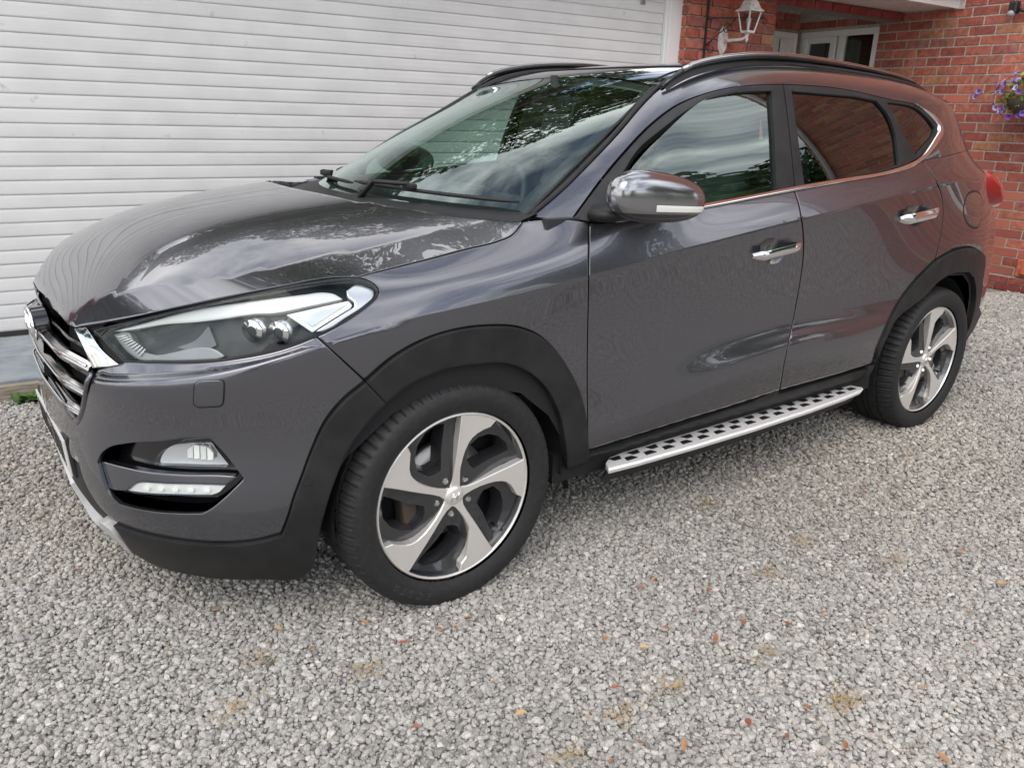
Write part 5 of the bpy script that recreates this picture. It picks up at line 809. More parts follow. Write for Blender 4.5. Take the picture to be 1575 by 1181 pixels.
 'front_frame': [(.4901,1.0981),(.4799,1.1001),(.4707,1.1020),(.4621,1.1037),(.4540,1.1053),(.4669,1.1151),(.4800,1.1250),(.4933,1.1350),(.5069,1.1450),(.5207,1.1550),(.5347,1.1651),(.5490,1.1752),(.5635,1.1853),(.5782,1.1955),(.5932,1.2056),(.6085,1.2157),(.6239,1.2258),(.6397,1.2359),(.6557,1.2460),(.6720,1.2561),(.6886,1.2662),(.7054,1.2764),(.7224,1.2865),(.7396,1.2967),(.7570,1.3070),(.7746,1.3173),(.7922,1.3277),(.8098,1.3380),(.8274,1.3482),(.8448,1.3583),(.8620,1.3682),(.8791,1.3779),(.8963,1.3875),(.9135,1.3971),(.9307,1.4065),(.9478,1.4157),(.9648,1.4245),(.9817,1.4329),(.9982,1.4407),(1.0147,1.4480),(1.0311,1.4548),(1.0476,1.4612),(1.0642,1.4672),(1.0811,1.4728),(1.0984,1.4782),(1.1162,1.4833),(1.1346,1.4881),(1.1538,1.4925),(1.1737,1.4967),(1.1944,1.5006),(1.2157,1.5042),(1.2375,1.5075),(1.2597,1.5104),(1.2823,1.5130),(1.3053,1.5153),(1.3286,1.5176),(1.3522,1.5197),(1.3760,1.5216),(1.4001,1.5232),(1.4246,1.5246),(1.4494,1.5260),(1.4746,1.5274),(1.5003,1.5290),(1.4970,1.5135),(1.4944,1.4980),(1.4920,1.4826),(1.4898,1.4671),(1.4878,1.4517),(1.4860,1.4363),(1.4843,1.4210),(1.4827,1.4056),(1.4812,1.3902),(1.4797,1.3748),(1.4784,1.3594),(1.4771,1.3440),(1.4759,1.3286),(1.4749,1.3132),(1.4739,1.2977),(1.4731,1.2823),(1.4724,1.2668),(1.4719,1.2513),(1.4716,1.2358),(1.4715,1.2202),(1.4716,1.2046),(1.4719,1.1890),(1.4724,1.1734),(1.4467,1.1714),(1.4212,1.1695),(1.3959,1.1676),(1.3709,1.1658),(1.3461,1.1640),(1.3216,1.1621),(1.2972,1.1603),(1.2730,1.1584),(1.2490,1.1565),(1.2252,1.1544),(1.2016,1.1523),(1.1781,1.1501),(1.1548,1.1478),(1.1316,1.1455),(1.1085,1.1431),(1.0856,1.1407),(1.0627,1.1384),(1.0400,1.1361),(1.0173,1.1339),(.9947,1.1319),(.9721,1.1300),(.9496,1.1283),(.9272,1.1267),(.9049,1.1251),(.8827,1.1237),(.8607,1.1223),(.8389,1.1209),(.8174,1.1196),(.7962,1.1184),(.7752,1.1172),(.7546,1.1160),(.7342,1.1149),(.7143,1.1138),(.6947,1.1127),(.6754,1.1116),(.6565,1.1106),(.6380,1.1095),(.6198,1.1085),(.6020,1.1073),(.5845,1.1062),(.5673,1.1050),(.5505,1.1038),(.5341,1.1026),(.5181,1.1013),(.5036,1.0998)],
 'front_glass': [(.6638,1.2307),(.6796,1.2418),(.6958,1.2532),(.7123,1.2647),(.7292,1.2761),(.7463,1.2872),(.7635,1.2979),(.7807,1.3081),(.7979,1.3178),(.8151,1.3270),(.8321,1.3361),(.8492,1.3450),(.8662,1.3540),(.8832,1.3631),(.9004,1.3723),(.9177,1.3815),(.9350,1.3907),(.9524,1.3998),(.9699,1.4086),(.9875,1.4172),(1.0054,1.4258),(1.0236,1.4342),(1.0421,1.4424),(1.0607,1.4500),(1.0794,1.4567),(1.0984,1.4627),(1.1181,1.4681),(1.1386,1.4729),(1.1600,1.4773),(1.1823,1.4814),(1.2052,1.4849),(1.2288,1.4881),(1.2529,1.4909),(1.2772,1.4934),(1.3016,1.4955),(1.3260,1.4972),(1.3506,1.4986),(1.3754,1.4998),(1.4004,1.5012),(1.4256,1.5027),(1.4216,1.4874),(1.4179,1.4722),(1.4143,1.4570),(1.4109,1.4418),(1.4076,1.4266),(1.4045,1.4114),(1.4015,1.3963),(1.3986,1.3812),(1.3957,1.3661),(1.3930,1.3509),(1.3903,1.3358),(1.3877,1.3207),(1.3852,1.3056),(1.3829,1.2905),(1.3806,1.2753),(1.3785,1.2602),(1.3766,1.2451),(1.3748,1.2299),(1.3732,1.2147),(1.3718,1.1995),(1.3706,1.1843),(1.3696,1.1691),(1.3445,1.1670),(1.3195,1.1649),(1.2948,1.1629),(1.2703,1.1610),(1.2459,1.1590),(1.2217,1.1570),(1.1977,1.1549),(1.1739,1.1528),(1.1502,1.1506),(1.1266,1.1484),(1.1032,1.1461),(1.0798,1.1438),(1.0566,1.1416),(1.0335,1.1394),(1.0105,1.1373),(.9875,1.1353),(.9646,1.1335),(.9418,1.1318),(.9190,1.1302),(.8964,1.1287),(.8739,1.1273),(.8516,1.1260),(.8296,1.1247),(.8079,1.1234),(.7864,1.1221),(.7653,1.1208),(.7445,1.1195),(.7240,1.1181),(.7040,1.1167),(.6843,1.1154),(.6649,1.1140),(.6459,1.1126),(.6273,1.1111),(.6091,1.1097),(.6110,1.1235),(.6130,1.1374),(.6151,1.1512),(.6181,1.1649),(.6241,1.1782),(.6320,1.1914),(.6415,1.2045),(.6521,1.2176)],
 'rear_frame': [(1.4724,1.1734),(1.4719,1.1890),(1.4716,1.2046),(1.4715,1.2202),(1.4716,1.2358),(1.4719,1.2513),(1.4724,1.2668),(1.4731,1.2823),(1.4739,1.2977),(1.4749,1.3132),(1.4759,1.3286),(1.4771,1.3440),(1.4784,1.3594),(1.4797,1.3748),(1.4812,1.3902),(1.4827,1.4056),(1.4843,1.4210),(1.4860,1.4363),(1.4878,1.4517),(1.4898,1.4671),(1.4920,1.4826),(1.4944,1.4980),(1.4970,1.5135),(1.5003,1.5290),(1.5255,1.5291),(1.5513,1.5294),(1.5776,1.5298),(1.6042,1.5303),(1.6310,1.5307),(1.6582,1.5310),(1.6856,1.5313),(1.7132,1.5313),(1.7409,1.5311),(1.7687,1.5305),(1.7967,1.5296),(1.8247,1.5284),(1.8529,1.5270),(1.8813,1.5253),(1.9098,1.5234),(1.9385,1.5213),(1.9674,1.5190),(1.9964,1.5166),(2.0255,1.5138),(2.0546,1.5108),(2.0840,1.5075),(2.1137,1.5044),(2.1440,1.5015),(2.1750,1.4990),(2.2066,1.4966),(2.2388,1.4944),(2.2717,1.4923),(2.3052,1.4901),(2.3397,1.4879),(2.3677,1.4792),(2.3968,1.4704),(2.4247,1.4605),(2.4505,1.4489),(2.4747,1.4361),(2.4956,1.4219),(2.5148,1.4064),(2.5214,1.3892),(2.5119,1.3706),(2.4896,1.3535),(2.4645,1.3374),(2.4375,1.3227),(2.4084,1.3091),(2.3785,1.2962),(2.3493,1.2835),(2.3219,1.2705),(2.2887,1.2619),(2.2561,1.2535),(2.2235,1.2459),(2.1904,1.2397),(2.1572,1.2346),(2.1239,1.2303),(2.0909,1.2264),(2.0584,1.2225),(2.0262,1.2192),(1.9940,1.2164),(1.9622,1.2140),(1.9305,1.2119),(1.8992,1.2099),(1.8682,1.2080),(1.8376,1.2059),(1.8074,1.2037),(1.7776,1.2013),(1.7481,1.1987),(1.7191,1.1962),(1.6903,1.1936),(1.6619,1.1911),(1.6339,1.1885),(1.6062,1.1859),(1.5788,1.1834),(1.5517,1.1808),(1.5250,1.1783),(1.4985,1.1758)],
 'rear_glass': [(1.5383,1.5059),(1.5603,1.5056),(1.5826,1.5054),(1.6051,1.5051),(1.6278,1.5049),(1.6508,1.5046),(1.6739,1.5043),(1.6972,1.5039),(1.7208,1.5035),(1.7446,1.5031),(1.7687,1.5029),(1.7931,1.5027),(1.8177,1.5025),(1.8425,1.5022),(1.8674,1.5018),(1.8925,1.5012),(1.9176,1.5004),(1.9427,1.4992),(1.9678,1.4977),(1.9928,1.4958),(2.0177,1.4934),(2.0428,1.4908),(2.0680,1.4882),(2.0834,1.4775),(2.0990,1.4668),(2.1132,1.4555),(2.1248,1.4431),(2.1345,1.4298),(2.1426,1.4158),(2.1496,1.4016),(2.1558,1.3872),(2.1604,1.3726),(2.1633,1.3576),(2.1647,1.3424),(2.1651,1.3269),(2.1650,1.3112),(2.1648,1.2955),(2.1648,1.2798),(2.1655,1.2641),(2.1674,1.2485),(2.1395,1.2437),(2.1120,1.2389),(2.0846,1.2343),(2.0573,1.2303),(2.0300,1.2270),(2.0027,1.2243),(1.9755,1.2219),(1.9485,1.2196),(1.9218,1.2173),(1.8954,1.2148),(1.8693,1.2124),(1.8433,1.2100),(1.8177,1.2077),(1.7922,1.2055),(1.7670,1.2033),(1.7421,1.2011),(1.7173,1.1989),(1.6929,1.1968),(1.6686,1.1947),(1.6447,1.1926),(1.6209,1.1906),(1.5974,1.1885),(1.5741,1.1865),(1.5511,1.1844),(1.5283,1.1824),(1.5270,1.1960),(1.5258,1.2096),(1.5248,1.2232),(1.5240,1.2368),(1.5233,1.2503),(1.5227,1.2638),(1.5223,1.2773),(1.5221,1.2908),(1.5220,1.3043),(1.5220,1.3177),(1.5222,1.3312),(1.5226,1.3446),(1.5231,1.3580),(1.5237,1.3714),(1.5245,1.3849),(1.5255,1.3983),(1.5266,1.4117),(1.5278,1.4251),(1.5292,1.4386),(1.5307,1.4520),(1.5324,1.4655),(1.5342,1.4789),(1.5362,1.4924)],
 'quarter_glass': [(2.1399,1.4852),(2.1635,1.4850),(2.1875,1.4849),(2.2116,1.4846),(2.2355,1.4837),(2.2596,1.4822),(2.2841,1.4804),(2.3081,1.4778),(2.3313,1.4741),(2.3530,1.4689),(2.3735,1.4621),(2.3930,1.4542),(2.4116,1.4456),(2.4292,1.4365),(2.4451,1.4267),(2.4598,1.4161),(2.4741,1.4052),(2.4893,1.3945),(2.4824,1.3816),(2.4727,1.3693),(2.4569,1.3583),(2.4367,1.3483),(2.4146,1.3388),(2.3926,1.3295),(2.3726,1.3200),(2.3546,1.3101),(2.3369,1.3004),(2.3195,1.2906),(2.3024,1.2810),(2.2907,1.2917),(2.2791,1.3024),(2.2680,1.3130),(2.2574,1.3238),(2.2477,1.3346),(2.2389,1.3456),(2.2307,1.3566),(2.2229,1.3677),(2.2153,1.3788),(2.2077,1.3897),(2.1999,1.4006),(2.1921,1.4113),(2.1845,1.4221),(2.1769,1.4327),(2.1694,1.4433),(2.1619,1.4539),(2.1545,1.4644),(2.1471,1.4748)],
 'belt_up': [(.6301,1.1117),(.6459,1.1130),(.6620,1.1142),(.6784,1.1153),(.6951,1.1165),(.7120,1.1176),(.7292,1.1187),(.7467,1.1198),(.7644,1.1209),(.7824,1.1220),(.8006,1.1232),(.8190,1.1243),(.8376,1.1254),(.8564,1.1265),(.8754,1.1277),(.8945,1.1289),(.9138,1.1301),(.9331,1.1314),(.9526,1.1327),(.9720,1.1341),(.9916,1.1355),(1.0112,1.1370),(1.0308,1.1385),(1.0505,1.1400),(1.0703,1.1416),(1.0902,1.1432),(1.1101,1.1449),(1.1301,1.1466),(1.1502,1.1483),(1.1704,1.1501),(1.1907,1.1519),(1.2111,1.1537),(1.2316,1.1556),(1.2522,1.1575),(1.2729,1.1594),(1.2938,1.1613),(1.3147,1.1633),(1.3359,1.1653),(1.3571,1.1673),(1.3786,1.1694),(1.4002,1.1715),(1.4219,1.1736),(1.4439,1.1756),(1.4661,1.1777),(1.4885,1.1796),(1.5111,1.1816),(1.5340,1.1834),(1.5572,1.1852),(1.5806,1.1870),(1.6042,1.1888),(1.6281,1.1905),(1.6522,1.1923),(1.6766,1.1940),(1.7013,1.1958),(1.7262,1.1976),(1.7513,1.1995),(1.7767,1.2013),(1.8023,1.2033),(1.8283,1.2051),(1.8545,1.2068),(1.8810,1.2085),(1.9078,1.2101),(1.9348,1.2118),(1.9620,1.2137),(1.9894,1.2158),(2.0170,1.2182),(2.0447,1.2209),(2.0725,1.2241),(2.1005,1.2276),(2.1288,1.2313),(2.1573,1.2353),(2.1859,1.2397),(2.2144,1.2448),(2.2431,1.2505),(2.2723,1.2565),(2.3009,1.2635),(2.3280,1.2718),(2.3533,1.2818),(2.3772,1.2932),(2.4002,1.3058),(2.4224,1.3191),(2.4443,1.3329),(2.4662,1.3468),(2.4900,1.3606),(2.5122,1.3750),(2.5234,1.3910),(2.5226,1.4066),(2.5053,1.4196),(2.4844,1.4316),(2.4627,1.4424),(2.4388,1.4519),(2.4137,1.4607),(2.3885,1.4690),(2.3642,1.4772),(2.3416,1.4859)],
 'belt_low': [(.6284,1.0994),(.6442,1.1004),(.6603,1.1014),(.6766,1.1023),(.6932,1.1033),(.7100,1.1042),(.7272,1.1050),(.7446,1.1059),(.7622,1.1067),(.7801,1.1076),(.7982,1.1084),(.8166,1.1093),(.8351,1.1102),(.8538,1.1111),(.8728,1.1121),(.8918,1.1130),(.9110,1.1141),(.9303,1.1152),(.9496,1.1164),(.9690,1.1177),(.9885,1.1190),(1.0080,1.1204),(1.0276,1.1220),(1.0472,1.1235),(1.0669,1.1252),(1.0866,1.1269),(1.1064,1.1287),(1.1263,1.1305),(1.1463,1.1323),(1.1664,1.1342),(1.1866,1.1361),(1.2068,1.1381),(1.2272,1.1400),(1.2477,1.1419),(1.2683,1.1439),(1.2890,1.1458),(1.3099,1.1477),(1.3309,1.1495),(1.3521,1.1514),(1.3735,1.1533),(1.3950,1.1552),(1.4166,1.1571),(1.4385,1.1590),(1.4606,1.1609),(1.4829,1.1628),(1.5054,1.1647),(1.5281,1.1666),(1.5511,1.1685),(1.5743,1.1703),(1.5978,1.1722),(1.6215,1.1741),(1.6454,1.1760),(1.6696,1.1779),(1.6941,1.1798),(1.7188,1.1818),(1.7437,1.1837),(1.7689,1.1857),(1.7943,1.1878),(1.8200,1.1897),(1.8460,1.1916),(1.8723,1.1934),(1.8989,1.1952),(1.9257,1.1971),(1.9527,1.1990),(1.9799,1.2010),(2.0074,1.2032),(2.0350,1.2056),(2.0627,1.2084),(2.0907,1.2114),(2.1188,1.2146),(2.1477,1.2177),(2.1768,1.2209),(2.2059,1.2247),(2.2345,1.2295),(2.2624,1.2359),(2.2898,1.2436),(2.3168,1.2523),(2.3431,1.2616),(2.3689,1.2716),(2.3943,1.2825),(2.4192,1.2940),(2.4438,1.3062),(2.4678,1.3190),(2.4914,1.3323),(2.5152,1.3460),(2.5415,1.3601),(2.5613,1.3749),(2.5669,1.3911),(2.5610,1.4063),(2.5419,1.4192),(2.5184,1.4308),(2.4951,1.4413),(2.4690,1.4502),(2.4413,1.4578),(2.4130,1.4648),(2.3851,1.4713),(2.3583,1.4780),(2.3335,1.4851)],
 'sensor': [(1.0611,.2435),(1.0691,.2422)],
 'hood_edge': [(-.8412,-.3648),(-.8315,-.3823),(-.8221,-.4013),(-.8128,-.4201),(-.8035,-.4384),(-.7943,-.4561),(-.7851,-.4733),(-.7760,-.4900),(-.7669,-.5062),(-.7578,-.5219),(-.7487,-.5372),(-.7396,-.5520),(-.7305,-.5662),(-.7214,-.5798),(-.7122,-.5928),(-.7029,-.6051),(-.6936,-.6168),(-.6842,-.6278),(-.6747,-.6382),(-.6651,-.6479),(-.6554,-.6570),(-.6455,-.6657),(-.6356,-.6739),(-.6257,-.6818),(-.6156,-.6894),(-.6054,-.6965),(-.5952,-.7034),(-.5849,-.7100),(-.5745,-.7162),(-.5640,-.7223),(-.5534,-.7280),(-.5428,-.7336),(-.5320,-.7389),(-.5212,-.7441),(-.5104,-.7492),(-.4994,-.7541),(-.4884,-.7589),(-.4774,-.7637),(-.4662,-.7682),(-.4550,-.7726),(-.4436,-.7766),(-.4321,-.7804),(-.4203,-.7836),(-.4082,-.7862),(-.3958,-.7880),(-.3831,-.7894),(-.3703,-.7907),(-.3574,-.7920),(-.3443,-.7932),(-.3310,-.7943),(-.3177,-.7955),(-.3045,-.7971),(-.2914,-.7993),(-.2787,-.8024),(-.2662,-.8060),(-.2537,-.8098),(-.2554,-.8133),(-.2402,-.8108),(-.2253,-.8089),(-.2104,-.8074),(-.1955,-.8063),(-.1807,-.8054),(-.1658,-.8047),(-.1509,-.8041),(-.1359,-.8036),(-.1208,-.8032),(-.1057,-.8029),(-.0905,-.8027),(-.0753,-.8027),(-.0600,-.8028),(-.0448,-.8030),(-.0295,-.8035),(-.0142,-.8040),(.0011,-.8046),(.0165,-.8053),(.0319,-.8061),(.0474,-.8069),(.0630,-.8078),(.0786,-.8088),(.0944,-.8098),(.1101,-.8113),(.1258,-.8132),(.1416,-.8149),(.1578,-.8160),(.1746,-.8161),(.1921,-.8149),(.2097,-.8144),(.2268,-.8136),(.2435,-.8108),(.2599,-.8047),(.2767,-.7962),(.2945,-.7868)],
 'hood_rear': [(.2954,-.7855),(.2886,-.7635),(.2801,-.7435),(.2697,-.7259),(.2572,-.7109),(.2432,-.6980),(.2276,-.6872),(.2123,-.6762),(.1972,-.6649),(.1824,-.6533),(.1678,-.6412),(.1536,-.6286),(.1401,-.6151),(.1270,-.6008),(.1143,-.5859),(.1018,-.5706),(.0893,-.5549),(.0769,-.5392),(.0642,-.5236),(.0511,-.5086),(.0379,-.4935),(.0255,-.4771),(.0145,-.4581),(.0049,-.4364),(-.0042,-.4134)],
 'hood_crease': [(-.7451,-.4495),(-.7089,-.4975),(-.6716,-.5360),(-.6329,-.5669),(-.5932,-.5929),(-.5520,-.6141),(-.5093,-.6307),(-.4648,-.6437),(-.4186,-.6537),(-.3712,-.6626),(-.3226,-.6708),(-.2723,-.6771),(-.2204,-.6822),(-.1669,-.6861),(-.1114,-.6887),(-.0541,-.6901),(.0051,-.6907),(.0662,-.6908),(.1289,-.6910),(.1933,-.6913),(.2593,-.6921)],
}
# ================================================================ THE CAR
MP = mat('graphite metallic paint', (.118, .119, .136), .235, .88, 1.0, .008)
t, N, L, b = nodes(MP); b.inputs['Coat IOR'].default_value = 1.57
MPL = mat('black trim plastic', (.018, .018, .0185), .52, 0, spec=.4); noise_col(MPL, 14, (.0085, .0088, .009), (.017, .017, .0172), 8, bump=.15, bump_d=.0006)
MCAP = mat('sky-lightened mirror cap', (.29, .29, .305), .18, .92, .8, .02)  # body paint made lighter, sky reflection on the cap put into its colour
MGB = mat('gloss black', (.006, .006, .007), .12, 0, .6)
MCH = mat('chrome', (.82, .82, .82), .05, 1.0)
MSC = mat('satin chrome', (.42, .41, .40), .16, 1.0)
MSI = mat('silver paint', (.55, .55, .54), .35, .3, .4)
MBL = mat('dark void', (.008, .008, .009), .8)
MRB = mat('tyre rubber', (.020, .020, .021), .62, spec=.35); noise_col(MRB, 60, (.018, .018, .019), (.030, .0295, .0285), 6, .45, .8)
MAL = mat('machined alloy', (.80, .775, .735), .36, .6, .4, .12)
MAD = mat('dark alloy', (.040, .041, .045), .22, .35, .9, .05)
MSTL = mat('brake steel', (.30, .29, .28), .35, .9)
MWS = glass_mat('windscreen glass', (.80, .94, .88), 1.9)
MSG = glass_mat('door glass', (.50, .68, .62), 2.4)
MPG = glass_mat('privacy glass', (.10, .12, .12), 1.9)
MRG = mat('roof glass', (.008, .009, .010), .02, 0, 1.0, .01)
MLN = glass_mat('lamp lens', (.94, .96, .97), .5)
MSEAT = mat('seat cloth', (.08, .08, .082), .8); MCAB = mat('cabin plastic', (.022, .023, .025), .6); MHL = mat('headlining', (.42, .40, .37), .9)
MRD = mat('red lamp', (.42, .012, .014), .08, 0, 1.0, .01)
MLED = mat('led lamp', (.80, .80, .74), .25); t, N, L, b = nodes(MLED); b.inputs['Emission Color'].default_value = (1, .97, .88, 1); b.inputs['Emission Strength'].default_value = .0
MREF = mat('lamp reflector', (.75, .76, .78), .22, .9)
MSC2 = mat('lamp corner', (.62, .63, .65), .3, .7)
MRF3 = mat('light guide', (.24, .245, .25), .4, .4)
MBOWL = mat('lamp bowl', (.10, .105, .11), .25, 0, .5)
MRF2 = mat('lamp facets', (.72, .72, .70), .42, .25)
MWP = mat('plate white', (.62, .62, .60), .4); MBK2 = mat('plate black', (.01, .01, .01), .5)
MALU = mat('brushed aluminium', rough=.42, metal=.25); noise_col(MALU, 60, (.72, .715, .70), (.84, .83, .815), 4, vec=(.4, 30, 30))

car = thing('parked_car', 'dark grey five-door SUV with black wheel arch trim parked on gravel', 'car', (1.33, 0, 0))
# children keep world-like coordinates: the root's offset is undone through one parent-inverse
_OFF = Matrix.Translation((-1.33, 0, 0))
CARPARTS = []
T = TR
rv = lambda s: list(s)[::-1]
A = lambda k: [tuple(p) for p in T[k]]
# ---- lower skin
lead = [(0, .372)]
paint_low = A('bumper_a')
bumper = paint_low+[(.30, .205), (0, .205)]+[(0, .372)]+rv(A('grille_low'))[:-1]+A('bumper_b')[3:]
nook = A('nook')
bump = panel('front_bumper', F, bumper, MP, car, [nook], 0, .026, .012, .0015, None, soft=.004, sym=True)
sensor = None
def both(name, S, poly, m, **k): return panel(name, S, poly, m, car, mirror=True, **k)
fender = both('front_fender', F, A('fender'), MP, step=.026, gap=.0022, crease=True, soft=.004)
fdoor = both('front_door', F, A('front_door'), MP, step=.026, gap=.0028, crease=True, soft=.004)
rdoor = both('rear_door', F, A('rear_door'), MP, step=.026, gap=.0028, crease=True, soft=.004)
UE = float(FU[-1]); UR = float(FU[14])                  # station of the rear axle
qn = A('quarter_near')
quarter = qn+[(4.62, .40), (4.66, .34), (4.69, .27), (4.70, .19), (4.80, .18), (5.0, .18), (UE, .18), (UE, .82), (5.0, .82), (4.7, .82), (4.5, .82), (4.18, .82), (4.0, .823)]
rq = both('rear_quarter', F, quarter, MP, step=.03, gap=.0015, crease=True, soft=.004)
# black trims stand a little proud
def lip(d, e): return lambda uv: np.full(len(uv), d)
both('front_arch_trim', F, A('arch_front'), MPL, off=.010, step=.03, gap=.001, rim=.03, soft=.006)
panel('lower_bumper_trim', F, A('bumper_trim'), MPL, car, (), .010, .03, .03, .001, True, soft=.006)
rai_in = [(3.665, .03), (3.672, .06)]+A('rai0')+[(3.80, .285), (3.86, .312), (3.93, .337), (3.99, .362)]+A('rai')[:8]
rai_out_r = [(4.34, .398), (4.43, .372), (4.50, .33), (4.545, .28), (4.565, .22), (4.57, .14), (4.57, .06)]
rtrim = [(3.60, .03)]+[(3.60, .085)]+[tuple(p) for p in rv(A('rear_door'))][0:0]
fr_edge = [p for p in A('rear_door')]
i0 = min(range(len(fr_edge)), key=lambda i: np.hypot(fr_edge[i][0]-rai_in[2][0]+.05, fr_edge[i][1]-.09))
rao = [p for p in fr_edge if p[0] > 3.60 and p[1] < .46]; rao = sorted(rao, key=lambda p: p[1]*2+p[0])
arch_r = [(3.60, .0), (3.60, rao[0][1])]+rao+qn[-10:]+[(4.62, .40), (4.66, .34), (4.69, .27), (4.70, .19), (4.70, .06), (4.57, .06)]+rv(rai_out_r)[1:]+rv(rai_in)
both('rear_arch_trim', F, arch_r, MPL, off=.010, step=.03, gap=.001, rim=.03, soft=.006)
# rear bumper's black lower part
both('rear_bumper_trim', F, [(4.70, .06), (4.70, .185), (UE, .185), (UE, .0), (4.72, .0)], MPL, off=.006, step=.05, rim=.02)
# sills
fd = A('front_door'); rd = A('rear_door')
low_edge = sorted([p for p in fd if p[1] < .115]+[p for p in rd if p[1] < .13 and p[0] < 3.62], key=lambda p: p[0])
sill = [(1.98, -.06), (2.02, .075)]+[(p[0], p[1]-.010) for p in low_edge if p[0] > 2.02]+[(3.63, .085), (3.66, .03), (3.66, -.04)]
both('sill_cladding', F, sill, MPL, off=.0, step=.02, rim=.05, soft=.006)
# dark shell behind the joints
def disc(uc, vc, r, n=28): return [(uc+r*math.cos(a), vc+r*math.sin(a)) for a in np.linspace(0, 2*math.pi, n, endpoint=False)]
archf = [p for p in A('arch_front')]
def hole_front():
    a = A('bumper_trim'); b_ = A('arch_front')
    inner = []
    return [(1.02, -.05), (1.03, .06), (1.08, .17), (1.17, .30), (1.30, .385), (1.45, .425), (1.58, .42), (1.72, .36), (1.83, .26), (1.90, .14), (1.93, .0), (1.93, -.05)]
hole_rear = [(3.70, -.02), (3.72, .14), (3.80, .26), (3.92, .335), (4.04, .375), (4.18, .395), (4.34, .385), (4.45, .345), (4.52, .27), (4.55, .16), (4.55, -.02)]
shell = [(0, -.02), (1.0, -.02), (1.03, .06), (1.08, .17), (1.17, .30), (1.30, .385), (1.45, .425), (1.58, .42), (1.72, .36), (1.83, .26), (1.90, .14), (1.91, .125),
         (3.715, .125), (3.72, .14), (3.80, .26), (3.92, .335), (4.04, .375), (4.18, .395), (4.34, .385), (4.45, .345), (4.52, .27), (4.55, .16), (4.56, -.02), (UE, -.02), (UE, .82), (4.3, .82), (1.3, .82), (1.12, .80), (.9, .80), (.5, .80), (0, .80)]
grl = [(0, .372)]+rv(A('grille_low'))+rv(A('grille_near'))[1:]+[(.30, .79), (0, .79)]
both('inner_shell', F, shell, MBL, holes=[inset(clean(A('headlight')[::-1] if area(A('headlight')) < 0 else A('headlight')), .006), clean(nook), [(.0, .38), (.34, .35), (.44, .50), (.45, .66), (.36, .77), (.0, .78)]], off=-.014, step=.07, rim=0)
# ---- doors: handles and cups
def fpt(u, v, o=0.):
    p = F(u, v); n = surf_n(F, np.atleast_1d(u), np.atleast_1d(v)); return (p+n*o)
def handle(doors, key, cup):
    h = np.array(T[key]); uu = np.linspace(h[0, 0], h[-1, 0], 13); vv = np.interp(uu, h[:, 0], h[:, 1])
    for sgn, d in zip((1, -1), doors):
        V, Fc = [], []
        for i, (u, v) in enumerate(zip(uu, vv)):
            q = i/12; lift = .036*min(1, 4.5*q+.25, 6*(1-q)+.35)
            hh = .014*min(1, 5*q+.45, 5*(1-q)+.55)
            for k, (dz, dn) in enumerate([(-1, -.35), (-.75, .1), (-.1, .34), (.45, .30), (1, -.15), (.6, -.6), (-.4, -.7)]):
                p = fpt(u, v+dz*hh, lift+dn*.013)[0]; V.append(p*np.array([1, sgn, 1]))
        K = 7
        for i in range(12):
            for k in range(K):
                f = (i*K+k, i*K+(k+1) % K, (i+1)*K+(k+1) % K, (i+1)*K+k); Fc.append(f if sgn < 0 else f[::-1])
        e0 = list(range(K)); e1 = [12*K+k for k in range(K)]; Fc += [tuple(e0), tuple(e1[::-1])]
        o = mobj('handle', V, Fc, MCH, d, True)
        bmx = bmesh.new(); bmx.from_mesh(o.data); bmesh.ops.recalc_face_normals(bmx, faces=bmx.faces); bmx.to_mesh(o.data); bmx.free()
        md_ = o.modifiers.new('edges', 'EDGE_SPLIT'); md_.split_angle = R(38)
    c = np.array(T[cup]); c = c if area(c) > 0 else c[::-1]; ctr = c.mean(0); rad = np.abs(c-ctr).max(0)
    def dish(uv): q = ((uv-ctr)/rad); return .0012-.0*np.clip(1-(q**2).sum(1), 0, 1)
    for sgn, d in zip((1, -1), doors):
        # shallow scoop: a darker bowl seen behind the grip
        n_ = 20; V, Fc = [], []
        for j in range(5):
            for k in range(n_):
                a = 2*math.pi*k/n_; f_ = j/4
                p = c[int(round(k*len(c)/n_)) % len(c)]*(1-f_*.999)+ctr*f_*.999
                V.append(fpt(p[0], p[1], .0016+[0, -.0006, -.0009, -.0011, -.0012][j])[0]*np.array([1, sgn, 1]))
        for j in range(4):
            for k in range(n_): Fc.append((j*n_+k, j*n_+(k+1) % n_, (j+1)*n_+(k+1) % n_, (j+1)*n_+k))
        nn = []
        for j in range(5):
            for k in range(n_):
                p = c[int(round(k*len(c)/n_)) % len(c)]; dq = (p-ctr)/rad; s_ = [.75, .6, .4, .2, 0][j]
                bn = surf_n(F, np.atleast_1d(p[0]), np.atleast_1d(p[1]))[0]; v_ = bn+np.array([-dq[0], 0, -dq[1]])*s_; v_ /= np.linalg.norm(v_); nn.append(v_*np.array([1, sgn, 1]))
        mobj('handle_recess', V, [f if sgn > 0 else f[::-1] for f in Fc], MP, d, True, nn)
handle(fdoor, 'handle_front', 'cup_front'); handle(rdoor, 'handle_rear', 'cup_rear')
# fuel flap: a proud lid with a thin joint
flap = panel('fuel_flap', F, A('flap'), MP, car, (), .0012, .02, .002, .001, None, soft=.004)
panel('fuel_flap_joint', F, inset(clean(A('flap')[::-1] if area(A('flap')) < 0 else A('flap')), -.004), MBL, car, (), .0005, .03, 0)
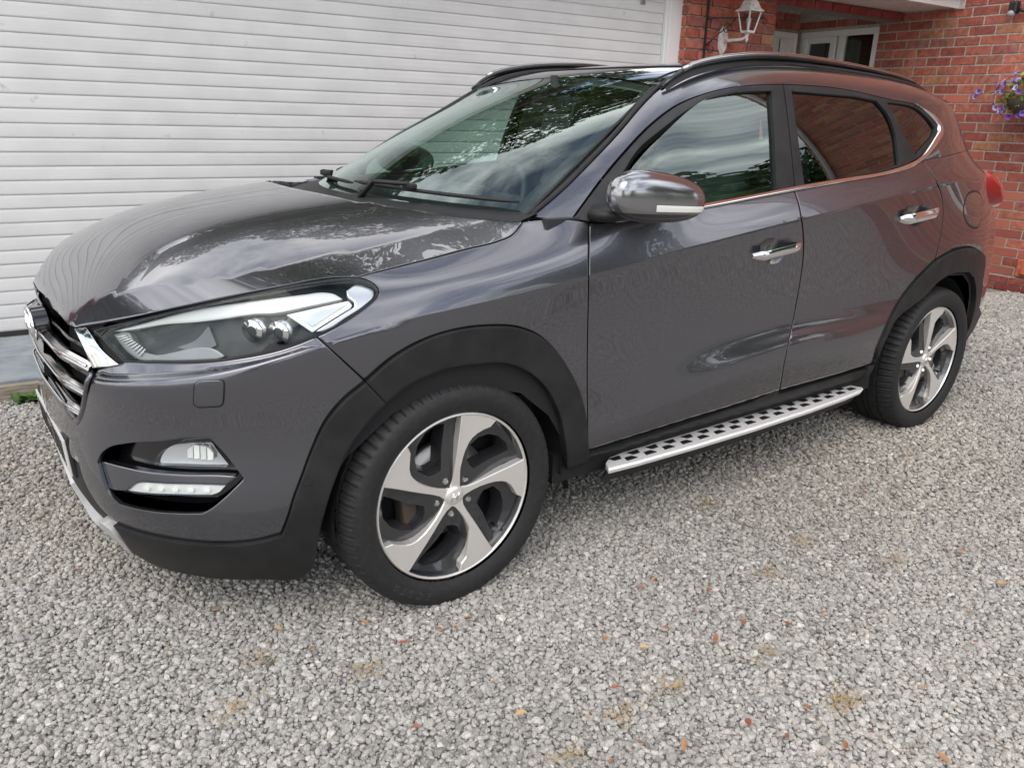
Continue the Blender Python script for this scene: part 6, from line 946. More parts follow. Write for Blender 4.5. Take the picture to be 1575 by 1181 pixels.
# ---- greenhouse
_xe = np.linspace(.372, 3.0, 200); _ex = np.concatenate([np.stack([_xe, TOP_Z(_xe)-d], 1) for d in (.0062, .0095, .014, .020, .028, .038, .05)])
side = panel('side_frame', S2, A('side_frame'), MP, car, (), 0, .02, .02, .0016, True, extra=_ex, keep=lambda q: TOP_Z(q[:, 0])-q[:, 1] > .058)
ffr = panel('window_frame', S2, A('front_frame'), MPL, fdoor[0], [A('front_glass')], .002, .02, .022, .002, fdoor[1], soft=.003)
rfr = panel('window_frame', S2, A('rear_frame'), MPL, rdoor[0], [A('rear_glass'), A('quarter_glass')], .002, .02, .022, .002, rdoor[1], soft=.003)
fgl = panel('window_glass', S2G, inset(clean(rv(A('front_glass')) if area(A('front_glass')) < 0 else A('front_glass')), -.008), MSG, fdoor[0], (), -.011, .03, 0, 0, fdoor[1])
rgl = panel('window_glass', S2G, inset(clean(rv(A('rear_glass')) if area(A('rear_glass')) < 0 else A('rear_glass')), -.008), MPG, rdoor[0], (), -.008, .03, 0, 0, rdoor[1])
qgl = panel('quarter_glass', S2G, inset(clean(rv(A('quarter_glass')) if area(A('quarter_glass')) < 0 else A('quarter_glass')), -.006), MPG, car, (), -.006, .03, 0, 0, True)
def resamp(p, n):
    p = np.array(p); d = np.concatenate([[0], np.cumsum(np.linalg.norm(np.diff(p, axis=0), axis=1))]); x = np.linspace(0, d[-1], n); return np.stack([np.interp(x, d, p[:, i]) for i in (0, 1)], 1)
_bu, _bl = resamp(T['belt_up'], 110), resamp(T['belt_low'], 110)
for s in (1, -1):
    V, Fc = [], []
    for f_, o_ in ((0, .001), (.12, .0065), (.45, .0085), (.80, .0115), (1, .009), (1.02, .0)):
        q = _bu+(_bl-_bu)*f_; P = S2(q[:, 0], q[:, 1]); n_ = surf_n(S2, q[:, 0], q[:, 1]); V += list((P+n_*o_)*np.array([1, s, 1]))
    for j in range(5):
        for i in range(109): f_ = (j*110+i, j*110+i+1, (j+1)*110+i+1, (j+1)*110+i); Fc.append(f_ if s < 0 else f_[::-1])
    mobj('belt_chrome', V, Fc, MCH, car, True)
for s in (1, -1):
    P = [S2(np.array([x]), np.array([float(TOP_Z(x))-.002]))[0]*np.array([1, s, 1]) for x in np.linspace(.35, 3.05, 110)]
    tube('roof_seal', [tuple(p) for p in P], .0095, MPL, car, 8)
# inner faces of the pillars so the cabin is closed
def pillar(name, x0, x1, z0, z1):
    for s in (1, -1):
        zs = np.linspace(z0, z1, 8); V = []
        for z in zs:
            t_ = (z-z0)/(z1-z0); xc = x0[0]+(x0[1]-x0[0])*t_; xd = x1[0]+(x1[1]-x1[0])*t_
            for x in (xc, xd):
                p = S2(np.array([x]), np.array([z]))[0]; V.append((x, (p[1]+.03)*s, z))
        mobj(name, V, [(2*i, 2*i+1, 2*i+3, 2*i+2) for i in range(7)], MHL, car)
pillar('pillar_trim', (1.43, 1.47), (1.62, 1.57), 1.12, 1.57)
# ---- bonnet
he = A('hood_edge'); hr = A('hood_rear')
hood = [(-.862, 0), (-.861, -.12), (-.857, -.24), (-.852, -.33)]+he+hr[1:]+[(-.03, -.40), (-.052, -.33), (-.072, -.22), (-.085, -.10), (-.088, 0)]
# close the centre by cutting both halves in one polygon
half = clean(hood); mir = half[::-1]*np.array([1, -1])
full = np.concatenate([half, mir[1:-1]])
def hood_grid_bias(uv): return np.zeros(len(uv))
panel('bonnet', HOOD, full, MP, car, (), 0, .02, .018, .0016, None, soft=.004)
# badge of the maker: chrome oval with a slanting H on a dark dish
bd = link(bpy.data.objects.new('badge', None), car); bd.location = (-.905, 0, .775); bd.rotation_euler = (0, R(-4), 0)
def ring(name, ry, rz_, r, m, par, n=40):
    bm = bmesh.new(); add_tube(bm, [(0, ry*math.cos(a), rz_*math.sin(a)) for a in np.linspace(0, 2*math.pi, n, endpoint=False)], r, 8, True); return bobj(name, bm, m, par, True)
ring('badge_ring', .066, .048, .006, MCH, bd)
bm = bmesh.new(); g = bmesh.ops.create_cone(bm, cap_ends=True, segments=40, radius1=1, radius2=1, depth=1)
bmesh.ops.transform(bm, matrix=Matrix.Translation((.022, 0, 0)) @ Matrix.Diagonal((.04, .066, .048, 1)) @ Matrix.Rotation(R(90), 4, 'Y'), verts=bm.verts); bobj('badge_dish', bm, MGB, bd, True).modifiers.new('e', 'EDGE_SPLIT')
bm = bmesh.new()
for y in (-.026, .026): add_tube(bm, [(-.002, y-.011, -.034), (-.005, y, 0), (-.002, y+.011, .034)], [.005, .008, .005], 8)
add_tube(bm, [(-.004, .024, -.008), (-.006, 0, .0), (-.004, -.024, .008)], .007, 8); bobj('badge_letter', bm, MCH, bd, True)
# ---- grille: dark cavity, rim, three kinked bars
gr = link(bpy.data.objects.new('grille', None), car)
panel('grille_back', F, grl, MBL, gr, (), -.075, .04, -.075, 0, None, sym=True)
rimp = [p for p in rv(A('grille_low'))+rv(A('grille_near'))[1:]]
def strip_tube(name, uvs, o, r, m, par, n=8, sym=True, flat=1.):
    P = fpt(np.array([p[0] for p in uvs]), np.array([p[1] for p in uvs]), o)
    pts = [tuple(p) for p in P]
    if sym: pts = [tuple(np.array(p)*MIR) for p in pts[::-1]]+pts
    return tube(name, pts, r, m, par, n, flat=flat)
strip_tube('grille_surround', [(.27, .3684), (.3077, .3498), (.3349, .340), (.3625, .332), (.3899, .3596), (.4258, .4024), (.464, .4618), (.4838, .5148), (.493, .588), (.4891, .6485)], -.002, .008, MP, gr)
for zc, ue, dz in ((.752, .452, .012), (.672, .462, .012), (.600, .435, .012)):
    V, Fc = [], []
    us = np.concatenate([np.linspace(-ue, -.30, 5), np.linspace(-.26, .26, 14), np.linspace(.30, ue, 5)])
    for u in us:
        a = abs(u); x = float(np.interp(a, FU[:5], NET[:5, 4, 0])); y = float(np.interp(a, FU[:5], NET[:5, 4, 1]))
        kink = .030*max(0, (a-.30)/.16); x += .004+kink*.6
        drop = -.012*max(0, (a-.30)/.16)+.014*min(1, a/.30)*0
        s = 1 if u > 0 else -1
        for px_, pz in ((.024, -.020), (.002, -.016), (-.006, .0), (-.002, .009), (.012, .015), (.024, .015)):
            V.append((x+px_, -y*s, zc+pz+drop))
    k = len(us); K = 6
    for i in range(k-1):
        for j in range(K-1): Fc.append((i*K+j, i*K+j+1, (i+1)*K+j+1, (i+1)*K+j))
    o = mobj('grille_bar', V, Fc, MSC, gr, True); o.modifiers.new('e', 'EDGE_SPLIT').split_angle = R(20)
    strip = [(v[0]-.0065, v[1], v[2]+.0045) for v in V[3::6]]
    tube('bar_chrome', strip, .0038, MCH, o, 6)
for zc in (.79, .712, .636, .565, .53):                 # thin dark vanes between the bars
    e_ = .40 if zc > .57 else .34
    us = np.linspace(-e_, e_, 15); pts = []
    for u in us:
        a = abs(u); pts.append((float(np.interp(a, FU[:5], NET[:5, 4, 0]))+.035, -math.copysign(float(np.interp(a, FU[:5], NET[:5, 4, 1])), u), zc))
    tube('grille_vane', pts, .006, MGB, gr, 6)
both('chrome_corner', F, A('chrome_corner'), MCH, off=.008, step=.010, rim=.022, soft=.0025)
# number plate on its black carrier
pl_ = link(bpy.data.objects.new('number_plate', None), car); pl_.location = (-.872, 0, .440); pl_.rotation_euler = (0, R(-4), 0)
box('plate', (-.020, 0, 0), (.006, .53, .112), MWP, pl_, .002); box('carrier', (.032, 0, .004), (.095, .55, .128), MPL, pl_, .006)
bm = bmesh.new()
for i in range(7):
    y = .205-.064*i-(.012 if i > 3 else 0)
    for dy in (-.018, .018): add_box(bm, (-.0238, y+dy, 0), (.0016, .010, .078))
    add_box(bm, (-.0239, y, .034 if i % 2 else -.002), (.0015, .028, .010))
bobj('plate_characters', bm, MBK2, pl_)
# lower centre: black intake and silver skid plate
panel('lower_intake', F, [(0, -.03), (.44, -.03), (.50, .05), (.485, .115), (.43, .14), (.377, .178), (.352, .21), (.30, .207), (0, .207)], MPL, car, (), -.012, .03, .01, 0, None, sym=True)
panel('skid_plate', F, [(0, -.055), (.40, -.055), (.462, -.02), (.505, .045), (.485, .085), (.44, .095), (.38, .06), (.30, .045), (0, .04)], MSI, car, (), .012, .03, .03, 0, None, sym=True, soft=.006)
# ---- front corner lamps
def hang(o, par): o.parent = par
nk = panel('lamp_nook', F, nook, MGB, car, (), -.055, .03, -.046, 0, True)
bl_ = panel('nook_blade', F, A('nook_blade'), MP, car, (), -.010, .022, .028, 0, True, soft=.005)
fl = panel('fog_lamp', F, A('fog_lamp'), MREF, car, (), -.034, .016, .018, 0, True)
for q, s in zip(fl, (1, -1)): pass
fl2 = panel('lens', F, A('fog_lamp'), MLN, fl[0], (), -.012, .02, .018, 0, fl[1], soft=.004)
fq = np.array(A('fog_lamp_lens')); fu0, fu1 = fq[:, 0].min(), fq[:, 0].max()
for i in range(4):
    ua = fu0+(fu1-fu0)*(.02+.24*i); ub = ua+(fu1-fu0)*.19; va = [float(np.interp(x, *zip(*sorted((p[0], p[1]) for p in fq if p[1] > fq[:, 1].mean())))) for x in (ua, ub)]; vl = fq[:, 1].min()+.002
    panel('facet', F, [(ua, vl), (ub, vl+.002), (ub, va[1]-.002), (ua, va[0]-.001)], MLED if i % 2 else MRF2, fl[0], (), -.024+.002*i, .02, .008, 0, fl[1])
dl = panel('running_light', F, A('day_light'), MRF2, car, (), -.014, .014, .012, 0, True)
panel('lens', F, A('day_light'), MLN, dl[0], (), -.004, .02, .01, 0, dl[1], soft=.004)
dlp = np.array(A('day_light')); u0, u1 = dlp[:, 0].min(), dlp[:, 0].max()
for i in range(5):
    u = u0+(u1-u0)*(.26+.145*i); sel = dlp[np.abs(dlp[:, 0]-u) < .03]; v = (sel[:, 1].min()+sel[:, 1].max())/2
    panel('led', F, [(u+.010*math.cos(a), v+.007*math.sin(a)) for a in np.linspace(0, 6.28, 10, endpoint=False)], MLED, dl[0], (), -.009, .02, .006, 0, dl[1])
panel('washer_cap', F, A('washer'), MP, car, (), .0022, .02, .004, 0, True, soft=.004)
panel('washer_joint', F, inset(clean(A('washer')[::-1] if area(A('washer')) < 0 else A('washer')), -.0035), MBL, car, (), .0006, .03, 0, 0, True)
# ---- headlight
hl = A('headlight')
hb = panel('headlight', F, inset(clean(rv(hl) if area(hl) < 0 else hl), .002), mat('lamp housing', (.016, .016, .017), .38), car, (), -.045, .03, -.044, 0, True)
def lampbit(name, key, m, off, rim=.012, soft=0., step=.02): return panel(name, F, A(key), m, hb[0], (), off, step, rim, 0, hb[1], soft=soft)
lampbit('reflector_strip', 'lamp_strip', MRF2, -.020, .02, .006)
lampbit('reflector_frame', 'lamp_reflector', MLED, -.018, .02); lampbit('reflector', 'lamp_reflector_in', MREF, -.016, .004)
lampbit('corner_reflector', 'lamp_corner', MSC2, -.014, .012, .005)
lampbit('light_guide', 'lamp_drl', MRF3, -.028, .02, .004); lampbit('bowl', 'lamp_projector', MBOWL, -.036, .012)
dr = np.array(A('lamp_drl'))
for k in range(9):                                      # ribs of the light guide near the grille end
    q = .12+.05*k; pa = fpt(.53+.011*k, .770-.0075*k, -.024)[0]; pb = fpt(.56+.009*k, .7695-.0055*k, -.024)[0]
    for s, h_ in ((1, hb[0]), (-1, hb[1])): tube('guide_rib', [tuple(pa*np.array([1, s, 1])), tuple(pb*np.array([1, s, 1]))], .0016, MLED, h_, 5)
for key in ('lamp_tube_a', 'lamp_tube_b'):
    c = np.array(T[key])[0]; p1 = fpt(c[0], c[1], -.012)[0]; p0 = p1+np.array([.045, .030, .004])
    for s, h_ in ((1, hb[0]), (-1, hb[1])):
        q0, q1 = [Vector(p*np.array([1, s, 1])) for p in (p0, p1)]; ax = (q1-q0).normalized()
        o = tube('projector', [q0, q0+ax*.030, q0+ax*.032, q0+ax*.042, q0+ax*.044, q1], [.024, .024, .027, .027, .024, .025], MREF, h_, 20)
        tube('bulb_lens', [q1, q1+ax*.004], [.020, .012], MGB, o, 20)
        tube('projector_ring', [q1-ax*.003, q1+ax*.003], [.0285, .0285], MCH, o, 20)
panel('lens', F, inset(clean(rv(hl) if area(hl) < 0 else hl), .0035), MLN, hb[0], (), .001, .025, .01, 0, hb[1], soft=.005)
both('headlight_seal', F, hl, MPL, holes=[inset(clean(rv(hl) if area(hl) < 0 else hl), .0045)], off=-.001, step=.05, rim=.012)
# tail lamp, bulging out round the rear corner
tl = [(4.735, .672), (4.80, .676), (4.92, .66), (5.05, .635), (5.10, .60), (5.06, .565), (4.94, .560), (4.86, .575), (4.78, .615)]
tc_ = np.array(tl).mean(0)
both('tail_lamp', F, tl, MRD, step=.02, rim=.05, soft=.01, offf=lambda uv: .012+.055*np.clip(1-(((uv-tc_)/np.array([.20, .066]))**2).sum(1), 0, 1)**.7)
# ---- windscreen, roof, rails, rear end
NS, NTT = 40, 24
s_, t_ = np.meshgrid(np.linspace(-1, 1, NS+1), np.linspace(0, 1, NTT+1), indexing='ij'); s_ = s_.ravel(); t_ = t_.ravel()
def gridf(n, k): return [(i*(k+1)+j, (i+1)*(k+1)+j, (i+1)*(k+1)+j+1, i*(k+1)+j+1) for i in range(n) for j in range(k)]
WP = WIND(s_, t_); WN = surf_n(WIND, s_, t_, True)
wsc = mobj('windscreen', WP, [f[::-1] for f in gridf(NS, NTT)], MWS, car, True, WN)
def wstrip(name, sa, sb, ta, tb, m, off=.0, ns=24, ntt=8):
    a, b_ = np.meshgrid(np.linspace(sa, sb, ns+1), np.linspace(ta, tb, ntt+1), indexing='ij'); a = a.ravel(); b_ = b_.ravel()
    return mobj(name, WIND(a, b_)+surf_n(WIND, a, b_, True)*off, [f[::-1] for f in gridf(ns, ntt)], m, wsc, True, surf_n(WIND, a, b_, True))
for n_, a in (('black_border', (-1, 1, .0, .075)), ('black_border', (-1, 1, .955, 1.0)), ('black_border', (-1, -.93, .075, .955)), ('black_border', (.93, 1, .075, .955)), ('sensor_patch', (-.12, .12, .82, .954))):
    wstrip(n_, *a, MBL, -.004)
tube('screen_seal', [tuple(WIND(np.array([s]), np.array([q]))[0]) for s, q in [(-1, v) for v in np.linspace(0, 1, 14)]], .006, MPL, wsc, 6); tube('screen_seal', [tuple(WIND(np.array([1.]), np.array([q]))[0]) for q in np.linspace(0, 1, 14)], .006, MPL, wsc, 6)
rx, ry = np.meshgrid(np.linspace(1.035, 3.06, 56), np.linspace(-.585, .585, 31), indexing='ij')
xs_ = rx.copy(); q_ = np.abs(ry)/.585; x0 = 1.095-.06*q_**2; xs_ = x0+(rx-1.035)/(3.06-1.035)*(3.06-x0)
def roofP(x, y): return ROOF(x, y)
RP = ROOF(xs_.ravel(), ry.ravel()); RN = surf_n(ROOF, xs_.ravel(), ry.ravel())
roof = mobj('roof', RP, gridf(55, 30), MRG, car, True, RN)
# joints of the glass roof, headlining under it
for xx in (1.30, 2.05): tube('roof_joint', [tuple(ROOF(np.array([xx+.03*(1-(y/.5)**2)*-1]), np.array([y]))[0]+np.array([0, 0, .001])) for y in np.linspace(-.50, .50, 21)], .0035, MPL, roof, 6)
for s in (-1, 1): tube('roof_joint', [tuple(ROOF(np.array([x]), np.array([.50*s]))[0]+np.array([0, 0, .001])) for x in np.linspace(1.10, 2.9, 30)], .0035, MPL, roof, 6)
mobj('headlining', RP-np.array([0, 0, .035]), [f[::-1] for f in gridf(55, 30)], MHL, car, True)
for s in (-1, 1):                                       # roof rails
    pts = []
    for q in np.linspace(0, 1, 40):
        x = 1.03+(2.76-1.03)*q; base = float(TOP_Z(x))+.004; h_ = .016*min(1, (q/.07)**.6, ((1-q)/.12)**.7)+.002
        pts.append((x, s*(.592+.010*math.sin(math.pi*q)), base+h_))
    rl = tube('roof_rail', pts, [.006+.006*min(1, i/4, (39-i)/5) for i in range(40)], MGB, car, 10, flat=.95)
    tube('rail_cap', [(p[0], p[1]-s*-.006, p[2]+.006) for p in pts[2:-2]], .0085, MSC, rl, 8)
    V = []
    for x in np.linspace(1.04, 2.74, 40): V += [(x, s*.605, float(TOP_Z(x))-.012), (x, s*.592, float(TOP_Z(x))+.012*min(1, ((x-1.04)/.12)**.6, ((2.76-x)/.2)**.7))]
    mobj('rail_web', V, [(2*i, 2*i+1, 2*i+3, 2*i+2) for i in range(39)], MPL, rl, True)
    V = []
    for x in np.linspace(1.0, 3.05, 50):
        p = S2(np.array([x]), np.array([float(TOP_Z(x))-.001]))[0]; V += [(x, s*-(p[1]+.004), p[2]-.010), (x, s*.56, float(ROOF(np.array([x]), np.array([.56]))[0][2])-.004)]
    mobj('roof_gutter', V, [(2*i, 2*i+1, 2*i+3, 2*i+2) for i in range(49)], MGB, car, True)
# tail: hatch with its glass and spoiler
ly = np.linspace(-1, 1, 25); V = []
for q in ly:
    a = abs(q)
    lowp = (3.43-.23*a**2.4, .60*q, 1.275); up = (3.03-.02*a**2, .60*q*.92, 1.545-.03*a**2)
    for k in range(9):
        f_ = k/8; V.append((lowp[0]+(up[0]-lowp[0])*f_+.03*math.sin(math.pi*f_), lowp[1]+(up[1]-lowp[1])*f_, lowp[2]+(up[2]-lowp[2])*f_))
hatch = mobj('tailgate', V, gridf(24, 8), MPG, car, True)
V = []
for q in np.linspace(-1, 1, 21):
    y = .52*q; z = 1.562-.045*q*q
    for dx, dz in ((-.10, .0), (.02, -.004), (.10, -.018), (.105, -.030), (.02, -.035), (-.10, -.03)): V.append((2.98-.05*q*q+dx, y, z+dz))
sp_f = [(i*6+j, (i+1)*6+j, (i+1)*6+(j+1) % 6, i*6+(j+1) % 6) for i in range(20) for j in range(6)]
spo = mobj('spoiler', V, sp_f, MP, car, True); spo.modifiers.new('e', 'EDGE_SPLIT').split_angle = R(40)
both('tailgate_pillar', S2, [(2.95, 1.31), (3.06, 1.49), (3.14, 1.40), (3.19, 1.30)], MP, off=-.004, step=.05, rim=.03)
# ---- cowl, wipers
cw = []
for q in np.linspace(-1, 1, 41):
    a = abs(q); lo_ = WIND(np.array([q]), np.array([.05]))[0]
    cw += [(-.10+.36*a**2.1, .76*q, 1.085-.02*(1-a)), (lo_[0], lo_[1]*1.03, lo_[2]-.012)]
mobj('cowl', cw, [(2*i, 2*i+1, 2*i+3, 2*i+2) for i in range(40)], MPL, car, True)
def wiper(pivot, s0, s1, tip_t):
    w_ = link(bpy.data.objects.new('wiper', None), car)
    A0 = WIND(np.array([s0]), np.array([.055]))[0]+np.array([-.02, 0, .020]); A1 = WIND(np.array([s1]), np.array([tip_t]))[0]+np.array([-.02, 0, .022])
    def on(s): 
        f_ = (s-s0)/(s1-s0); return tuple(WIND(np.array([s]), np.array([.055+(tip_t-.055)*f_]))[0]+np.array([-.013, 0, .016]))
    bl = [on(s) for s in np.linspace(s0, s1, 14)]
    tube('blade', bl, [.004]+[.008]*12+[.004], MPL, w_, 8, flat=.8)
    mid_ = on(s0+(s1-s0)*.48); pv = pivot
    tube('arm', [pv, (pv[0]+.02, pv[1]*.6+mid_[1]*.4, max(pv[2], mid_[2])+.018), (mid_[0]-.012, mid_[1], mid_[2]+.020), mid_], [.011, .008, .007, .005], MPL, w_, 8)
    bm = bmesh.new(); add_box(bm, (mid_[0]-.006, mid_[1], mid_[2]+.012), (.024, .060, .020), .006); bobj('blade_clip', bm, MPL, w_)
wiper((.17, .30, 1.100), .78, -.02, .045)
wiper((.10, -.10, 1.098), -.02, -.96, .050)
# ---- door mirrors
def mirror(s, d):
    c = np.array([.662, .956, 1.171]) if s > 0 else np.array([.87, .925, 1.174]); V = []; nu, nv = 36, 24
    def P(th, ph):                                      # rounded shell, blunt towards the tail
        e1, e2 = .60, .78; cs = lambda a, e: math.copysign(abs(math.cos(a))**e, math.cos(a)); sn = lambda a, e: math.copysign(abs(math.sin(a))**e, math.sin(a))
        y = cs(ph, e2)*cs(th, e1); x = cs(ph, e2)*sn(th, e1); z = sn(ph, e2)
        tap = 1-.27*(x*.5+.5)**1.5*(1 if z > 0 else .35)
        return (c[0]+x*(.183 if s > 0 else .155), -s*(c[1]+y*(.062 if y > 0 else .04)+.006*x), c[2]+z*(.086 if z > 0 else .073)*tap-.012*x)
    for i in range(nv+1):
        for j in range(nu): V.append(P(2*math.pi*j/nu, -math.pi/2+math.pi*i/nv))
    cap, low_ = [], []
    for i in range(nv):
        for j in range(nu):
            f = (i*nu+j, i*nu+(j+1) % nu, (i+1)*nu+(j+1) % nu, (i+1)*nu+j); f = f if s < 0 else f[::-1]
            (cap if i >= 8 else low_).append(f)
    r_ = link(bpy.data.objects.new('door_mirror', None), d)
    mobj('mirror_cap', V, cap, MCAP, r_, True); mobj('mirror_base', V, low_, MGB, r_, True)
    V2, F2 = [], []
    for k in range(15):
        th = R(-8+88*k/14); q = min(1, (14.4-k)/5)
        for ph, o in ((R(-23), 1.012), (R(-23+11*q), 1.022), (R(-20+12*q), 1.004)):
            p = np.array(P(th, ph)); cc = np.array([c[0], -s*c[1], c[2]]); V2.append(cc+(p-cc)*np.array([o, o, 1.0]))
    F2 = [(3*i+j, 3*i+j+1, 3*i+j+4, 3*i+j+3) for i in range(14) for j in range(2)]
    mobj('indicator', V2, F2, MLED, r_, True)
    tube('mirror_arm', [(.520, -s*.850, 1.124), (.535, -s*.89, 1.122), (.585, -s*.935, 1.128)], [.055, .046, .040], MPL, r_, 12, flat=.5)
    V3 = [(c[0]+.13*math.cos(a), -s*(c[1]-.0415+.006*math.cos(a)), c[2]+.050*math.sin(a)) for a in np.linspace(0, 6.283, 20, endpoint=False)]
    mobj('mirror_glass', V3, [tuple(range(20))], MCH, r_)
mirror(1, fdoor[0]); mirror(-1, fdoor[1])
# sail panel joint in front of the side glass
for s, d in ((1, fdoor[0]), (-1, fdoor[1])):
    P = [S2(np.array([x]), np.array([z]))[0]*np.array([1, s, 1])+np.array([0, -s*.004, 0]) for x, z in ((.611, 1.11), (.609, 1.20), (.606, 1.285))]
    tube('sail_joint', [tuple(p) for p in P], .0035, MBL, d, 6)
# ---- running boards
def step_board(s):
    r_ = link(bpy.data.objects.new('running_board', None), car)
    outer = [(.580, .922), (.70, .931), (.97, .940), (1.31, .944), (1.68, .938), (1.95, .925), (2.08, .912), (2.122, .897)]
    inner = [(2.10, .832), (1.9, .832), (1.5, .838), (1.06, .848), (.71, .852), (.642, .860), (.600, .888)]
    po = outer+inner; top = [(x, -s*y, .300) for x, y in po]; n = len(po)
    c = np.mean(po, 0)
    lipv = [(x+(.004 if x > 1.3 else -.004), -s*(y+.006), .293) for x, y in outer]+[(x, -s*y, .290) for x, y in inner]
    bot = [(x, -s*(y+.002), .281) for x, y in outer]+[(x, -s*y, .281) for x, y in inner]
    V = top+lipv+bot; Fc = [tuple(range(n))]
    for i in range(n):
        j = (i+1) % n; Fc += [(i, i+n, j+n, j), (i+n, i+2*n, j+2*n, j+n)]
    Fc.append(tuple(range(3*n-1, 2*n-1, -1)))
    bm = bmesh.new(); me_ = bpy.data.meshes.new('x'); me_.from_pydata(V, [], Fc); bm.from_mesh(me_); bpy.data.meshes.remove(me_)
    bmesh.ops.triangulate(bm, faces=[f for f in bm.faces if len(f.verts) > 4]); bmesh.ops.recalc_face_normals(bm, faces=bm.faces); bobj('tread', bm, MALU, r_)
    under = [(x, -s*(y-.006), .281) for x, y in outer]+[(x, -s*y, .281) for x, y in inner]
    un2 = [(x, -s*(y-.035), .236) for x, y in outer]+[(x, -s*y, .236) for x, y in inner]
    Fu = [(i, i+n, (i+1) % n+n, (i+1) % n) for i in range(n)]+[tuple(range(2*n-1, n-1, -1))]
    bm = bmesh.new(); me_ = bpy.data.meshes.new('x'); me_.from_pydata(under+un2, [], Fu); bm.from_mesh(me_); bpy.data.meshes.remove(me_); bmesh.ops.recalc_face_normals(bm, faces=bm.faces); bobj('under_tray', bm, MPL, r_)
    ox = [p[0] for p in outer]; oy = [p[1] for p in outer]; ix = [p[0] for p in inner][::-1]; iy = [p[1] for p in inner][::-1]
    pm = None
    for row in range(2):
        x = .655+.045*row
        while x < 2.065-.0*row:
            yo = np.interp(x, ox, oy); yi = np.interp(x, ix, iy); y = yi+(yo-yi)*(.28 if row == 0 else .62)
            sl = np.interp(x+.02, ox, oy)-yo
            if pm is None:
                bm = bmesh.new(); w_ = .0245; q = [(-w_, -.0105), (w_, -.0105), (w_*.62, .0105), (-w_*.62, .0105)]
                a_ = [bm.verts.new((px_, py_*1., .0022)) for px_, py_ in q]; b2 = [bm.verts.new((px_*1.07, py_*1.15, 0)) for px_, py_ in q]
                bm.faces.new(a_)
                for i in range(4): bm.faces.new((a_[i], b2[i], b2[(i+1) % 4], a_[(i+1) % 4]))
                bmesh.ops.recalc_face_normals(bm, faces=bm.faces)
                pm = bpy.data.meshes.new('grip_pad'); bm.to_mesh(pm); bm.free(); pm.materials.append(MBK2)
            o = link(bpy.data.objects.new('grip_pad', pm), r_); o.location = (x, -s*y, .3004); o.rotation_euler = (0, 0, math.pi if (row == 0) == (s > 0) else 0)
            x += .0905
    for x in (.75, 1.9): box('bracket', (x, -s*.80, .275), (.06, .16, .03), MPL, r_, .004)
step_board(1); step_board(-1)
# ---- wheels
def wheel_parts():
    """one wheel about its own axle, outer face towards -y at y = 0"""
    TYR = [(.262, -.004), (.270, -.010), (.285, -.017), (.304, -.0195), (.322, -.017), (.334, -.009), (.3405, .004), (.3455, .020), (.3475, .036), (.3485, .050), (.3415, .053), (.3415, .060), (.349, .063), (.3495, .098), (.342, .101), (.342, .110), (.350, .113), (.350, .118)]
    TYR = TYR+[(r, .236-y) for r, y in TYR[::-1][1:]]
    nseg = 360
    def mod(i, j):
        i2 = min(i, len(TYR)-1-i)
        if 5 <= i2 <= 9 and j % 5 == 0: return .0065 if i2 > 5 else .003
        if 5 <= i2 <= 8 and j % 5 == 2: return .0022
        if 12 <= i2 <= 13 and j % 10 == 5: return .004
        return 0
    tv, tf = lathe(TYR, nseg, 'y', mod)
    RIM = [(.2495, .006), (.2505, .0015), (.2525, -.001), (.2555, .000), (.2585, .004), (.262, .0), (.262, .012), (.255, .012), (.244, .022), (.238, .05), (.232, .10), (.228, .20), (.262, .22)]
    RIMF = RIM[:5]; RIMB = [(.2497, .006), (.2440, .018), (.236, .05), (.232, .10), (.228, .20)]
    return (tv, tf), lathe(RIMF, 96), lathe(RIMB, 96)
(TVv, TFf), RIMf, RIMb = wheel_parts()
def pol(r, a): a = R(a); return (r*math.cos(a), r*math.sin(a))
SPK = [(.034, 32), (.050, 14), (.072, 9.2), (.113, 7.0), (.160, 5.6), (.197, 4.8), (.2505, 4.5), (.2505, 0), (.2505, -6), (.2505, -12), (.2505, -18), (.2505, -25), (.226, -23.2), (.212, -18.5), (.196, -13.6), (.180, -9.8), (.164, -7.4), (.140, -5.6), (.120, -4.9), (.088, -5.2), (.062, -9), (.040, -20), (.034, -32)]
HOLE = [(.096, 33), (.099, 45), (.111, 54), (.150, 57), (.183, 49), (.206, 40), (.221, 31), (.229, 20), (.224, 13.5), (.203, 14.8), (.175, 18), (.142, 23), (.112, 28)]
def extr(poly, y0, y1, chamf=.0):
    """prism of an (x, z) outline between y0 (front) and y1"""
    bm = bmesh.new(); n = len(poly); c = np.mean(poly, 0)
    pin = np.array(inset(np.array(poly) if area(poly) > 0 else np.array(poly)[::-1], chamf)) if chamf else (np.array(poly) if area(poly) > 0 else np.array(poly)[::-1])
    pb = np.array(poly) if area(poly) > 0 else np.array(poly)[::-1]
    a = [bm.verts.new((x, y0, z)) for x, z in pin]; m_ = [bm.verts.new((x, y0+chamf*1.2, z)) for x, z in pb]; b2 = [bm.verts.new((x, y1, z)) for x, z in pb]
    f = bm.faces.new(a)
    for i in range(n):
        j = (i+1) % n; bm.faces.new((a[i], a[j], m_[j], m_[i])); bm.faces.new((m_[i], m_[j], b2[j], b2[i]))
    bmesh.ops.triangulate(bm, faces=[f]); bmesh.ops.recalc_face_normals(bm, faces=bm.faces); return bm
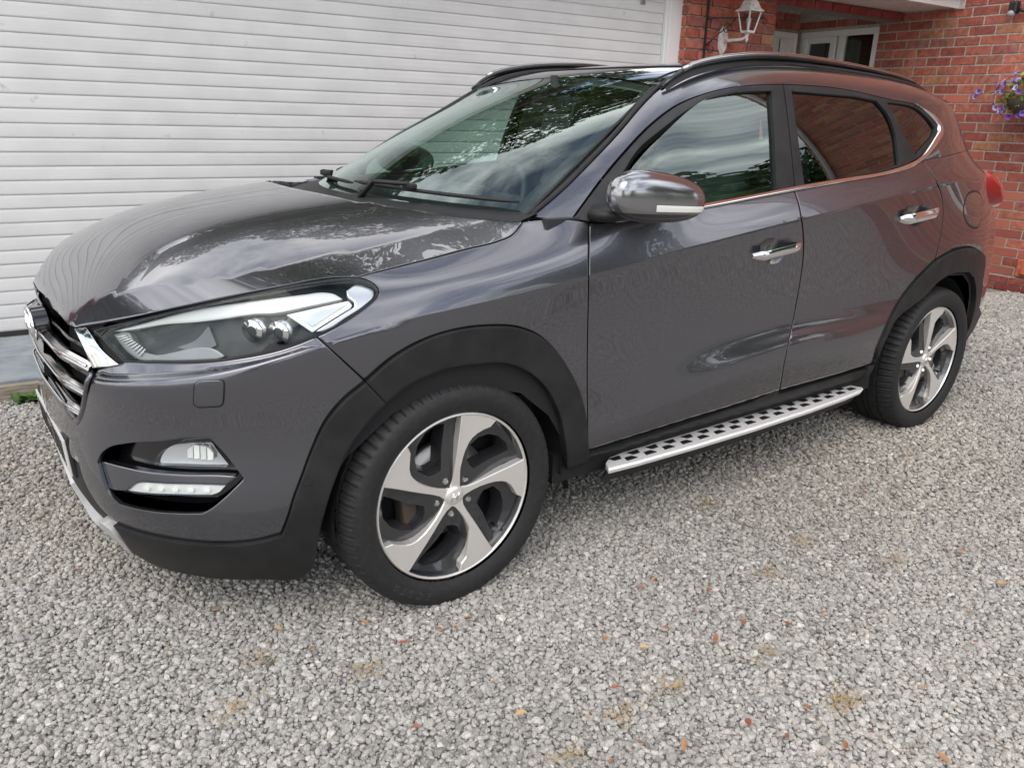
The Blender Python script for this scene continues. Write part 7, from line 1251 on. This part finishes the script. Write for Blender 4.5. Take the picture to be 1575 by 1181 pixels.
def alloy_disc(par, ang):
    """dark body of the wheel with five openings whose flanks slope inwards"""
    out_ = [pol(.2435, a) for a in np.linspace(0, 360, 72, endpoint=False)]
    hs = [[pol(r, a+82+ang+72*k) for r, a in HOLE] for k in range(5)]
    ds = 5
    V2 = []; E = []
    fine = []
    for h in hs:
        p = np.array(h); p = p if area(p) < 0 else p[::-1]
        q = []
        for i in range(len(p)): q += [p[i], (p[i]+p[(i+1) % len(p)])/2]
        fine.append(np.array(q))
    loops = [np.array(out_)]+fine; s = 0
    for l in loops:
        k = len(l); E += [(s+i, s+(i+1) % k) for i in range(k)]; s += k; V2 += [Vector(q) for q in l]
    extra = [Vector(pol(r, a)) for r in (.03, .06, .09, .2) for a in np.arange(0, 360, 18)]
    r_ = delaunay_2d_cdt(V2+extra, E, [], 0, 1e-7); vv = np.array([tuple(q) for q in r_[0]]); T_ = np.array([f for f in r_[2] if len(f) == 3]); c = vv[T_].mean(1)
    k = np.hypot(*c.T) < .2434
    for h in fine: k[k] &= ~inpoly(c[k], h)
    T_ = T_[k]
    def yf(p):                                          # dished face: sunk in the middle of each gap
        r = np.hypot(*p.T); return .020+.016*np.clip((r-.06)/.15, 0, 1)-.012*np.clip((r-.225)/.02, 0, 1)
    V = [(p[0], y, p[1]) for p, y in zip(vv, yf(vv))]; Fc = [tuple(f) for f in T_]; base = len(V)
    for h in fine:
        ctr = h.mean(0); inn = ctr+(h-ctr)*.80; n = len(h)
        V += [(p[0], y, p[1]) for p, y in zip(h, yf(h))]+[(p[0], y+.016, p[1]) for p, y in zip(ctr+(h-ctr)*.90, yf(h))]+[(p[0], .085, p[1]) for p in inn]
        for i in range(n):
            j = (i+1) % n; Fc += [(base+i, base+j, base+n+j, base+n+i), (base+n+i, base+n+j, base+2*n+j, base+2*n+i)]
        base += 3*n
    bm = bmesh.new(); me_ = bpy.data.meshes.new('x'); me_.from_pydata(V, [], Fc); bm.from_mesh(me_); bpy.data.meshes.remove(me_)
    bmesh.ops.remove_doubles(bm, verts=bm.verts, dist=1e-5); bmesh.ops.recalc_face_normals(bm, faces=bm.faces)
    o = bobj('wheel_body', bm, MAD, par, True); o.modifiers.new('e', 'EDGE_SPLIT').split_angle = R(32)
def ico_text(par, txt, rad, a_mid, size, span):
    n = len(txt)
    for i, ch in enumerate(txt):
        a = a_mid-(i-(n-1)/2)*span; ar_ = R(a); i_ = i      # reads with feet towards the axle or the tread
        M = Matrix.Translation((rad*math.cos(ar_), -.0186, rad*math.sin(ar_))) @ Matrix.Rotation(-(ar_-math.pi/2), 4, 'Y') @ Matrix.Rotation(R(90), 4, 'X')
        text_obj('tyre_letter', ch, size, .0006, M, MLET, par)
MLET = mat('tyre lettering', (.048, .048, .05), .35)
def wheel(x, s, ang, first):
    w_ = link(bpy.data.objects.new('wheel', None), car); w_.location = (x, -s*.9025, .342); w_.rotation_euler = (0, 0, 0 if s > 0 else math.pi)
    if first is None:
        ty = mobj('tyre', TVv, TFf, MRB, w_, True); ty.modifiers.new('e', 'EDGE_SPLIT').split_angle = R(40)
        mobj('rim_lip', *RIMf, MAL, w_, True); mobj('rim_barrel', *RIMb, MAD, w_, True)
    else:
        for c in first.children:
            if c.name.split('.')[0] in ('tyre', 'rim_lip', 'rim_barrel'): share(c, c.name.split('.')[0], w_)
    alloy_disc(w_, ang)
    for k in range(5):
        p = [pol(r, a+82+ang+72*k) for r, a in SPK]
        o = bobj('spoke', extr(p, .002, .03, .0022), MAL, w_)
        # dished like the real one: sunk towards the hub
        for v in o.data.vertices:
            r = math.hypot(v.co.x, v.co.z); v.co.y += .016*max(0, 1-r/.24)**1.3
        pn_ = pol(.058, 82+ang+72*k+36)
        tube('wheel_nut', [(pn_[0], .040, pn_[1]), (pn_[0], .020, pn_[1]), (pn_[0], .014, pn_[1])], [.0105, .0105, .007], MCH, w_, 6, smooth=False)
        ringp = [(pn_[0]+.0175*math.cos(a), .0245, pn_[1]+.0175*math.sin(a)) for a in np.linspace(0, 6.283, 14, endpoint=False)]
        tube('nut_recess', ringp, .003, MAD, w_, 6, closed=True)
    cp = mobj('hub_cap', *lathe([(.0005, .008), (.018, .0085), (.0275, .0115), (.0305, .016), (.031, .03)], 32), MAL, w_, True)
    bm = bmesh.new()
    for q in (-.009, .009): add_tube(bm, [(q-.005, .007, -.013), (q+.005, .007, .013)], .0022, 6)
    add_tube(bm, [(-.009, .0068, -.003), (.009, .0068, .003)], .0022, 6); bobj('cap_emblem', bm, MCH, w_, True)
    ring_ = [(.0315*math.cos(a), .0165, .0315*math.sin(a)) for a in np.linspace(0, 6.283, 28, endpoint=False)]
    tube('cap_ring', ring_, .0022, MAL, w_, 6, closed=True)
    mobj('brake_disc', *lathe([(.06, .085), (.075, .078), (.15, .078), (.15, .098)], 48), MSTL, w_, True)
    bm = bmesh.new(); add_box(bm, (-.125*math.cos(R(14)), .085, -.02), (.055, .06, .13), .012, Matrix.Rotation(R(-6), 3, 'Y')); bobj('brake_caliper', bm, mat('caliper', (.075, .055, .04), .6) if 'caliper' not in bpy.data.materials else bpy.data.materials['caliper'], w_)
    mobj('wheel_back', *lathe([(.0, .13), (.23, .13)], 40), MBL, w_)
    tube('valve', [(.222*math.cos(R(-43+ang)), .05, .222*math.sin(R(-43+ang))), (.217*math.cos(R(-43+ang)), .018, .217*math.sin(R(-43+ang)))], .004, MBK2, w_, 8)
    return w_
wf = wheel(0, 1, 0, None); ico_text(wf, 'ECSTA', .300, -123, .030, 6.0)
wheel(2.67, 1, 17, wf); wheel(0, -1, 30, wf); wheel(2.67, -1, 50, wf)
# wheel housings
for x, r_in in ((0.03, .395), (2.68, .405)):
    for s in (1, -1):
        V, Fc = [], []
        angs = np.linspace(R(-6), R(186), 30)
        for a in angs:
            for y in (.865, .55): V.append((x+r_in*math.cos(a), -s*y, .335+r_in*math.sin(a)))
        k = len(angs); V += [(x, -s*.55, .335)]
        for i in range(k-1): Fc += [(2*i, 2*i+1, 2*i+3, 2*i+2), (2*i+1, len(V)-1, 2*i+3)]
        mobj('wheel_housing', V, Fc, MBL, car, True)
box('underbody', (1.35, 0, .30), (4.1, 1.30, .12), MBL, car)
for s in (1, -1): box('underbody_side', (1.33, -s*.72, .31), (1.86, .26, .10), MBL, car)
# parking sensor in the front trim
_sc = np.array(T['sensor'])[0]
both('parking_sensor', F, [(_sc[0]+.011*math.cos(a), _sc[1]+.011*math.sin(a)) for a in np.linspace(0, 6.283, 20, endpoint=False)], MGB, off=.0115, step=.01, rim=.004)
both('sensor_ring', F, [(_sc[0]+.0135*math.cos(a), _sc[1]+.0135*math.sin(a)) for a in np.linspace(0, 6.283, 20, endpoint=False)], MBL, off=.0106, step=.02, rim=0)
# ---- cabin
cabin = link(bpy.data.objects.new('cabin', None), car)
box('floor', (1.6, 0, .52), (2.9, 1.5, .06), MCAB, cabin)
bm = bmesh.new()
for i in range(13):
    pass
add_box(bm, (.62, 0, .93), (.62, 1.48, .20), .06); add_box(bm, (.74, .36, 1.06), (.26, .42, .10), .04); add_box(bm, (.42, 0, .99), (.5, 1.40, .10), .03); bobj('dashboard', bm, MCAB, cabin)
bm = bmesh.new(); cs_ = Vector((1.02, .37, 1.02)); rotm = Matrix.Rotation(R(-66), 3, 'Y')
add_tube(bm, [cs_+rotm @ Vector((.185*math.cos(a), .185*math.sin(a), 0)) for a in np.linspace(0, 6.283, 36, endpoint=False)], .015, 8, True)
add_box(bm, tuple(cs_+rotm @ Vector((0, 0, -.02))), (.10, .30, .03), .012, rotm); bobj('steering_wheel', bm, MCAB, cabin, True)
def seat(x, y, wd, rear=False):
    s_ = link(bpy.data.objects.new('seat', None), cabin); s_.location = (x, y, .55)
    bm = bmesh.new(); add_box(bm, (0, 0, .10), (.50, wd, .20), .05); bobj('cushion', bm, MSEAT, s_, True)
    bm = bmesh.new(); add_box(bm, (.30, 0, .46), (.15, wd*.96, .62), .055, Matrix.Rotation(R(17), 3, 'Y')); bobj('backrest', bm, MSEAT, s_, True)
    for q in ([0] if not rear else [-.40, .40]):
        bm = bmesh.new(); add_box(bm, (.40, q, .845), (.10, .27, .18), .045, Matrix.Rotation(R(12), 3, 'Y'))
        for dy in (-.06, .06): add_tube(bm, [(.385, q+dy, .70), (.395, q+dy, .80)], .007, 6)
        bobj('headrest', bm, MSEAT, s_, True)
seat(1.18, -.36, .50); seat(1.18, .36, .50); seat(2.10, 0, 1.30, True)
bm = bmesh.new(); add_box(bm, (1.02, 0, 1.44), (.03, .24, .07), .012); add_box(bm, (1.03, 0, 1.50), (.02, .03, .10), .004); bobj('interior_mirror', bm, MCAB, cabin)
bm = bmesh.new(); add_box(bm, (2.75, 0, 1.0), (.9, 1.3, .04), .01); bobj('parcel_shelf', bm, MCAB, cabin)
for s in (1, -1): box('door_card', (1.35, -s*.82, .86), (2.0, .03, .50), MCAB, cabin)
# bring every direct child into the frame of the root
for c in list(car.children):
    c.matrix_parent_inverse = _OFF if c.parent == car else c.matrix_parent_inverse
# ================================================================ SMALL THINGS
# carriage lantern on the pier
MWL = mat('white cast metal', rough=.45); noise_col(MWL, 30, (.50, .47, .42), (.74, .72, .68), 5, .3, .55)
lt = thing('wall_lantern', 'white four-sided carriage lantern on the brick pier by the garage', 'wall lamp', gw(4.375, 2.485, 2.03), GA)
bm = bmesh.new()                                       # back plate: pointed oval casting
n_ = 20; pts = [(.052*math.sin(a)*(1 if abs(math.cos(a)) < .8 else .8), .115*math.cos(a)) for a in np.linspace(0, 6.283, n_, endpoint=False)]
a_ = [bm.verts.new((x, -.022, z)) for x, z in [(p[0]*.7, p[1]*.85) for p in pts]]; b_ = [bm.verts.new((x, .0, z)) for x, z in pts]; bm.faces.new(a_[::-1])
for i in range(n_): bm.faces.new((a_[i], a_[(i+1) % n_], b_[(i+1) % n_], b_[i]))
bmesh.ops.recalc_face_normals(bm, faces=bm.faces); bobj('back_plate', bm, MWL, lt)
tube('arm', [(0, -.02, -.005), (.02, -.07, .0), (.05, -.16, .005), (.062, -.20, .02), (.065, -.205, .06)], [.016, .013, .012, .014, .018], MWL, lt, 10)
C0 = Vector((.065, -.205, .06))
def sq(w_, z): return [C0+Vector((sx*w_, sy*w_, z)) for sx, sy in ((-1, -1), (1, -1), (1, 1), (-1, 1))]
tube('finial', [C0+Vector((0, 0, -.085)), C0+Vector((0, 0, -.06)), C0+Vector((0, 0, -.035)), C0+Vector((0, 0, -.01))], [.003, .013, .010, .022], MWL, lt, 10)
bm = bmesh.new(); lo_, hi_ = sq(.036, .0), sq(.064, .155)
for i in range(4): add_tube(bm, [lo_[i], hi_[i]], .006, 6)
for q in (lo_, hi_):
    for i in range(4): add_tube(bm, [q[i], q[(i+1) % 4]], .0085, 6)
add_box(bm, tuple(C0+Vector((0, 0, -.004))), (.080, .080, .014), .003); bobj('cage', bm, MWL, lt)
bm = bmesh.new(); l2, h2 = sq(.034, .004), sq(.062, .15)
for i in range(4):
    j = (i+1) % 4; bm.faces.new([bm.verts.new(v) for v in (l2[i], l2[j], h2[j], h2[i])])
bobj('panes', bm, glass_mat('lantern glass', (.75, .77, .78), 1.2), lt)
tube('bulb', [C0+Vector((0, 0, .01)), C0+Vector((0, 0, .04)), C0+Vector((0, 0, .09)), C0+Vector((0, 0, .12))], [.012, .014, .022, .004], mat('bulb glass', (.7, .7, .66), .2), lt, 10)
bm = bmesh.new(); lev = [(.080, .150), (.078, .160), (.060, .174), (.050, .198), (.042, .225), (.026, .242), (.014, .248), (.011, .275)]; rings = [[bm.verts.new(v) for v in sq(w_, z)] for w_, z in lev]
for a, b2 in zip(rings, rings[1:]):
    for i in range(4): bm.faces.new((a[i], a[(i+1) % 4], b2[(i+1) % 4], b2[i]))
bm.faces.new(rings[-1]); bobj('lamp_roof', bm, MWL, lt)
# wrought iron hanging bracket
br = thing('hanging_bracket', 'black wrought iron scroll bracket for a hanging basket on the brick pier', 'bracket', gw(4.17, 2.475, 1.88), GA)
MIR_ = mat('wrought iron', (.02, .019, .018), .6)
box('upright', (0, 0, .26), (.018, .012, .56), MIR_, br, .002)
tube('arm', [(0, -.012, .30), (.15, -.09, .312), (.30, -.17, .318), (.41, -.23, .322)], .006, MIR_, br, 6)
def scroll(c, r0, r1, a0, a1, n=22, tilt=(.85, -.48)): return [(c[0]+(r0+(r1-r0)*i/(n-1))*math.cos(a0+(a1-a0)*i/(n-1))*tilt[0], -.012+(c[0]+(r0+(r1-r0)*i/(n-1))*math.cos(a0+(a1-a0)*i/(n-1)))*tilt[1]*.6, c[1]+(r0+(r1-r0)*i/(n-1))*math.sin(a0+(a1-a0)*i/(n-1))) for i in range(n)]
tube('brace', [(0, -.012, .10), (.06, -.05, .17), (.14, -.09, .24), (.20, -.12, .305)], .005, MIR_, br, 6)
tube('scroll', scroll((.05, .08), .055, .012, 1.6, 7.5), .0042, MIR_, br, 6); tube('scroll', scroll((.17, .23), .05, .010, 0.4, 6.6), .0042, MIR_, br, 6)
tube('hook', [(.41, -.23, .322), (.43, -.24, .30), (.42, -.235, .27), (.40, -.225, .28)], .004, MIR_, br, 6)
tube('chain', [(.31, -.176, .315), (.30, -.172, .22), (.312, -.176, .14), (.30, -.172, .06), (.27, -.16, -.03)], .0035, MIR_, br, 5)
# hanging basket of petunias on the wing wall
bk = thing('hanging_basket', 'hanging basket of purple and white petunias on the brick wall', 'flower basket', gw(6.58, 1.05, 1.50), GA)
MBKT = mat('basket lining', (.07, .055, .04), .9)
mobj('bowl', *lathe([(.02, .0), (.09, .02), (.15, .08), (.175, .15), (.165, .15), (.06, .10)], 24, 'z'), MBKT, bk, True)
MLV = mat('petunia leaf', (.22, .30, .04), .6); t, N, L, b = nodes(MLV); ge = N.new('ShaderNodeNewGeometry'); rr = N.new('ShaderNodeValToRGB'); e = rr.color_ramp.elements; e[0].color = (.07, .13, .02, 1); e[1].color = (.30, .36, .06, 1); L.new(ge.outputs['Random Per Island'], rr.inputs[0]); L.new(rr.outputs[0], b.inputs['Base Color'])
V, Fc = [], []; r = random.Random(5)
for i in range(620):
    th, ph = r.uniform(0, 6.283), r.uniform(-.9, 1.35); rad = r.uniform(.6, 1.0)
    c = Vector((math.cos(th)*math.cos(ph)*.22*rad, math.sin(th)*math.cos(ph)*.25*rad, .19+.19*math.sin(ph)*rad-(.08*max(0, rad-.8)*5 if ph < .2 else 0)*.6))
    d = Vector((r.uniform(-1, 1), r.uniform(-1, 1), r.uniform(-.6, .8))).normalized(); w_ = d.cross(Vector((r.uniform(-1, 1), r.uniform(-1, 1), r.uniform(-1, 1)))).normalized(); l = r.uniform(.016, .030); k = len(V)
    V += [c-d*l, c-d*l*.2+w_*l*.5, c+d*l, c-d*l*.2-w_*l*.5]; Fc += [(k, k+1, k+2, k+3)]
fo = mobj('foliage', V, Fc, MLV, bk)
bm = bmesh.new(); 
for a in (0, 2.1, 4.2): add_tube(bm, [(.165*math.cos(a), .165*math.sin(a), .15), (0, 0, .55)], .002, 4)
add_tube(bm, [(.0, 0, .55), (.10, 0, .60), (.215, 0, .60), (.215, 0, .30)], .006, 6); bobj('hanger', bm, MIR_, bk)
MPT = mat('petunia petal', (.24, .10, .50), .6); t, N, L, b = nodes(MPT); oi = N.new('ShaderNodeObjectInfo'); rr = N.new('ShaderNodeValToRGB'); e = rr.color_ramp.elements
e[0].color = (.15, .075, .34, 1); e[1].color = (.64, .58, .74, 1); q = e.new(.45); q.color = (.27, .16, .47, 1); q = e.new(.7); q.color = (.46, .36, .62, 1); L.new(oi.outputs['Random'], rr.inputs[0])
tcx = N.new('ShaderNodeTexCoord'); ln = N.new('ShaderNodeVectorMath'); ln.operation = 'LENGTH'; L.new(tcx.outputs['Object'], ln.inputs[0]); m_ = N.new('ShaderNodeMapRange'); m_.inputs[1].default_value = .005; m_.inputs[2].default_value = .022; L.new(ln.outputs['Value'], m_.inputs[0])
mx_ = N.new('ShaderNodeMix'); mx_.data_type = 'RGBA'; mx_.inputs[6].default_value = (.07, .02, .25, 1); L.new(m_.outputs[0], mx_.inputs['Factor']); L.new(rr.outputs[0], mx_.inputs[7]); L.new(mx_.outputs[2], b.inputs['Base Color'])
PV, PF = [(0, 0, -.006)], []
for k in range(20): a = 6.283*k/20; PV.append((.014*math.cos(a), .014*math.sin(a), .002))
for k in range(20): a = 6.283*k/20; q = .026*(1+.10*math.cos(5*a)); PV.append((q*math.cos(a), q*math.sin(a), .007+.003*math.sin(10*a)))
for k in range(20): j = (k+1) % 20; PF += [(0, 1+k, 1+j), (1+k, 21+k, 21+j, 1+j)]
pm_ = bpy.data.meshes.new('flower'); pm_.from_pydata(PV, [], PF); pm_.materials.append(MPT)
for i in range(46):
    th = r.uniform(math.pi*.55, math.pi*1.6) if i < 36 else r.uniform(0, 6.28); ph = r.uniform(-.8, 1.1)
    n_v = Vector((math.cos(th)*math.cos(ph), math.sin(th)*math.cos(ph), math.sin(ph)))
    o = link(bpy.data.objects.new('flower', pm_), bk); o.location = (n_v.x*.235, n_v.y*.265, .19+.19*n_v.z-(.06 if ph < -.1 else 0)); nn = (n_v+Vector((r.uniform(-.4, .4), r.uniform(-.4, .4), r.uniform(-.3, .4)))).normalized(); o.rotation_euler = nn.to_track_quat('Z', 'Y').to_euler(); s_ = r.uniform(.8, 1.15); o.scale = (s_, s_, s_)
stv = [(-.10, .10, .20), (-.13, .22, .21), (-.14, .30, .19), (-.15, .355, .18)]
tube('trailing_stem', stv, .004, MLV, bk, 5)
for q, z in (((-.16, .365, .185), 1), ((-.17, .35, .205), 1), ((-.15, .385, .165), 1), ((-.14, .15, .05), 1), ((-.15, .19, .075), 1)):
    o = link(bpy.data.objects.new('flower', pm_), bk); o.location = q; o.rotation_euler = Vector((-1, r.uniform(-.5, .5), r.uniform(-.2, .5))).to_track_quat('Z', 'Y').to_euler()
# sensor on the wall, vent
se = thing('security_sensor', 'black motion sensor on an arm fixed high on the brick wall', 'sensor', gw(6.79, 1.36, 2.36), GA)
bm = bmesh.new(); add_box(bm, (-.085, .045, .03), (.065, .075, .10), .014); bobj('housing', bm, mat('black plastic', (.012, .012, .013), .4), se)
bm = bmesh.new(); bmesh.ops.create_uvsphere(bm, u_segments=16, v_segments=10, radius=.031); bmesh.ops.transform(bm, matrix=Matrix.Translation((-.105, .052, -.018)) @ Matrix.Diagonal((1, 1.05, .9, 1)), verts=bm.verts); bobj('sensor_lens', bm, mat('sensor lens', (.30, .31, .32), .35), se, True)
tube('arm', [(0, -.06, -.01), (-.05, -.03, .0), (-.075, .01, .02)], .012, bpy.data.materials['black plastic'], se, 8)
box('base', (-.012, -.06, -.01), (.02, .06, .08), bpy.data.materials['black plastic'], se, .004)
MTC = mat('terracotta', (.50, .13, .06), .7); noise_col(MTC, 30, (.42, .10, .05), (.58, .17, .085), 4)
vt = thing('wall_vent', 'orange terracotta vent cover low on the brick wall behind the car', 'vent', gw(6.79, .84, .155), GA)
bm = bmesh.new(); add_box(bm, (-.02, 0, .07), (.035, .20, .15), .006); bobj('cover', bm, MTC, vt)
bm = bmesh.new(); g = bmesh.ops.create_uvsphere(bm, u_segments=20, v_segments=10, radius=1); bmesh.ops.delete(bm, geom=[v for v in bm.verts if v.co.z < -.01], context='VERTS'); bmesh.ops.transform(bm, matrix=Matrix.Translation((-.038, 0, .03)) @ Matrix.Diagonal((.05, .065, .075, 1)), verts=bm.verts); bobj('cowl', bm, MTC, vt, True)
# weeds by the edging, fallen leaves and dry tufts on the stones
MWD2 = mat('weed leaf', (.07, .14, .03), .6)
def weed(a, b, n, sz, seed):
    r = random.Random(seed); V, Fc = [], []
    for i in range(n):
        th = r.uniform(0, 6.283); l = sz*r.uniform(.5, 1.2); el = r.uniform(.1, .8); c0 = Vector((r.uniform(-1, 1)*sz*.7, r.uniform(-.3, .3)*sz, .006)); d = Vector((math.cos(th)*math.cos(el), math.sin(th)*math.cos(el), math.sin(el))); s = d.cross(Vector((0, 0, 1))).normalized()*l*.24; k = len(V)
        V += [c0, c0+d*l*.5+s, c0+d*l+Vector((0, 0, -l*.12)), c0+d*l*.5-s]; Fc += [(k, k+1, k+2, k+3)]
    o = mobj('weed', V, Fc, MWD2); o.location = gw(a, b, .004); return o
tag(weed(-.93, 1.60, 46, .075, 1), 'small green weed growing against the timber edging beside the car nose', 'weed')
tag(weed(-1.12, 1.61, 20, .05, 2), 'tiny green weed sprig at the timber edging near the picture edge', 'weed')
MFL = mat('dry leaf', rough=.8); t, N, L, b = nodes(MFL); oi = N.new('ShaderNodeObjectInfo'); rr = N.new('ShaderNodeValToRGB'); e = rr.color_ramp.elements; e[0].color = (.30, .10, .05, 1); e[1].color = (.48, .33, .15, 1); L.new(oi.outputs['Random'], rr.inputs[0]); L.new(rr.outputs[0], b.inputs['Base Color'])
lfm = bpy.data.meshes.new('leaf'); lfm.from_pydata([(-.020, 0, 0), (-.008, .009, .004), (.008, .009, .006), (.022, 0, .003), (.008, -.009, .006), (-.008, -.009, .004), (0, 0, -.001)], [], [(0, 6, 1), (1, 6, 2), (2, 6, 3), (3, 6, 4), (4, 6, 5), (5, 6, 0)]); lfm.materials.append(MFL)
for (x, y) in [(-0.137, -1.030), (-0.094, -1.044), (0.702, -1.568), (0.533, -1.368), (0.281, -1.412), (0.982, -0.331), (-0.252, -1.029), (-0.622, -0.590), (-0.508, -0.779), (2.234, -1.090), (1.655, -0.720), (0.499, -1.952), (1.228, -1.836), (-0.136, -1.294), (0.236, -1.573), (-0.757, 0.395), (4.123, -0.629), (0.559, -2.093), (-0.023, -1.528), (2.427, -0.638), (0.549, -1.189), (0.652, -1.324), (0.602, -1.492), (0.488, -1.193), (0.399, -1.385), (0.218, -1.324), (0.102, -1.487), (0.020, -1.661), (-0.077, -1.666), (0.475, -1.498), (0.447, -1.810), (0.280, -1.763), (0.096, -1.726), (0.321, -1.843), (0.617, -1.166), (0.840, -1.595), (1.570, -1.653), (1.466, -1.825), (1.078, -1.924), (1.113, -1.611), (2.068, -1.337), (1.709, -1.209), (-0.045, -1.036), (-0.297, -0.885), (-0.464, -0.913), (-0.775, -0.701), (-0.902, -0.153), (-0.951, 0.281), (-0.152, -1.426), (-0.380, -1.322), (0.764, -1.940), (0.408, -1.941)]:
    o = link(bpy.data.objects.new('fallen_leaf', lfm)); o.location = (x, y, .028); o.rotation_euler = (random.uniform(-.4, .4), random.uniform(-.4, .4), random.uniform(0, 6.28)); s_ = random.uniform(.4, .85); o.scale = (s_, s_, s_)
    tag(o, 'small dry orange-brown leaf fallen on the grey gravel', 'leaf', 'fallen leaves on the gravel')
MDT = mat('dry grass', (.40, .27, .11), .9); V, Fc = [], []; r = random.Random(9)
for (x, y) in [(1.164, -1.305), (1.337, -1.550), (0.550, -1.852), (0.536, -1.842), (0.057, -1.569), (-0.587, -0.862), (0.534, -1.607), (-0.142, -1.585), (0.228, -1.558), (1.119, -0.924), (-0.386, -1.063), (-0.708, -1.018), (0.899, -1.355)]:
    for i in range(34):
        th = r.uniform(0, 6.283); l = r.uniform(.012, .035); c0 = Vector((x+r.gauss(0, .03), y+r.gauss(0, .02), .024)); d = Vector((math.cos(th), math.sin(th), r.uniform(.0, .5))); s = d.cross(Vector((0, 0, 1))).normalized()*.0016; k = len(V)
        V += [c0-s, c0+s, c0+d*l]; Fc += [(k, k+1, k+2)]
tag(mobj('dry_moss', V, Fc, MDT), 'scattered tufts of dry yellow moss among the stones', kind='stuff')
